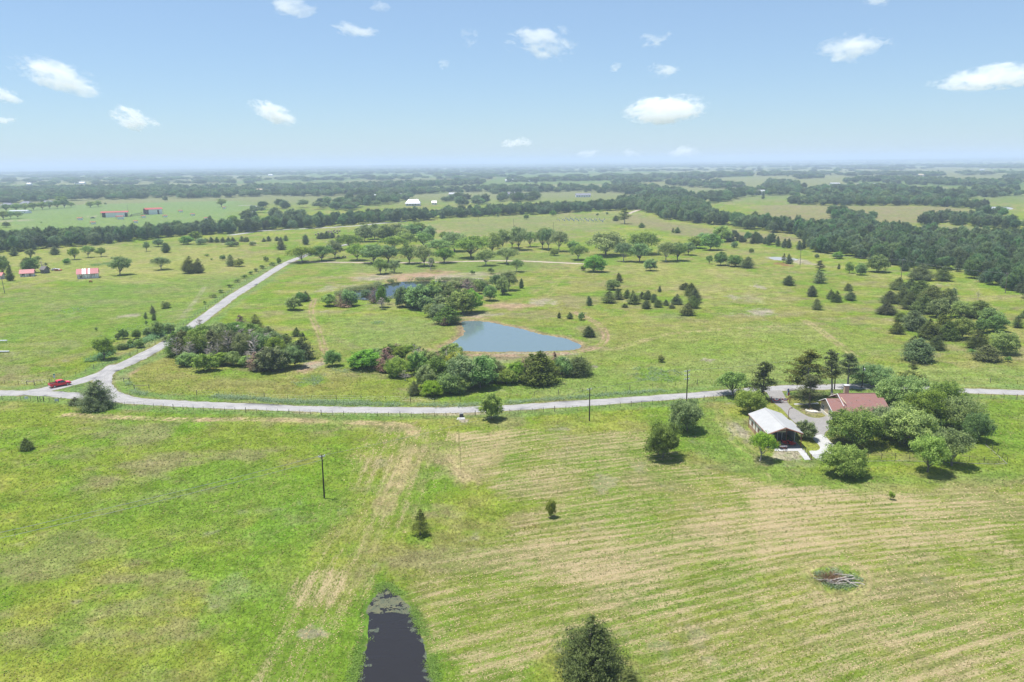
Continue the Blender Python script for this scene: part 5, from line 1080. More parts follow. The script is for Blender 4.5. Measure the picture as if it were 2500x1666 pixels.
barn((356, 525), (399, 523), 11, 7.2, 1.5, 'taller white barn with red roof and a dark doorway', 0.22)
shed0 = None
for i, (x, y, w, look) in enumerate(((195,538,13,'nearest the farm truck'),(227,548,13,'standing alone nearest the tree belt'),(293,536,18,'widest of them, in front of the long barn'),(331,545,11,'with no neighbour, below the wide one'),(350,532,11,'between the two big barns'),(403,531,11,'just beyond the tall barn'),(441,519,11,'by the far driveway, past the tall barn'),(470,527,11,'half way to the road bend'),(503,537,10,'half hidden by a juniper'),(547,510,8,'under the lone big oak'))):
    g = G(x, y); k = ppm(g)
    if shed0 is None:
        shed0 = empty('calf_shed')
        MB().box((0.6, -1.55, 1.2), (3.6, 0.1, 2.4)).build('side_wall', M['white_siding'], shed0); MB().box((0.6, 1.55, 1.2), (3.6, 0.1, 2.4)).build('side_wall', M['white_siding'], shed0)
        MB().box((2.42, 0, 1.2), (0.1, 3.0, 2.4)).build('rear_wall', M['white_siding'], shed0); MB().box((-1.1, 0, 1.0), (0.1, 3.0, 2.0)).build('partition', M['old_grey'], shed0)
        slope((-2.6, -1.9, 2.45), (2.8, -1.9, 2.45), (2.8, 0, 2.85), (-2.6, 0, 2.85), 0.1).build('roof', M['red_roof'], shed0)
        slope((2.8, 1.9, 2.45), (-2.6, 1.9, 2.45), (-2.6, 0, 2.85), (2.8, 0, 2.85), 0.1).build('roof', M['red_roof'], shed0)
        for s in (-1, 1): MB().box((-2.4, s * 1.5, 1.22), (0.15, 0.15, 2.45)).build('post', M['old_grey'], shed0)
        o = shed0
    else: o = copy_tree(shed0)
    o.location = g; s = w / k / 5.4; o.scale = (s, max(0.9, s * 0.8), max(1.0, s * 0.9)); o.rotation_euler = (0, 0, 0.12)
    tag(o, f'small white calf shed with red roof, {look}', 'shed', 'calf sheds of the red-roofed farm')
# far houses and barns
WP, GS, TN = M['white_siding'], M['grey_shingle'], M['tin']
farm('farmhouse', (1008,503), 34, 14, 4.6, 5.0, WP, TN, 'white farmhouse with wrap-round porch and pale tin roof', 'house', 0.0, 5, True, 0.6, 0.35, True, True)
farm('garden_shed', (1060,500), 11, 6, 3.2, 2.6, WP, TN, 'little white outbuilding beside the porch farmhouse', 'shed', 0.0, 2)
farm('metal_barn', (975,483), 36, 22, 6.4, 2.0, M['grey_metal'], TN, 'long blue-grey metal barn at the foot of far woods', 'barn', 0.0, 0, False)
farm('machine_shed', (924,484), 22, 14, 5.0, 2.6, WP, TN, 'white open-fronted machine shed beside the blue-grey barn', 'barn', 0.0, 4, True)
farm('farmhouse', (947,485), 20, 12, 3.6, 3.4, WP, GS, 'low grey-roofed house between machine shed and metal barn', 'house', 0.0, 4, True, 0.6, 0.4)
farm('red_barn', (1105,481), 18, 18, 6.0, 2.6, M['red_paint'], TN, 'red barn with a white roof on the far pasture', 'barn', 0.0, 1, True)
farm('farmhouse', (1249,481), 35, 14, 4.0, 5.0, WP, GS, 'white house with grey hip roof and white chimney', 'house', 0.0, 6, True, 0.6, 0.4, True)
farm('farmhouse', (1424,481), 36, 12, 3.6, 3.0, WP, GS, 'low white house half behind a round tree', 'house', 0.0, 6, True)
farm('farmhouse', (1411,461), 14, 12, 5.5, 4.0, WP, TN, 'white house tucked into the woods beyond the wooded rise', 'house', 0.0, 3)
farm('red_barn', (1446,460), 17, 14, 5.0, 3.2, M['red_paint'], TN, 'red barn among trees next to the tucked-in white house', 'barn', 0.0, 2)
for i, (x, y, w, lab) in enumerate(((1240,446,13,'first of three white buildings on the far rise, by the dip'),(1255,445,14,'middle of three white buildings on the far rise'),(1294,445,13,'third of three white buildings on the far rise, standing apart'),(194,452,24,'pair of long white roofs in the hazy woods'),(70,455,10,'small white house at the hazy wood edge'),(632,471,14,'orange-tinged house beyond the tree belt'),(712,478,9,'white gable peeping through the far trees'),(2040,456,22,'long low white building on the green far field'),(2120,458,46,'big white-roofed house in the far woods'),(2250,431,12,'pinkish house among far scattered trees'),(1854,476,28,'white house by the edge of the wooded rise'),(2399,417,10,'tiny bright house near the horizon'),(1850,418,12,'pale speck of a house under the horizon'),(2180,404,14,'white farm building right under the skyline'),(660,430,10,'white house in the farthest woods'))):
    farm('distant_house', (x, y), w, 14, 5.0, 4.0, WP, TN if i not in (5, 9) else M['tan_brick'], lab, 'house', 0.0, 3, True)
for x, y, w, lab in ((114,501,24,'violet-grey hip-roofed house behind the row of oaks'),(60,503,22,'grey-roofed house with white walls behind the oaks'),(14,507,24,'pale house at the end of the oak row'),(44,522,44,'long white trailer house beneath the oaks')):
    farm('farmhouse', (x, y), w, 12, 3.4, 3.4 if w < 40 else 1.0, WP, GS if w < 40 else TN, lab, 'house', 0.0, 4, True, 0.6, 0.35 if w < 40 else 0)
# ------------------------------------------------------------------ vehicles and machines
def paint(name, col, rough=0.35, coat=0.4):
    m, nt, out = new_mat(name); b = N(nt, 'ShaderNodeBsdfPrincipled', Roughness=rough); tc = N(nt, 'ShaderNodeTexCoord')
    c = mixc(nt, rng(nt, noise(nt, tc.outputs['Object'], 1.2, 4), 0.35, 0.7), col, tuple(x * 0.85 for x in col)); nt.links.new(c, b.inputs['Base Color'])
    b.inputs['Coat Weight'].default_value = coat; nt.links.new(b.outputs[0], out.inputs[0]); return m
M['car_red'] = paint('red_car_paint', (0.78, 0.016, 0.05)); M['imp_red'] = paint('red_implement_paint', (0.50, 0.025, 0.02), 0.45, 0.1); M['orange'] = paint('orange_paint', (0.75, 0.14, 0.02), 0.45, 0.1)
M['navy'] = paint('dark_vehicle_paint', (0.02, 0.024, 0.04)); M['chrome'] = rough_mat('silver_trim', (0.55, 0.55, 0.56), (0.45, 0.45, 0.46), 0.3, 4, 0.6, 0.6)
def wheel(parent, c, r, w, rim=None, name='wheel'):
    t = MB().lathe(c, [(r * 0.55, -w / 2), (r * 0.94, -w / 2), (r, -w / 4), (r, w / 4), (r * 0.94, w / 2), (r * 0.55, w / 2)], 'y', 18).build(name, M['rubber'], parent)
    MB().lathe(c, [(r * 0.15, -w / 2 - 0.012), (r * 0.60, -w / 2 - 0.004), (r * 0.60, w / 2 + 0.004), (r * 0.15, w / 2 + 0.012)], 'y', 14).build('rim', rim or M['chrome'], t)
    return t
def pickup(loc, rz, label):
    e = empty('pickup_truck', loc, rz); tag(e, label, 'pickup'); R = M['car_red']
    def sec(mb, prof, w, taper=0.0):           # side profile (x, z) extruded over the width, narrowing upward
        n = len(prof); z0 = min(z for _, z in prof); z1 = max(z for _, z in prof); k = len(mb.v)
        for s in (-1, 1):
            for x, z in prof: mb.v.append((x, s * (w / 2 - taper * (z - z0) / max(z1 - z0, 1e-6)), z))
        mb.f.append(tuple(range(k, k + n))); mb.f.append(tuple(range(k + 2 * n - 1, k + n - 1, -1)))
        for i in range(n): mb.f.append((k + (i + 1) % n, k + i, k + n + i, k + n + (i + 1) % n))
        return mb
    body = sec(MB(), [(-2.90, 0.52), (-2.92, 1.05), (0.05, 1.10), (1.30, 1.12), (2.55, 1.02), (2.82, 0.92), (2.86, 0.55), (2.35, 0.45), (1.35, 0.45), (-1.35, 0.45), (-2.3, 0.45)], 1.98, 0.05).build('body', R, e)
    for s in (-1, 1):
        MB().box((-1.95, s * 0.93, 1.20), (1.95, 0.09, 0.26)).build('bed_side', R, e)
        MB().box((-1.2 + 1.1, s * 1.0, 0.42), (2.7, 0.14, 0.07)).build('running_board', M['dark_metal'], e)
    MB().box((-2.90, 0, 1.14), (0.08, 1.86, 0.38)).build('tailgate', R, e)
    MB().box((-1.95, 0, 1.115), (1.9, 1.74, 0.03)).build('bed_liner', M['rubber'], e)
    cab = sec(MB(), [(-0.98, 1.08), (-0.90, 1.72), (-0.55, 1.88), (0.62, 1.88), (0.90, 1.78), (1.52, 1.12)], 1.86, 0.20).build('cab', R, e)
    for s in (-1, 1):
        for xa, xb, xt, xu in ((-0.80, -0.02, -0.74, -0.02), (0.06, 1.22, 0.06, 0.66)):
            y0_, y1_ = s * 0.913, s * 0.775
            MB().prism([(xa, y0_, 1.16), (xb, y0_, 1.16), (xu, y1_, 1.76), (xt, y1_, 1.76)], (0, s * 0.02, 0)).build('side_window', M['glass'], e)
        MB().box((1.12, s * 1.06, 1.24), (0.16, 0.22, 0.2)).build('mirror', M['dark_metal'], e)
        MB().box((2.78, s * 0.74, 0.86), (0.12, 0.36, 0.2)).build('headlight', M['insulator'], e)
        MB().box((-2.94, s * 0.88, 1.05), (0.05, 0.16, 0.36)).build('tail_light', M['imp_red'], e)
        for x in (-1.82, 1.82):
            wheel(e, (x, s * 0.88, 0.40), 0.40, 0.28)
            MB().lathe((x, s * 0.965, 0.44), [(0.40, -0.025), (0.49, -0.025), (0.49, 0.025), (0.40, 0.025)], 'y', 18).build('wheel_arch', R, e)
    MB().prism([(0.94, -0.74, 1.74), (1.50, -0.84, 1.16), (1.50, 0.84, 1.16), (0.94, 0.74, 1.74)], (0.03, 0, 0.02)).build('windscreen', M['glass'], e)
    MB().box((-0.97, 0, 1.46), (0.05, 1.4, 0.36)).build('rear_window', M['glass'], e)
    MB().box((2.87, 0, 0.82), (0.06, 1.05, 0.26)).build('grille', M['dark_metal'], e)
    MB().box((2.90, 0, 0.56), (0.16, 1.9, 0.2)).build('bumper', M['chrome'], e); MB().box((-2.98, 0, 0.60), (0.16, 1.8, 0.18)).build('bumper', M['chrome'], e)
    return e
wa, wb = G(135.7, 947.5), G(163.8, 942.0); an = math.atan2(wb.y - wa.y, wb.x - wa.x); mid = (wa + wb) / 2 + Vector((-math.sin(an), math.cos(an), 0)) * 0.9
pk = pickup(mid + Vector((0, 0, 0.09)), an, 'red crew-cab pickup with an open black bed at the road junction')
# old car and boat on the barn pasture
def old_car(px, rz, m1, label, name='old_car'):
    e = empty(name, G(*px), rz); tag(e, label, 'car')
    MB().prism([(-2.2, -0.85, 0.4), (2.2, -0.85, 0.4), (2.2, -0.85, 0.85), (1.1, -0.85, 0.98), (-1.5, -0.85, 1.0), (-2.2, -0.85, 0.9)], (0, 1.7, 0)).build('body', m1, e)
    MB().prism([(-1.5, -0.72, 1.0), (1.0, -0.72, 0.98), (0.45, -0.66, 1.45), (-1.05, -0.66, 1.45)], (0, 1.4, 0)).build('cabin', M['insulator'], e)
    for s in (-1, 1):
        MB().prism([(-1.25, s * 0.74, 1.04), (0.75, s * 0.74, 1.04), (0.4, s * 0.70, 1.38), (-1.0, s * 0.70, 1.38)], (0, s * 0.02, 0)).build('side_window', M['glass'], e)
        for x in (-1.35, 1.4): wheel(e, (x, s * 0.78, 0.32), 0.32, 0.2)
    return e
old_car((134, 661), 0.15, M['old_white'], 'faded white old car parked behind the striped-roof barn')
old_car((142, 662), -0.1, M['imp_red'], 'faded red old car beside the white one')
# two utility vehicles under the oaks
def utv(px, rz, label):
    e = empty('utility_vehicle', G(*px), rz); tag(e, label, 'vehicle', 'pair of utility vehicles'); K_ = M['navy']
    MB().prism([(-1.5, -0.7, 0.5), (1.5, -0.7, 0.5), (1.55, -0.7, 0.85), (0.7, -0.7, 1.05), (0.55, -0.7, 0.7), (-0.5, -0.7, 0.7), (-0.55, -0.7, 0.85), (-1.5, -0.7, 0.85)], (0, 1.4, 0)).build('body', K_, e)
    b = MB()
    for s in (-1, 1):
        for x0_, x1_ in ((-0.5, -0.45), (0.75, 0.35)): b.tube([(x0_, s * 0.66, 0.8), (x1_, s * 0.6, 1.9)], 0.04, 5)
    b.build('roll_cage', M['dark_metal'], e); MB().box((-0.05, 0, 1.93), (1.1, 1.35, 0.08)).build('roof', K_, e)
    MB().box((-0.2, 0, 0.9), (0.5, 1.2, 0.35)).build('seat', M['rubber'], e); MB().box((-1.1, 0, 0.98), (0.95, 1.4, 0.28)).build('cargo_bed', K_, e)
    for s in (-1, 1):
        for x in (-1.0, 1.05): wheel(e, (x, s * 0.68, 0.34), 0.34, 0.26)
    return e
utv((826, 631), 1.2, 'dark utility vehicle parked close beside an oak trunk'); utv((840, 630), 0.4, 'dark utility vehicle with a cargo bed standing on its own')
# farm truck at the cattle barn
ft = pickup(G(227, 534), 0.1, 'dark farm truck parked by the long red-roofed barn'); ft.name = 'farm_truck'
for o in ft.children:
    if o.data.materials[0] == M['car_red']: o.material_slots[0].link = 'OBJECT'; o.material_slots[0].material = M['navy']
# trailer, mowers and tractor under the carport
tr = empty('flatbed_trailer', (60.9, 171.9, 0.10), 0.10); tag(tr, 'flatbed trailer with grey plank deck standing in the shop carport', 'trailer')
for i in range(7): MB().box((-0.66 + i * 0.22, 0, 0.62), (0.20, 3.6, 0.05)).build('plank', M['post_wood'], tr)
for s in (-1, 1):
    MB().box((s * 0.80, 0, 0.60), (0.08, 3.7, 0.14)).build('side_rail', M['rust_pipe'], tr)
    w_ = MB().lathe((s * 0.95, 0.4, 0.33), [(0.16, -0.1), (0.31, -0.1), (0.33, 0), (0.31, 0.1), (0.16, 0.1)], 'x', 16).build('wheel', M['rubber'], tr)
    MB().tube([(s * 0.7, -1.8, 0.55), (0, -3.0, 0.5)], 0.05, 5).build('drawbar', M['rust_pipe'], tr)
MB().box((0, -1.83, 0.66), (1.7, 0.08, 0.2)).build('head_board', M['insulator'], tr); MB().tube([(0, -3.0, 0.0), (0, -3.0, 0.8)], 0.05, 6).build('jack', M['dark_metal'], tr)
tc_ = empty('tractor', (59.6, 173.9, 0.10), -1.57); tag(tc_, 'dark tractor with an orange loader bucket at the back of the carport', 'tractor')
MB().box((0.5, 0, 0.95), (1.5, 0.6, 0.55)).build('hood', M['orange'], tc_); MB().box((-0.6, 0, 0.75), (0.9, 0.7, 0.4)).build('chassis', M['dark_metal'], tc_)
MB().box((-0.6, 0, 1.15), (0.45, 0.5, 0.4)).build('seat', M['rubber'], tc_)
for s in (-1, 1): wheel(tc_, (-0.7, s * 0.62, 0.62), 0.62, 0.36, M['orange']); wheel(tc_, (1.0, s * 0.55, 0.36), 0.36, 0.22, M['orange']); MB().tube([(0.3, s * 0.42, 1.1), (1.7, s * 0.42, 0.9)], 0.05, 5).build('loader_arm', M['orange'], tc_)
MB().prism([(1.65, -0.85, 0.7), (2.2, -0.85, 0.75), (1.95, -0.85, 1.2), (1.65, -0.85, 1.2)], (0, 1.7, 0)).build('bucket', M['orange'], tc_)
MB().tube([(-0.95, -0.5, 0.9), (-0.95, -0.5, 2.0), (-0.95, 0.5, 2.0), (-0.95, 0.5, 0.9)], 0.05, 5).build('roll_bar', M['dark_metal'], tc_)
def mower(loc, rz, label):
    e = empty('riding_mower', loc, rz); tag(e, label, 'mower', 'riding mowers in the carport')
    MB().prism([(-0.2, -0.75, 0.15), (0.6, -0.75, 0.15), (0.85, -0.35, 0.15), (0.85, 0.35, 0.15), (0.6, 0.75, 0.15), (-0.2, 0.75, 0.15)], (0, 0, 0.22)).build('cutting_deck', M['imp_red'], e)
    MB().box((-0.6, 0, 0.55), (0.9, 0.9, 0.4)).build('engine_cover', M['imp_red'], e); MB().box((-0.25, 0, 0.85), (0.5, 0.55, 0.16)).build('seat', M['rubber'], e); MB().box((-0.5, 0, 1.1), (0.12, 0.52, 0.5)).build('backrest', M['rubber'], e)
    for s in (-1, 1):
        wheel(e, (-0.7, s * 0.55, 0.30), 0.30, 0.22); wheel(e, (1.05, s * 0.45, 0.17), 0.17, 0.12); MB().tube([(0.1, s * 0.35, 0.7), (0.35, s * 0.3, 1.15)], 0.025, 5).build('steering_lever', M['dark_metal'], e)
    MB().box((0.95, 0, 0.32), (0.1, 1.0, 0.08)).build('axle', M['dark_metal'], e)
mower((62.5, 173.4, 0.10), -1.4, 'red riding mower parked next to the flatbed trailer'); mower((64.0, 173.2, 0.10), -1.0, 'red riding mower nearest the open side of the carport')
# ------------------------------------------------------------------ poles and wires
TOPS = {}
def pole(key, px, hgt, label, arms=1, name='utility_pole', transformer=False, lean=0.0, pale=False, rz=0.5):
    g = G(*px); e = empty(name, (g.x, g.y, zat(g.x, g.y)), rz); tag(e, label, 'pole', 'utility poles')
    MB().tube([(0, 0, -0.3), (lean, 0, hgt)], [0.17, 0.11], 8).build('shaft', M['post_wood'] if pale else M['pole_wood'], e)
    for i in range(arms):
        z = hgt - 0.35 - i * 1.1
        a_ = MB().box((lean, 0.15, z), (1.9 if arms > 1 or i else 1.3, 0.12, 0.14)).build('crossarm', M['insulator'] if not pale else M['post_wood'], e)
        for u in (-0.8, 0.8): MB().lathe((u * (1 if arms > 1 else 0.7) + lean, 0.15, z + 0.07), [(0.05, 0), (0.08, 0.06), (0.06, 0.12), (0.08, 0.18), (0.03, 0.24)], 'z', 8).build('insulator', M['insulator'], a_)
    MB().tube([(lean - 0.45, 0.15, hgt - 0.4), (lean, 0.1, hgt - 1.0)], 0.04, 4).build('brace', M['insulator'], e)
    if transformer:
        t = MB().lathe((0.42, 0, hgt - 1.7), [(0.20, 0), (0.24, 0.05), (0.24, 0.75), (0.18, 0.82)], 'z', 12).build('transformer', M['insulator'], e); MB().tube([(0.42, 0, hgt - 0.9), (0.42, 0, hgt - 0.65)], 0.04, 6).build('bushing', M['insulator'], t)
    TOPS[key] = Vector((g.x, g.y, zat(g.x, g.y) + hgt)); return e
pole('A', (792, 1217), 9.0, 'dark pole standing alone in the green field', lean=0.05)
pole('B', (1439, 1028), 8.6, 'dark pole in the mown grass below the road')
pole('C', (1676, 984), 9.2, 'dark pole with several crossarms beside the road near the round tree', 3)
pole('D', (2037, 951), 10.6, 'tall pole behind the house, its top above the cedars', 1)
pole('E', (2104, 948), 6.6, 'pole carrying a transformer behind the yard trees', 0, transformer=True)
pole('F', (1953, 649), 9.8, 'pale pole by the tiny stock pond', pale=True)
pole('G', (2200, 681), 10.4, 'pale pole on the slope under the forest edge', pale=True)
pole('H', (2454, 716), 9.8, 'pole at the forest corner near the edge of the view', pale=True)
pole('I', (12, 717), 8.8, 'leaning pole beside the tumbledown sheds', pale=True, lean=-0.5)
pole('J', (1254, 556), 8.5, 'far pole on the tan pasture behind the grove', pale=True)
pole('K', (1351, 566), 8.5, 'far pole just above the pale-trunked grove', pale=True)
pole('L', (980, 545), 9, 'far pole against the long tree belt', pale=True)
pole('M', (312, 516), 9, 'far pole behind the long red-roofed barn', pale=True)
pole('N', (1168, 541), 8.5, 'far pole half way along the tan pasture', pale=True)
def wire(a_, b_, sag, label, r=0.028, n=14):
    pts = [a_.lerp(b_, i / n) - Vector((0, 0, sag * 4 * (i / n) * (1 - i / n))) for i in range(n + 1)]
    return tag(MB().tube(pts, r, 4).build('power_line', M['wire']), label, 'wire', 'power lines')
up = Vector((0, 0, 0.1)); off = G(-330, 1372, 9.0)
wire(TOPS['A'] - up, off, 0.5, 'upper wire from the field pole to the edge of the view')
wire(TOPS['A'] - Vector((-0.2, 0.3, 0.85)), off - Vector((0, 0.2, 0.85)), 0.5, 'lower wire from the field pole to the edge of the view')
wire(TOPS['A'] - up, TOPS['B'] - up, 0.9, 'wire from the field pole to the pole below the road', 0.02)
wire(TOPS['B'] - up, TOPS['C'] - up, 0.5, 'wire between the pole below the road and the roadside pole', 0.02)
wire(TOPS['C'] - up, TOPS['D'] - up, 0.6, 'wire from the roadside pole to the tall pole behind the house', 0.02)
wire(TOPS['D'] - up, TOPS['E'] - up, 0.4, 'short wire to the transformer pole', 0.02)
wire(TOPS['F'] - up, TOPS['G'] - up, 1.2, 'wire along the forest slope', 0.02); wire(TOPS['G'] - up, TOPS['H'] - up, 1.0, 'wire to the pole at the forest corner', 0.02)
# ------------------------------------------------------------------ fences
POST_T = MB().tube([(0, 0, -0.2), (0, 0, 1.35)], 0.045, 5).mesh('post', M['dark_metal']); POST_W = MB().tube([(0, 0, -0.2), (0, 0, 1.5)], 0.09, 7).mesh('wooden_post', M['post_wood'])
def fence(px, gap, label, wood_every=7, wires=4, name='wire_fence', hgt=1.3, post=None, wmat=None, wr=0.005):
    ln = smooth_line(GP(px), 6); P = [ln[0]]; acc = 0
    for a_, b_ in zip(ln[:-1], ln[1:]):
        d = (b_ - a_).length
        while acc + d >= gap:
            t = (gap - acc) / d; a_ = a_.lerp(b_, t); P.append(a_.copy()); d = (b_ - a_).length; acc = 0
        acc += d
    e = empty(name, P[0]); tag(e, label, 'fence')
    for i, p in enumerate(P):
        o = link('post' if i % wood_every else 'wooden_post', post or (POST_T if i % wood_every else POST_W), e, p - P[0]); o.rotation_euler = (trng.uniform(-0.04, 0.04), trng.uniform(-0.04, 0.04), 0)
    for k in range(wires):
        z = hgt * (0.25 + 0.75 * k / max(wires - 1, 1)); MB().tube([p - P[0] + Vector((0, 0, z)) for p in P], wr, 3, False).build('wire' if not wmat else 'rail', wmat or M['wire'], e)
    return e
fence([(-60,973),(30,978),(90,980),(165,984),(330,994),(480,1003),(640,1009),(780,1014),(900,1017),(1060,1019),(1110,1017)], 3.0, 'wire fence with steel posts between road and green field')
fence([(1160,1016),(1230,1012),(1440,1000),(1560,991),(1676,983),(1750,975),(1792,972)], 3.0, 'wire fence with steel posts between road and mown grass up to the yard trees')
fence([(2262,966),(2331,970),(2420,974),(2560,979)], 3.2, 'wire fence below the road beyond the yard trees')
fence([(480,965),(620,972),(760,977),(870,978),(1000,981),(1090,984),(1250,972),(1390,962),(1530,953),(1620,946),(1720,938),(1760,934)], 7.0, 'sparse fence along the far verge of the main road', 3, 3)
fence([(2230,930),(2310,932),(2390,934),(2470,938),(2560,942)], 7.0, 'sparse fence above the road beyond the house', 3, 3)
fence([(-20,938),(60,940),(90,937),(135,934),(200,914),(250,893),(330,865),(390,835),(440,800),(480,772),(530,737),(580,702),(640,664),(700,634)], 4.5, 'overgrown fence following the curving road', 4, 4)
# pipe fence and gates of the yard
PIPE = MB().tube([(0, 0, -0.1), (0, 0, 1.25)], 0.05, 7).mesh('post', M['dark_metal'])
fence([(2055,1124),(2110,1121),(2200,1120),(2300,1124),(2400,1129),(2458,1130)], 3.0, 'dark pipe fence along the front of the yard lawn', 999, 3, 'pipe_fence', 1.1, PIPE, M['dark_metal'], 0.02)
fence([(2459,1129),(2446,1117),(2430,1104),(2412,1091),(2400,1084)], 2.6, 'dark pipe fence running back from the yard corner', 999, 3, 'pipe_fence', 1.1, PIPE, M['dark_metal'], 0.02)
fence([(1954,1093),(1963,1103),(1972,1113),(1980,1124)], 1.7, 'dark mesh fence beside the concrete walk', 999, 4, 'pipe_fence', 1.15, PIPE, M['dark_metal'], 0.018)
gt = empty('pipe_gate', G(1980, 1124)); tag(gt, 'rust-red pipe gate at the end of the concrete walk', 'gate')
gd = G(2001, 1123) - G(1980, 1124); 
for k, z in enumerate((0.25, 0.7, 1.15)): MB().tube([(0.1, 0, z), (gd.x, gd.y, z)], 0.035, 6).build('rail', M['dark_metal'], gt)
MB().tube([(0, 0, -0.1), (0, 0, 1.4)], 0.09, 8).build('post', M['rust_pipe'], gt); MB().tube([(gd.x, gd.y, -0.1), (gd.x, gd.y, 1.3)], 0.06, 8).build('post', M['dark_metal'], gt)
cb = [G(2062, 1129), G(2110, 1127), G(2200, 1126), G(2300, 1129), G(2400, 1133), G(2459, 1133), G(2430, 1107), G(2405, 1086)]
tag(MB().tube([p + Vector((0, 0, 0.04)) for p in smooth_line(cb[:6], 5)], 0.06, 5).build('kerb_edging', M['old_concrete']), 'low pale stone edging along the front yard fence', 'edging')
tag(MB().tube([p + Vector((0, 0, 0.04)) for p in smooth_line(cb[5:], 5)], 0.06, 5).build('kerb_edging', M['old_concrete']), 'low pale stone edging running back from the yard corner', 'edging')
# entrance gate with posts, flag and bunting
ga, gb = G(1883, 985), G(1928, 984); ge = empty('entrance_gate', ga); tag(ge, 'rust-red double entrance gate with bunting across the driveway', 'gate'); gv = gb - ga
for t in (0, 0.5, 1.0): MB().tube([gv * t + Vector((0, 0, -0.1)), gv * t + Vector((0, 0, 1.9 if t != 0.5 else 1.6))], 0.10 if t != 0.5 else 0.05, 8).build('post', M['rust_pipe'], ge)
for t0, t1 in ((0.03, 0.48), (0.52, 0.97)):
    lf = MB().tube([gv * t0 + Vector((0, 0, 1.25)), gv * t1 + Vector((0, 0, 1.25))], 0.035, 6).tube([gv * t0 + Vector((0, 0, 0.2)), gv * t1 + Vector((0, 0, 0.2))], 0.035, 6).build('gate_leaf', M['rust_pipe'], ge)
    for j in range(9):
        t = t0 + (t1 - t0) * j / 8; MB().tube([gv * t + Vector((0, 0, 0.2)), gv * t + Vector((0, 0, 1.25))], 0.012, 4).build('bar', M['rust_pipe'], lf)
M['flag_blue'] = rough_mat('flag_blue_cloth', (0.03, 0.06, 0.30), rough=0.9); M['flag_red'] = rough_mat('flag_red_cloth', (0.50, 0.03, 0.05), rough=0.9); M['flag_white'] = rough_mat('flag_white_cloth', (0.8, 0.8, 0.8), rough=0.9)
def bunting(t):
    c = gv * t + Vector((0, -0.06, 1.25)); b_ = empty('bunting', ga + c); tag(b_, 'red white and blue half-round bunting on the gate leaf ' + ('near the flag' if t > 0.5 else 'near the cedar'), 'bunting', 'bunting on the gate')
    for r0, r1, m in ((0.0, 0.22, 'flag_blue'), (0.22, 0.42, 'flag_white'), (0.42, 0.62, 'flag_red')):
        pts = [(math.cos(a_) * r1 * 1.5, 0, -math.sin(a_) * r1) for a_ in np.linspace(0, math.pi, 9)] + [(math.cos(a_) * r0 * 1.5, 0, -math.sin(a_) * r0) for a_ in np.linspace(math.pi, 0, 9)]
        MB().prism(pts, (0, -0.02, 0)).build('cloth_band', M[m], b_)
bunting(0.27); bunting(0.74)
fl = empty('flag', gb + Vector((0, 0, 1.7))); tag(fl, 'blue white and red flag with a white star drooping from the gate post', 'flag')
MB().tube([(0, 0, 0), (-0.5, 0, 2.4)], 0.03, 6).build('staff', M['insulator'], fl)
MB().prism([(-0.5, 0, 2.4), (-0.28, 0, 1.35), (-0.62, 0, 1.15), (-0.85, 0, 2.05)], (0, -0.02, 0)).build('blue_field', M['flag_blue'], fl)
MB().prism([(-0.30, 0, 1.33), (-0.15, 0, 0.55), (-0.60, 0, 0.35), (-0.62, 0, 1.13)], (0, -0.02, 0)).build('red_stripe', M['flag_red'], fl)
MB().prism([(-0.64, 0, 1.14), (-0.62, 0, 0.36), (-1.05, 0, 0.45), (-0.86, 0, 2.02)], (0, -0.02, 0)).build('white_stripe', M['flag_white'], fl)
st = []
for i in range(10):
    a_ = math.pi / 2 + i * math.pi / 5; r = 0.13 if i % 2 == 0 else 0.05; st.append((-0.55 + r * math.cos(a_), -0.022, 1.72 + r * math.sin(a_)))
MB().prism(st, (0, -0.012, 0)).build('star', M['flag_white'], fl)
jb = empty('gooseneck_post', G(1924.5, 1022)); tag(jb, 'rust-red gooseneck post standing at the edge of the driveway', 'post')
MB().tube([(0, 0, 0), (0, 0, 2.1), (0.12, 0, 2.45), (0.4, 0, 2.75), (0.7, 0, 2.85)], 0.07, 7).build('pipe', M['rust_pipe'], jb); MB().box((0.75, 0, 2.78), (0.22, 0.22, 0.28)).build('lamp_head', M['dark_metal'], jb); MB().tube([(0, 0, 0), (0, 0, 0.15)], 0.14, 8).build('foot', M['rust_pipe'], jb)
# ------------------------------------------------------------------ small things
def sign(px, w, h, ph, mat, label, name='sign', two=True):
    g = G(*px); e = empty(name, g); tag(e, label, 'sign'); MB().box((0, 0, ph + h / 2), (w, 0.04, h)).build('panel', mat, e)
    for u in ((-w * 0.38, w * 0.38) if two else (0,)): MB().tube([(u, 0.04, -0.1), (u, 0.04, ph + h * 0.8)], 0.035, 6).build('post', M['post_wood'], e)
sign((65, 978), 1.0, 0.6, 0.55, M['flag_white'], 'small white sign by the fence at the road junction'); sign((139, 982), 1.15, 0.75, 0.25, M['insulator'], 'low grey sign by the fence near the big juniper')
M['sign_green'] = rough_mat('green_sign_sheet', (0.02, 0.30, 0.22), (0.02, 0.26, 0.19), 0.5)
ss = empty('street_sign', G(135, 938)); tag(ss, 'white post with green street-name blades behind the red pickup', 'sign')
MB().tube([(0, 0, -0.1), (0, 0, 2.75)], 0.05, 7).build('post', M['insulator'], ss); MB().box((0, 0, 2.85), (0.75, 0.03, 0.22)).build('name_blade', M['sign_green'], ss); MB().box((0, 0, 3.08), (0.03, 0.75, 0.22)).build('name_blade', M['sign_green'], ss); MB().box((0, -0.06, 2.3), (0.6, 0.03, 0.6)).build('back_panel', M['insulator'], ss)
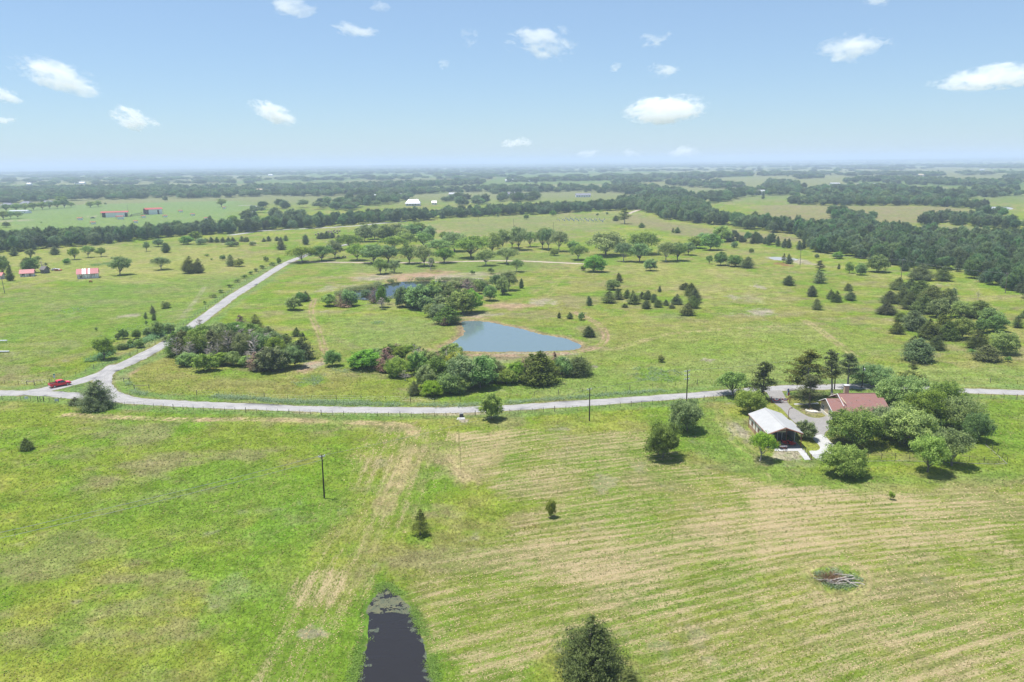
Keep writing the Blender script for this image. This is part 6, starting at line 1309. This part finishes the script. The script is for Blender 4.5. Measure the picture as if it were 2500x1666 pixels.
for px, w, lab in (((75, 940), 2.2, 'grey timber brace of two posts and a rail beside the pickup'), ((346, 949), 4.4, 'long grey timber brace inside the road bend'), ((309, 932), 1.6, 'short timber brace at the tip of the road bend')):
    e = empty('fence_brace', G(*px)); tag(e, lab, 'fence', 'timber fence braces')
    for u in (-w / 2, w / 2): MB().tube([(u, 0, -0.1), (u, 0, 1.25)], 0.11, 8).build('post', M['post_wood'], e)
    MB().tube([(-w / 2, 0, 1.0), (w / 2, 0, 1.0)], 0.08, 7).build('rail', M['post_wood'], e)
for i, x in enumerate((93, 107)): tag(MB().tube([(0, 0, -0.2), (0, 0, 1.5)], 0.10, 7).build('marker_post', M['pole_wood'], None, False, G(x, 981)), 'dark marker post by the junction fence, ' + ('the one nearer the white sign' if i == 0 else 'the one nearer the grey sign'), 'post', 'marker posts')
cv = empty('culvert', G(1126, 1021)); tag(cv, 'black culvert pipe mouth with a white concrete apron under the road', 'culvert')
MB().lathe((0, 0.3, 0.35), [(0.42, 0), (0.50, 0), (0.50, 1.6), (0.42, 1.6)], 'y', 16).build('pipe', M['dark_metal'], cv); MB().lathe((0, 1.2, 0.35), [(0.01, 0), (0.43, 0), (0.43, 0.1), (0.01, 0.1)], 'y', 16).build('shade', M['rubber'], cv)
MB().prism([(-0.9, 0.5, 0.02), (0.9, 0.5, 0.02), (1.0, -1.3, 0.02), (-1.1, -1.6, 0.02)][::-1], (0, 0, 0.06)).build('apron', M['concrete'], cv); MB().box((0, 0.75, 0.95), (1.0, 0.4, 0.2)).build('head_wall', M['concrete'], cv)
# brush pile
bp_ = empty('brush_pile', G(2045, 1422)); tag(bp_, 'heap of bleached branches and brown twigs in a ring of weeds', 'brush pile'); brg = np.random.default_rng(3)
for i in range(26):
    a_ = brg.uniform(-0.5, 0.6) + (math.pi if brg.random() < 0.4 else 0); L_ = brg.uniform(1.2, 3.4); c = Vector((brg.normal() * 1.1 + 0.5, brg.normal() * 0.6 - 0.2, brg.uniform(0.12, 0.75))); d = Vector((math.cos(a_), math.sin(a_), brg.normal() * 0.14))
    mb = MB(); limb(mb, c - d * L_ / 2, c + d * L_ / 2, brg.uniform(0.05, 0.11), 0.025, brg, 0.14, 4, 6); mb.build('branch', M['deadwood'], bp_, True)
for x0_, y0_, x1_, y1_ in ((0.2, -0.4, 3.4, 0.1), (1.2, -0.6, 2.4, -1.9), (0.4, 0.3, 3.0, 0.7)):
    mb = MB(); limb(mb, (x0_, y0_, 0.45), (x1_, y1_, 0.35), 0.13, 0.05, brg, 0.12, 4, 7); mb.build('log', M['bark_pale'], bp_, True)
tw = MB()
for i in range(420):
    c = Vector((brg.normal() * 1.0 - 0.9, brg.normal() * 0.7 + 0.5, brg.uniform(0.05, 0.7))); d = Vector((brg.normal() * 0.7 - 0.3, brg.normal() * 0.5, brg.uniform(0.1, 1.2))).normalized() * brg.uniform(0.4, 1.3); tw.tube([c, c + d], [0.022, 0.008], 3, False)
M['twig_brown'] = rough_mat('brown_twigs', (0.30, 0.17, 0.09), (0.18, 0.10, 0.06), 0.95, 2); tag(tw.build('twigs', M['twig_brown'], bp_), kind='stuff')
# hay bales
def hay_mat():
    m, nt, out = new_mat('round_bale_hay'); tc = N(nt, 'ShaderNodeTexCoord'); c = mixc(nt, rng(nt, noise(nt, tc.outputs['Object'], 5, 4), 0.3, 0.7), (0.34, 0.28, 0.20), (0.18, 0.145, 0.12))
    b = N(nt, 'ShaderNodeBsdfPrincipled', Roughness=1.0); b.inputs['Specular IOR Level'].default_value = 0.0; nt.links.new(c, b.inputs['Base Color']); nt.links.new(b.outputs[0], out.inputs[0]); return m
M['bale'] = hay_mat(); bale = MB().lathe((0, 0, 0.78), [(0.05, -0.76), (0.70, -0.76), (0.80, -0.66), (0.82, 0), (0.80, 0.66), (0.70, 0.76), (0.05, 0.76)], 'x', 16).mesh('hay_bale', M['bale'], True)
bales = [(771,575),(777,573),(783,574),(789,573),(795,573),(803,570),(809,571),(812,572),(818,570),(824,571),(802,567),(808,568),(815,566),(823,566),(829,566),(797,569)]
for i, (x, y) in enumerate(sorted(bales)):
    o = link('hay_bale', bale, None, G(x, y), trng.uniform(-0.5, 0.5)); s = trng.uniform(0.95, 1.1); o.scale = (s, s, s)
    tag(o, f'round grey-brown hay bale, {ORD[i]} along the double row counting from the curving road', 'bale', 'round hay bales')
# gravestones on the far rise
gs = MB().prism([(-0.4, -0.12, 0), (0.4, -0.12, 0), (0.4, -0.12, 0.9), (0.2, -0.12, 1.15), (-0.2, -0.12, 1.15), (-0.4, -0.12, 0.9)], (0, 0.24, 0)).mesh('gravestone', M['insulator'])
for i in range(30):
    x = 1362 + i * 3.9; y = 537 + 3 * math.sin(i * 2.1) + i * 0.1; o = link('gravestone', gs, None, G(x, y), trng.uniform(-0.2, 0.2)); s = trng.uniform(1.0, 1.9); o.scale = (s, s, s)
    tag(o, f'pale upright gravestone on the far pasture, {ORD[i]} along the row from the tree belt end', 'gravestone', 'gravestones in a row on the far pasture')
# picnic table under the gate oak, dock, cow
pt = empty('picnic_table', G(742, 641)); tag(pt, 'red-brown picnic table under the oak where the lane begins', 'table')
for i in range(4): MB().box((0, -0.36 + i * 0.24, 0.78), (2.6, 0.22, 0.06)).build('table_plank', M['rust_pipe'], pt)
for s in (-1, 1):
    MB().box((0, s * 0.85, 0.46), (2.6, 0.3, 0.06)).build('bench_seat', M['rust_pipe'], pt)
    for x in (-1.0, 1.0): MB().tube([(x, s * 0.9, 0), (x, s * 0.25, 0.75)], 0.05, 5).build('leg', M['rust_pipe'], pt)
dk = empty('dock', G(1163, 684)); tag(dk, 'small timber dock at the reedy edge of the dark pond', 'dock')
for i in range(14): MB().box((-1.95 + i * 0.3, 0, 0.75), (0.27, 3.2, 0.07)).build('plank', M['bark_pale'], dk)
for x in (-1.8, 0, 1.8):
    for y in (-1.4, 1.4): MB().tube([(x, y, -0.9), (x, y, 0.9)], 0.09, 7).build('pile', M['post_wood'], dk)
slope((2.2, -1.2, 0.72), (4.2, -0.6, 0.15), (4.2, 1.4, 0.15), (2.2, 1.2, 0.72), 0.07).build('ramp', M['bark_pale'], dk); MB().tube([(2.1, 1.5, 0.8), (2.1, 1.5, 1.6), (4.3, 1.6, 0.9)], 0.05, 5).build('handrail', M['bark_pale'], dk)
def cow(px, rz, label):
    e = empty('cow', G(*px), rz); tag(e, label, 'cow')
    me = bpy.data.meshes.new('body'); J = [(-0.75, 0, 1.12), (-0.3, 0, 1.10), (0.25, 0, 1.08), (0.68, 0, 1.18), (1.0, 0, 1.05), (1.25, 0, 0.62), (1.42, 0, 0.38)]; R_ = [0.30, 0.36, 0.38, 0.33, 0.19, 0.14, 0.09]
    V = list(J); E = [(i, i + 1) for i in range(6)]
    for bx_, sx, back in ((0, -0.72, True), (3, 0.60, False)):
        for s in (-1, 1):
            k = len(V); V += [(sx, s * 0.22, 0.85), (sx + (-0.10 if back else 0.02), s * 0.22, 0.48), (sx + (0.0 if back else 0.0), s * 0.22, 0.05)]; R_ += [0.16, 0.085, 0.065]; E += [(bx_, k), (k, k + 1), (k + 1, k + 2)]
    k = len(V); V += [(-1.08, 0, 1.15), (-1.15, 0, 0.6)]; R_ += [0.04, 0.03]; E += [(0, k), (k, k + 1)]
    me.from_pydata(V, E, []); o = link('body', me, e); o.modifiers.new('skin', 'SKIN'); sv = me.skin_vertices[0].data
    for i, r in enumerate(R_): sv[i].radius = (r, r * 1.05)
    sv[0].use_root = True; ms = o.modifiers.new('smooth', 'SUBSURF'); ms.levels = 2; ms.render_levels = 2
    M['cow_hide'] = rough_mat('russet_cow_hide', (0.22, 0.065, 0.025), (0.15, 0.045, 0.02), 0.8, 2); me.materials.append(M['cow_hide'])
    for s in (-1, 1): MB().prism([(1.08, s * 0.12, 0.98), (1.02, s * 0.30, 0.95), (1.10, s * 0.28, 0.88)], (0.03, 0, 0.02)).build('ear', M['cow_hide'], e)
    return e
cow((222, 691), 2.9, 'russet cow grazing in front of the striped-roof barn')
# cattle pens between the barns
cp = empty('cattle_pen', G(318, 530)); tag(cp, 'dark rail cattle pens between the two red-roofed barns', 'pen')
c0 = G(318, 530); pp = [G(318, 530), G(330, 528), (G(342, 527)), G(354, 525), G(354, 521), G(340, 523), G(322, 526), G(318, 530)]
for a_, b_ in zip(pp[:-1], pp[1:]):
    for z in (0.6, 1.1, 1.6): MB().tube([a_ - c0 + Vector((0, 0, z)), b_ - c0 + Vector((0, 0, z))], 0.09, 4).build('rail', M['bark'], cp)
    n = max(2, int((b_ - a_).length / 3))
    for i in range(n): p = a_.lerp(b_, i / n) - c0; MB().tube([p, p + Vector((0, 0, 1.8))], 0.12, 5).build('post', M['bark'], cp)
# pipe and trough fragments at the edge of the view
for px, L_, lab in (((5, 838), 4.0, 'white painted trough on legs at the edge of the pasture'), ((5, 861), 5.0, 'grey board lying at the edge of the pasture')):
    e = empty('feed_trough', G(*px)); tag(e, lab, 'trough'); z = 0.8 if L_ == 4.0 else 0.25
    MB().prism([(-L_ / 2, -0.4, z), (L_ / 2, -0.4, z), (L_ / 2, 0.4, z), (-L_ / 2, 0.4, z)], (0, 0, 0.28)).build('pan', M['insulator'], e)
    for x in (-L_ * 0.4, L_ * 0.4):
        for y in (-0.3, 0.3): MB().tube([(x, y, 0), (x, y, z)], 0.05, 5).build('leg', M['post_wood'], e)
# ------------------------------------------------------------------ reeds, weeds, algae: uncountable cover
crg = np.random.default_rng(9)
def blades(name, P, hgt, wid, mat, label, cat, clump=6, upright=False):
    """tufts: small leaf faces spread through each tuft's height, tips turned outward"""
    n = len(P); k = clump; hh = np.repeat(crg.uniform(*hgt, n), k); f = crg.uniform(0.1, 1.0, n * k)
    B = np.repeat(P, k, axis=0) + crg.normal(size=(n * k, 2)) * (0.20 + 0.12 * f[:, None]); z = land_height(B[:, 0], B[:, 1])
    C = np.stack([B[:, 0], B[:, 1], z + hh * f], -1); nn = crg.normal(size=(n * k, 3)) * (0.55 if not upright else 0.8) + np.array([0, 0, 0.9 if not upright else 0.35])
    me = quad_mesh(name, C, nn, wid * crg.uniform(0.7, 1.5, n * k), np.clip(np.repeat(crg.uniform(0.25, 0.9, n), k) + crg.normal(size=n * k) * 0.12, 0, 1), mat, crg, 0.45)
    return tag(link(name, me), label, cat, kind='stuff')
def along(px, n, spread, bias=0.0):
    ln = smooth_line(GP(px), 6); seg = [(b_ - a_).length for a_, b_ in zip(ln[:-1], ln[1:])]; tot_ = sum(seg); out = []
    for _ in range(n):
        t = crg.uniform(0, tot_); i = 0
        while i < len(seg) - 1 and t > seg[i]: t -= seg[i]; i += 1
        a_, b_ = ln[i], ln[i + 1]; p = a_.lerp(b_, t / max(seg[i], 1e-6)); d = (b_ - a_).normalized(); q = crg.normal() * spread + bias
        out.append((p.x - d.y * q, p.y + d.x * q))
    P = np.array(out); return P[fbm(P[:, 0] / 6, P[:, 1] / 6, 111, 2) > 0.38]
def spot(px, rx, ry, n):
    g = G(*px); ex = (G(px[0] + rx, px[1]) - g).length; ey = (G(px[0], px[1] - ry) - G(px[0], px[1] + ry)).length / 2
    r = np.sqrt(crg.uniform(0, 1, n)) * 1.15; t = crg.uniform(0, 6.28, n); P = np.stack([g.x + r * np.cos(t) * ex, g.y + r * np.sin(t) * ey], -1); f = fbm(P[:, 0] / (ex * 0.35), P[:, 1] / (ey * 0.35), int(px[0]), 3); return P[f > 0.36 + 0.22 * r]
blades('reeds', np.concatenate([along([(822,722),(845,712),(861,707),(899,703),(935,692),(981,686),(1062,684),(1120,685),(1171,689),(1200,695)], 2600, 1.2), along([(875,731),(945,731),(1000,724)], 250, 0.8)]), (0.9, 1.9), 0.55, M['reed'], 'tall green reeds fringing the dark pond', 'reeds', 8, True)
blades('weeds', np.concatenate([along([(520,968),(640,978),(760,984),(900,987)], 1500, 1.1), along([(900,987),(1060,992),(1200,988)], 500, 0.9), along([(1240,985),(1440,968),(1680,950)], 700, 0.8), along([(310,935),(330,958),(420,968)], 260, 0.9)]), (0.3, 0.8), 0.36, M['weed'], 'blue-green tall weeds along the verge of the main road', 'weeds')
blades('weeds', np.concatenate([along([(230,885),(262,872),(300,858),(350,842),(385,826),(410,812)], 1500, 1.1, 2.0), along([(390,828),(430,795)], 500, 1.6, 2.5)]), (0.7, 1.8), 0.50, M['weed'], 'dense blue-green canes in the ditch of the curving road', 'weeds')
blades('weeds', np.concatenate([spot((2045,1418), 52, 20, 700), spot((1600,915), 60, 18, 700), spot((185,757), 34, 6, 300), spot((770,930), 50, 12, 500), spot((920,788), 18, 4, 160), spot((255,645), 32, 4, 200), spot((330,800), 46, 26, 500), spot((1190,990), 50, 8, 400), spot((850,905), 50, 8, 350), spot((1830,610), 40, 5, 200)]), (0.15, 0.5), 0.34, M['weed'], 'patches of rank green weeds scattered in the pastures', 'weeds')
blades('grass', np.concatenate([along([(935,1423),(960,1436),(985,1457),(1004,1477),(1018,1508),(1033,1544),(1046,1581),(1054,1626),(1068,1680)], 1500, 0.5), along([(935,1423),(917,1446),(897,1467),(888,1490),(891,1520),(886,1572),(875,1614),(860,1666)], 1500, 0.5)]), (0.08, 0.28), 0.22, M['reed'], 'fresh green grass fringe round the narrow near pond', 'grass')
# algae mats: small flat flakes floating on the near pond
def flakes(name, P, r, mat, label, z):
    n = len(P); k = 7; a_ = np.linspace(0, 2 * math.pi, k, endpoint=False)[None, :] + crg.uniform(0, 6, (n, 1)); rr_ = crg.uniform(*r, (n, 1)) * crg.uniform(0.55, 1.25, (n, k)); zz = z + crg.uniform(0, 0.02, (n, 1)) + np.zeros((n, k))
    V = np.stack([P[:, :1] + np.cos(a_) * rr_, P[:, 1:] + np.sin(a_) * rr_, zz], -1).reshape(-1, 3); me = bpy.data.meshes.new(name); me.vertices.add(n * k); me.loops.add(n * k); me.polygons.add(n)
    me.vertices.foreach_set('co', V.ravel()); me.loops.foreach_set('vertex_index', np.arange(n * k, dtype=np.int32)); me.polygons.foreach_set('loop_start', np.arange(0, n * k, k, dtype=np.int32)); me.update(); me.materials.append(mat)
    return tag(link(name, me), label, 'algae', kind='stuff')
pn = ponds[2][0]; xs = [p.x for p in pn]; ys = [p.y for p in pn]; X = crg.uniform(min(xs), max(xs), 110000); Y = crg.uniform(min(ys), max(ys), 110000); sd = poly_sd(X, Y, pn, 5)
tipy = G(935, 1425).y; edgey = G(935, 1494).y
field = fbm(X / 1.3, Y / 0.9, 121, 6, 0.62)
inn = sd < 0.1
mat1 = inn & (Y > edgey + 0.3 * np.sin(X * 1.3)) & (field > 0.43 + 0.07 * sstep(tipy - 4, tipy - 1.5, Y))
side = inn & (Y <= edgey) & (field > 0.59) & (sd > -1.0 - 0.8 * np.sin(Y * 0.7)) 
lone = inn & (Y <= edgey) & (fbm(X / 0.8, Y / 0.8, 131, 3) > 0.80)
def algae_mat(name, c1, c2):
    m, nt, out = new_mat(name); geo = N(nt, 'ShaderNodeNewGeometry'); c = mixc(nt, rng(nt, noise(nt, geo.outputs['Position'], 1.4, 5, 0.7), 0.35, 0.65), c1, c2)
    b = N(nt, 'ShaderNodeBsdfPrincipled', Roughness=0.8); nt.links.new(c, b.inputs['Base Color']); nt.links.new(b.outputs[0], out.inputs[0]); return m
flakes('algae', np.stack([X[mat1], Y[mat1]], -1), (0.05, 0.12), algae_mat('olive_algae', (0.12, 0.115, 0.055), (0.055, 0.07, 0.04)), 'olive algae mat covering the tip of the near pond', WATER_Z - 0.02)
flakes('algae', np.stack([X[side], Y[side]], -1), (0.04, 0.10), algae_mat('grey_green_algae', (0.085, 0.10, 0.055), (0.04, 0.055, 0.04)), 'grey-green algae scraps along the sides of the near pond', WATER_Z - 0.02)

# ------------------------------------------------------------------ sward: low tufts and cut straw lying on the fields
def sward():
    n = 230000; rg = np.random.default_rng(31)
    A_ = rg.uniform(-math.radians(36), math.radians(36), n); T_ = rg.uniform(math.radians(5.0), math.radians(37.2), n); R = H_CAM / np.tan(T_)
    X, Y = np.sin(A_) * R, np.cos(A_) * R
    ok = np.ones(n, bool)
    for poly, _d in ponds[:4]: ok &= poly_sd(X, Y, poly, 20.0) > 0.25
    for rd, w in ((ROAD_MAIN, 2.7), (ROAD_NORTH, 2.9), (ROAD_LINK, 2.9), (DRIVE_PARK, 2.3)): ok &= line_d(X, Y, smooth_line(GP(rd)), 12.0) > w
    for p in (HOUSE_DRIVE, HOUSE_APRON, CARPORT_WALK, HOUSE_PATH): ok &= poly_sd(X, Y, GP(p), 12.0) > 0.3
    ok &= ~((X > 57.3) & (X < 67.4) & (Y > 170.5) & (Y < 186.3)) & ~((X > 79.2) & (X < 94.6) & (Y > 188.2) & (Y < 201.8))
    X, Y, R, A_, T_ = X[ok], Y[ok], R[ok], A_[ok], T_[ok]; n = len(X)
    ia = np.clip(np.round((A_ - az[0]) / (az[1] - az[0])).astype(int), 0, NAZ - 1); ir = np.clip(np.searchsorted(rr, R), 0, len(rr) - 1); ix = ir * az.size + ia
    c0 = col[ix]; hy = hay[ix]; U, Vv = mu[ix], mv[ix]
    warp = fbm(U * 0.03, Vv * 0.16, 141, 3); row = 0.5 + 0.5 * np.sin(Vv * 2.75 + warp * 16)
    s = (row - 0.5) * 1.15 + (fbm(U * 0.1, Vv * 0.5, 143, 3) - 0.5) * 2.4 + (fbm(X * 0.05, Y * 0.05, 145, 3) - 0.5) * 2.4 + (hy - 0.60) * 2.0 + rg.normal(size=n) * 0.35
    straw = (s > 0.12) & (hy > 0.15)
    bare = (c0[:, 0] > c0[:, 1] * 0.99)
    k = np.exp(rg.normal(size=n) * 0.15 - 0.01)[:, None] * np.array([1, 1, 1]) * (1 + rg.normal(size=(n, 3)) * 0.07)
    c1 = c0 * k
    dry = (~straw) & (~bare) & (rg.uniform(0, 1, n) < 0.16); c1[dry] = (C_DRY * 1.0) * k[dry]; fresh = (~straw) & (~dry) & (~bare) & (rg.uniform(0, 1, n) < 0.2); c1[fresh] = np.array([C_LUSH * 1.05]) * k[fresh]
    c1[straw] = C_HAY * 1.32 * np.exp(rg.normal(size=straw.sum()) * 0.14)[:, None]
    size = np.clip(R * 0.0021, 0.16, 0.65) * rg.uniform(0.6, 1.5, n); hgt = np.where(straw, 0.05, size * rg.uniform(0.15, 0.5, n) * (1 - 0.75 * sstep(190, 330, R)))
    C = np.stack([X, Y, land_height(X, Y) + hgt], -1); nn = rg.normal(size=(n, 3)) * (0.30 - 0.2 * sstep(190, 330, R))[:, None] + np.array([0, 0, 1.0])
    m, nt, out = new_mat('sward'); at = N(nt, 'ShaderNodeAttribute', attribute_name='land_colour'); d = N(nt, 'ShaderNodeBsdfDiffuse'); t = N(nt, 'ShaderNodeBsdfTranslucent'); mx = N(nt, 'ShaderNodeMixShader'); mx.inputs[0].default_value = 0.2
    for q in (d, t): nt.links.new(at.outputs['Color'], q.inputs['Color'])
    nt.links.new(d.outputs[0], mx.inputs[1]); nt.links.new(t.outputs[0], mx.inputs[2]); nt.links.new(mx.outputs[0], out.inputs[0])
    me = quad_mesh('grass', C, nn, size, rg.uniform(0, 1, n), m, rg, 0.6)
    ca = me.attributes.new('land_colour', 'FLOAT_COLOR', 'POINT'); ca.data.foreach_set('color', np.repeat(np.concatenate([np.clip(c1, 0, 1), np.ones((n, 1))], 1), 4, axis=0).ravel().astype(np.float32))
    tag(link('grass', me), 'tufted grass and scattered cut straw over the fields', 'grass', kind='stuff')
sward()
HAZE = 0.5 / 3200
# ------------------------------------------------------------------ haze and clouds
def volume_mat(name, color, density):
    m, nt, out = new_mat(name); p = N(nt, 'ShaderNodeVolumePrincipled')
    p.inputs['Color'].default_value = (*color, 1); p.inputs['Density'].default_value = density; p.inputs['Anisotropy'].default_value = 0.0
    nt.links.new(p.outputs[0], out.inputs['Volume']); return m
hz = MB().box((0, 0, 52), (90000, 90000, 170)).build('haze', volume_mat('hazy_air', (0.66, 0.78, 1.0), HAZE))
tag(hz, 'pale blue summer haze over the far fields', 'haze', kind='stuff')

def cloud_mat():
    m, nt, out = new_mat('cloud_vapour')
    tc = N(nt, 'ShaderNodeTexCoord'); oi = N(nt, 'ShaderNodeObjectInfo')
    sub = N(nt, 'ShaderNodeVectorMath', operation='SUBTRACT'); nt.links.new(tc.outputs['Generated'], sub.inputs[0]); sub.inputs[1].default_value = (0.5, 0.5, 0.42)
    ln0 = N(nt, 'ShaderNodeVectorMath', operation='LENGTH'); nt.links.new(sub.outputs[0], ln0.inputs[0])
    rim = mth(nt, 'SUBTRACT', 1.0, mth(nt, 'MULTIPLY', ln0.outputs['Value'], 2.05))
    wz = N(nt, 'ShaderNodeTexNoise', noise_dimensions='4D'); wz.inputs['Scale'].default_value = 2.6; wz.inputs['Detail'].default_value = 3
    nt.links.new(tc.outputs['Generated'], wz.inputs['Vector']); nt.links.new(mth(nt, 'MULTIPLY', oi.outputs['Random'], 91.0), wz.inputs['W'])
    wc = N(nt, 'ShaderNodeVectorMath', operation='SUBTRACT'); nt.links.new(wz.outputs['Color'], wc.inputs[0]); wc.inputs[1].default_value = (0.5, 0.5, 0.5)
    wm = N(nt, 'ShaderNodeVectorMath', operation='SCALE'); nt.links.new(wc.outputs[0], wm.inputs[0]); wm.inputs['Scale'].default_value = 0.95
    wa_ = N(nt, 'ShaderNodeVectorMath', operation='ADD'); nt.links.new(sub.outputs[0], wa_.inputs[0]); nt.links.new(wm.outputs[0], wa_.inputs[1])
    ln = N(nt, 'ShaderNodeVectorMath', operation='LENGTH'); nt.links.new(wa_.outputs[0], ln.inputs[0])
    fall = mth(nt, 'SUBTRACT', 1.0, mth(nt, 'MULTIPLY', ln.outputs['Value'], 2.1))
    nz = N(nt, 'ShaderNodeTexNoise', noise_dimensions='4D'); nz.inputs['Scale'].default_value = 1.0
    nz.inputs['Detail'].default_value = 8; nz.inputs['Roughness'].default_value = 0.66; nz.inputs['Distortion'].default_value = 0.4
    mp = mapping(nt, tc.outputs['Object'], (0.0042, 0.0042, 0.0085)); nt.links.new(mp, nz.inputs['Vector'])
    nt.links.new(mth(nt, 'MULTIPLY', oi.outputs['Random'], 40.0), nz.inputs['W'])
    at = N(nt, 'ShaderNodeAttribute', attribute_type='OBJECT', attribute_name='puff')
    s = mth(nt, 'ADD', mth(nt, 'SUBTRACT', mth(nt, 'MULTIPLY', fall, 1.7), 0.50), mth(nt, 'MULTIPLY', mth(nt, 'SUBTRACT', nz.outputs['Fac'], 0.5), 5.2))
    s = mth(nt, 'ADD', s, at.outputs['Fac'])
    d = mth(nt, 'MULTIPLY', rng(nt, s, 0.30, 0.80), 0.0030)
    edge = rng(nt, rim, 0.02, 0.2)
    d = mth(nt, 'MULTIPLY', d, edge)
    p = N(nt, 'ShaderNodeVolumePrincipled'); p.inputs['Color'].default_value = (1.0, 1.0, 1.0, 1); p.inputs['Anisotropy'].default_value = 0.0
    nt.links.new(d, p.inputs['Density']); nt.links.new(p.outputs[0], out.inputs['Volume'])
    return m
CLOUD = cloud_mat()
def ico(sub):
    bm = bmesh.new(); bmesh.ops.create_icosphere(bm, subdivisions=sub, radius=1.0)
    v = [tuple(x.co) for x in bm.verts]; f = [tuple(q.index for q in x.verts) for x in bm.faces]; bm.free(); return v, f
ICO = ico(2)
CLOUDS = [  # x, y, width, height, puff, look
 (712, 14, 140, 60, 0.20, 'ragged white cloud at the upper edge of the sky'),
 (868, 70, 140, 38, 0.08, 'thin tapering cloud just below the ragged topmost one'),
 (926, 10, 60, 36, -0.10, 'faint broken wisp near the top of the sky'),
 (1141, 80, 60, 60, 0.10, 'small upright puff with a trailing tuft'),
 (1325, 100, 210, 96, 0.02, 'torn open cloud with a blue gap in its middle'),
 (1600, 92, 110, 46, -0.06, 'wispy cloud strand above the big flat-bottomed cloud'),
 (1620, 166, 110, 46, -0.10, 'faint streaky veil between the wispy strand and the big cloud'),
 (1502, 161, 52, 26, 0.0, 'tiny cloud scrap beside the streaky veil'),
 (1626, 262, 226, 92, 0.38, 'big dense white cloud with a flat base, brightest in the sky'),
 (1260, 346, 86, 42, 0.22, 'small oval cloud low over the hazy horizon'),
 (1434, 376, 70, 30, 0.06, 'dim low cloud bank beside the small oval cloud'),
 (1542, 371, 62, 40, 0.06, 'dim slanting cloud close above the horizon'),
 (1664, 370, 104, 44, 0.12, 'rounded pale cloud sitting on the horizon below the big cloud'),
 (2078, 108, 200, 72, -0.02, 'ragged pair of wisps joined like a shallow bowl'),
 (2420, 184, 250, 74, 0.30, 'long white cloud cut by the edge of the view over the forest'),
 (138, 178, 200, 90, 0.24, 'slanting elongated white cloud over the red-roofed farm'),
 (8, 228, 84, 46, 0.22, 'cloud tip at the edge of the view below the slanting cloud'),
 (2, 290, 66, 30, 0.2, 'lowest cloud tip cut off at the edge of the view'),
 (332, 287, 130, 56, 0.04, 'thin tapering cloud under the slanting elongated one'),
 (668, 272, 130, 66, 0.24, 'compact slanting white cloud over the gravel road'),
 (1081, 155, 42, 30, 0.05, 'tiny lone puff below the small upright one'),
 (2147, -2, 70, 30, 0.1, 'sliver of cloud touching the top of the view')]
for i, (cx, cy, w, h, puff, look) in enumerate(CLOUDS):
    d = ray(cx, cy); el = max(0.012, d.z)
    dist = min(26000.0, 1500.0 / el) if cy < 330 else 30000.0
    c = Vector((0, 0, H_CAM)) + d * dist; s = dist / FPX
    o = link('cloud', mesh_from('cloud', ICO[0], ICO[1], [CLOUD]), None, c)
    o.scale = (1, 1, 1)
    W_, H_ = w * s * 0.54, h * s * (0.44 if puff > 0.15 else 0.58)
    me = o.data; co = np.empty(len(me.vertices) * 3); me.vertices.foreach_get('co', co); co = co.reshape(-1, 3)
    co *= np.array([W_, min(W_, 900.0), H_]); 
    me.vertices.foreach_set('co', co.ravel()); me.update()
    o['puff'] = puff
    o.rotation_euler = (0, 0.34 if cx in (138, 8, 332, 668) else (0.2 if cx in (1325, 868, 1542) else -0.06), math.atan2(-d.x, d.y))
    tag(o, look, 'cloud', 'clouds in the sky', 'thing')
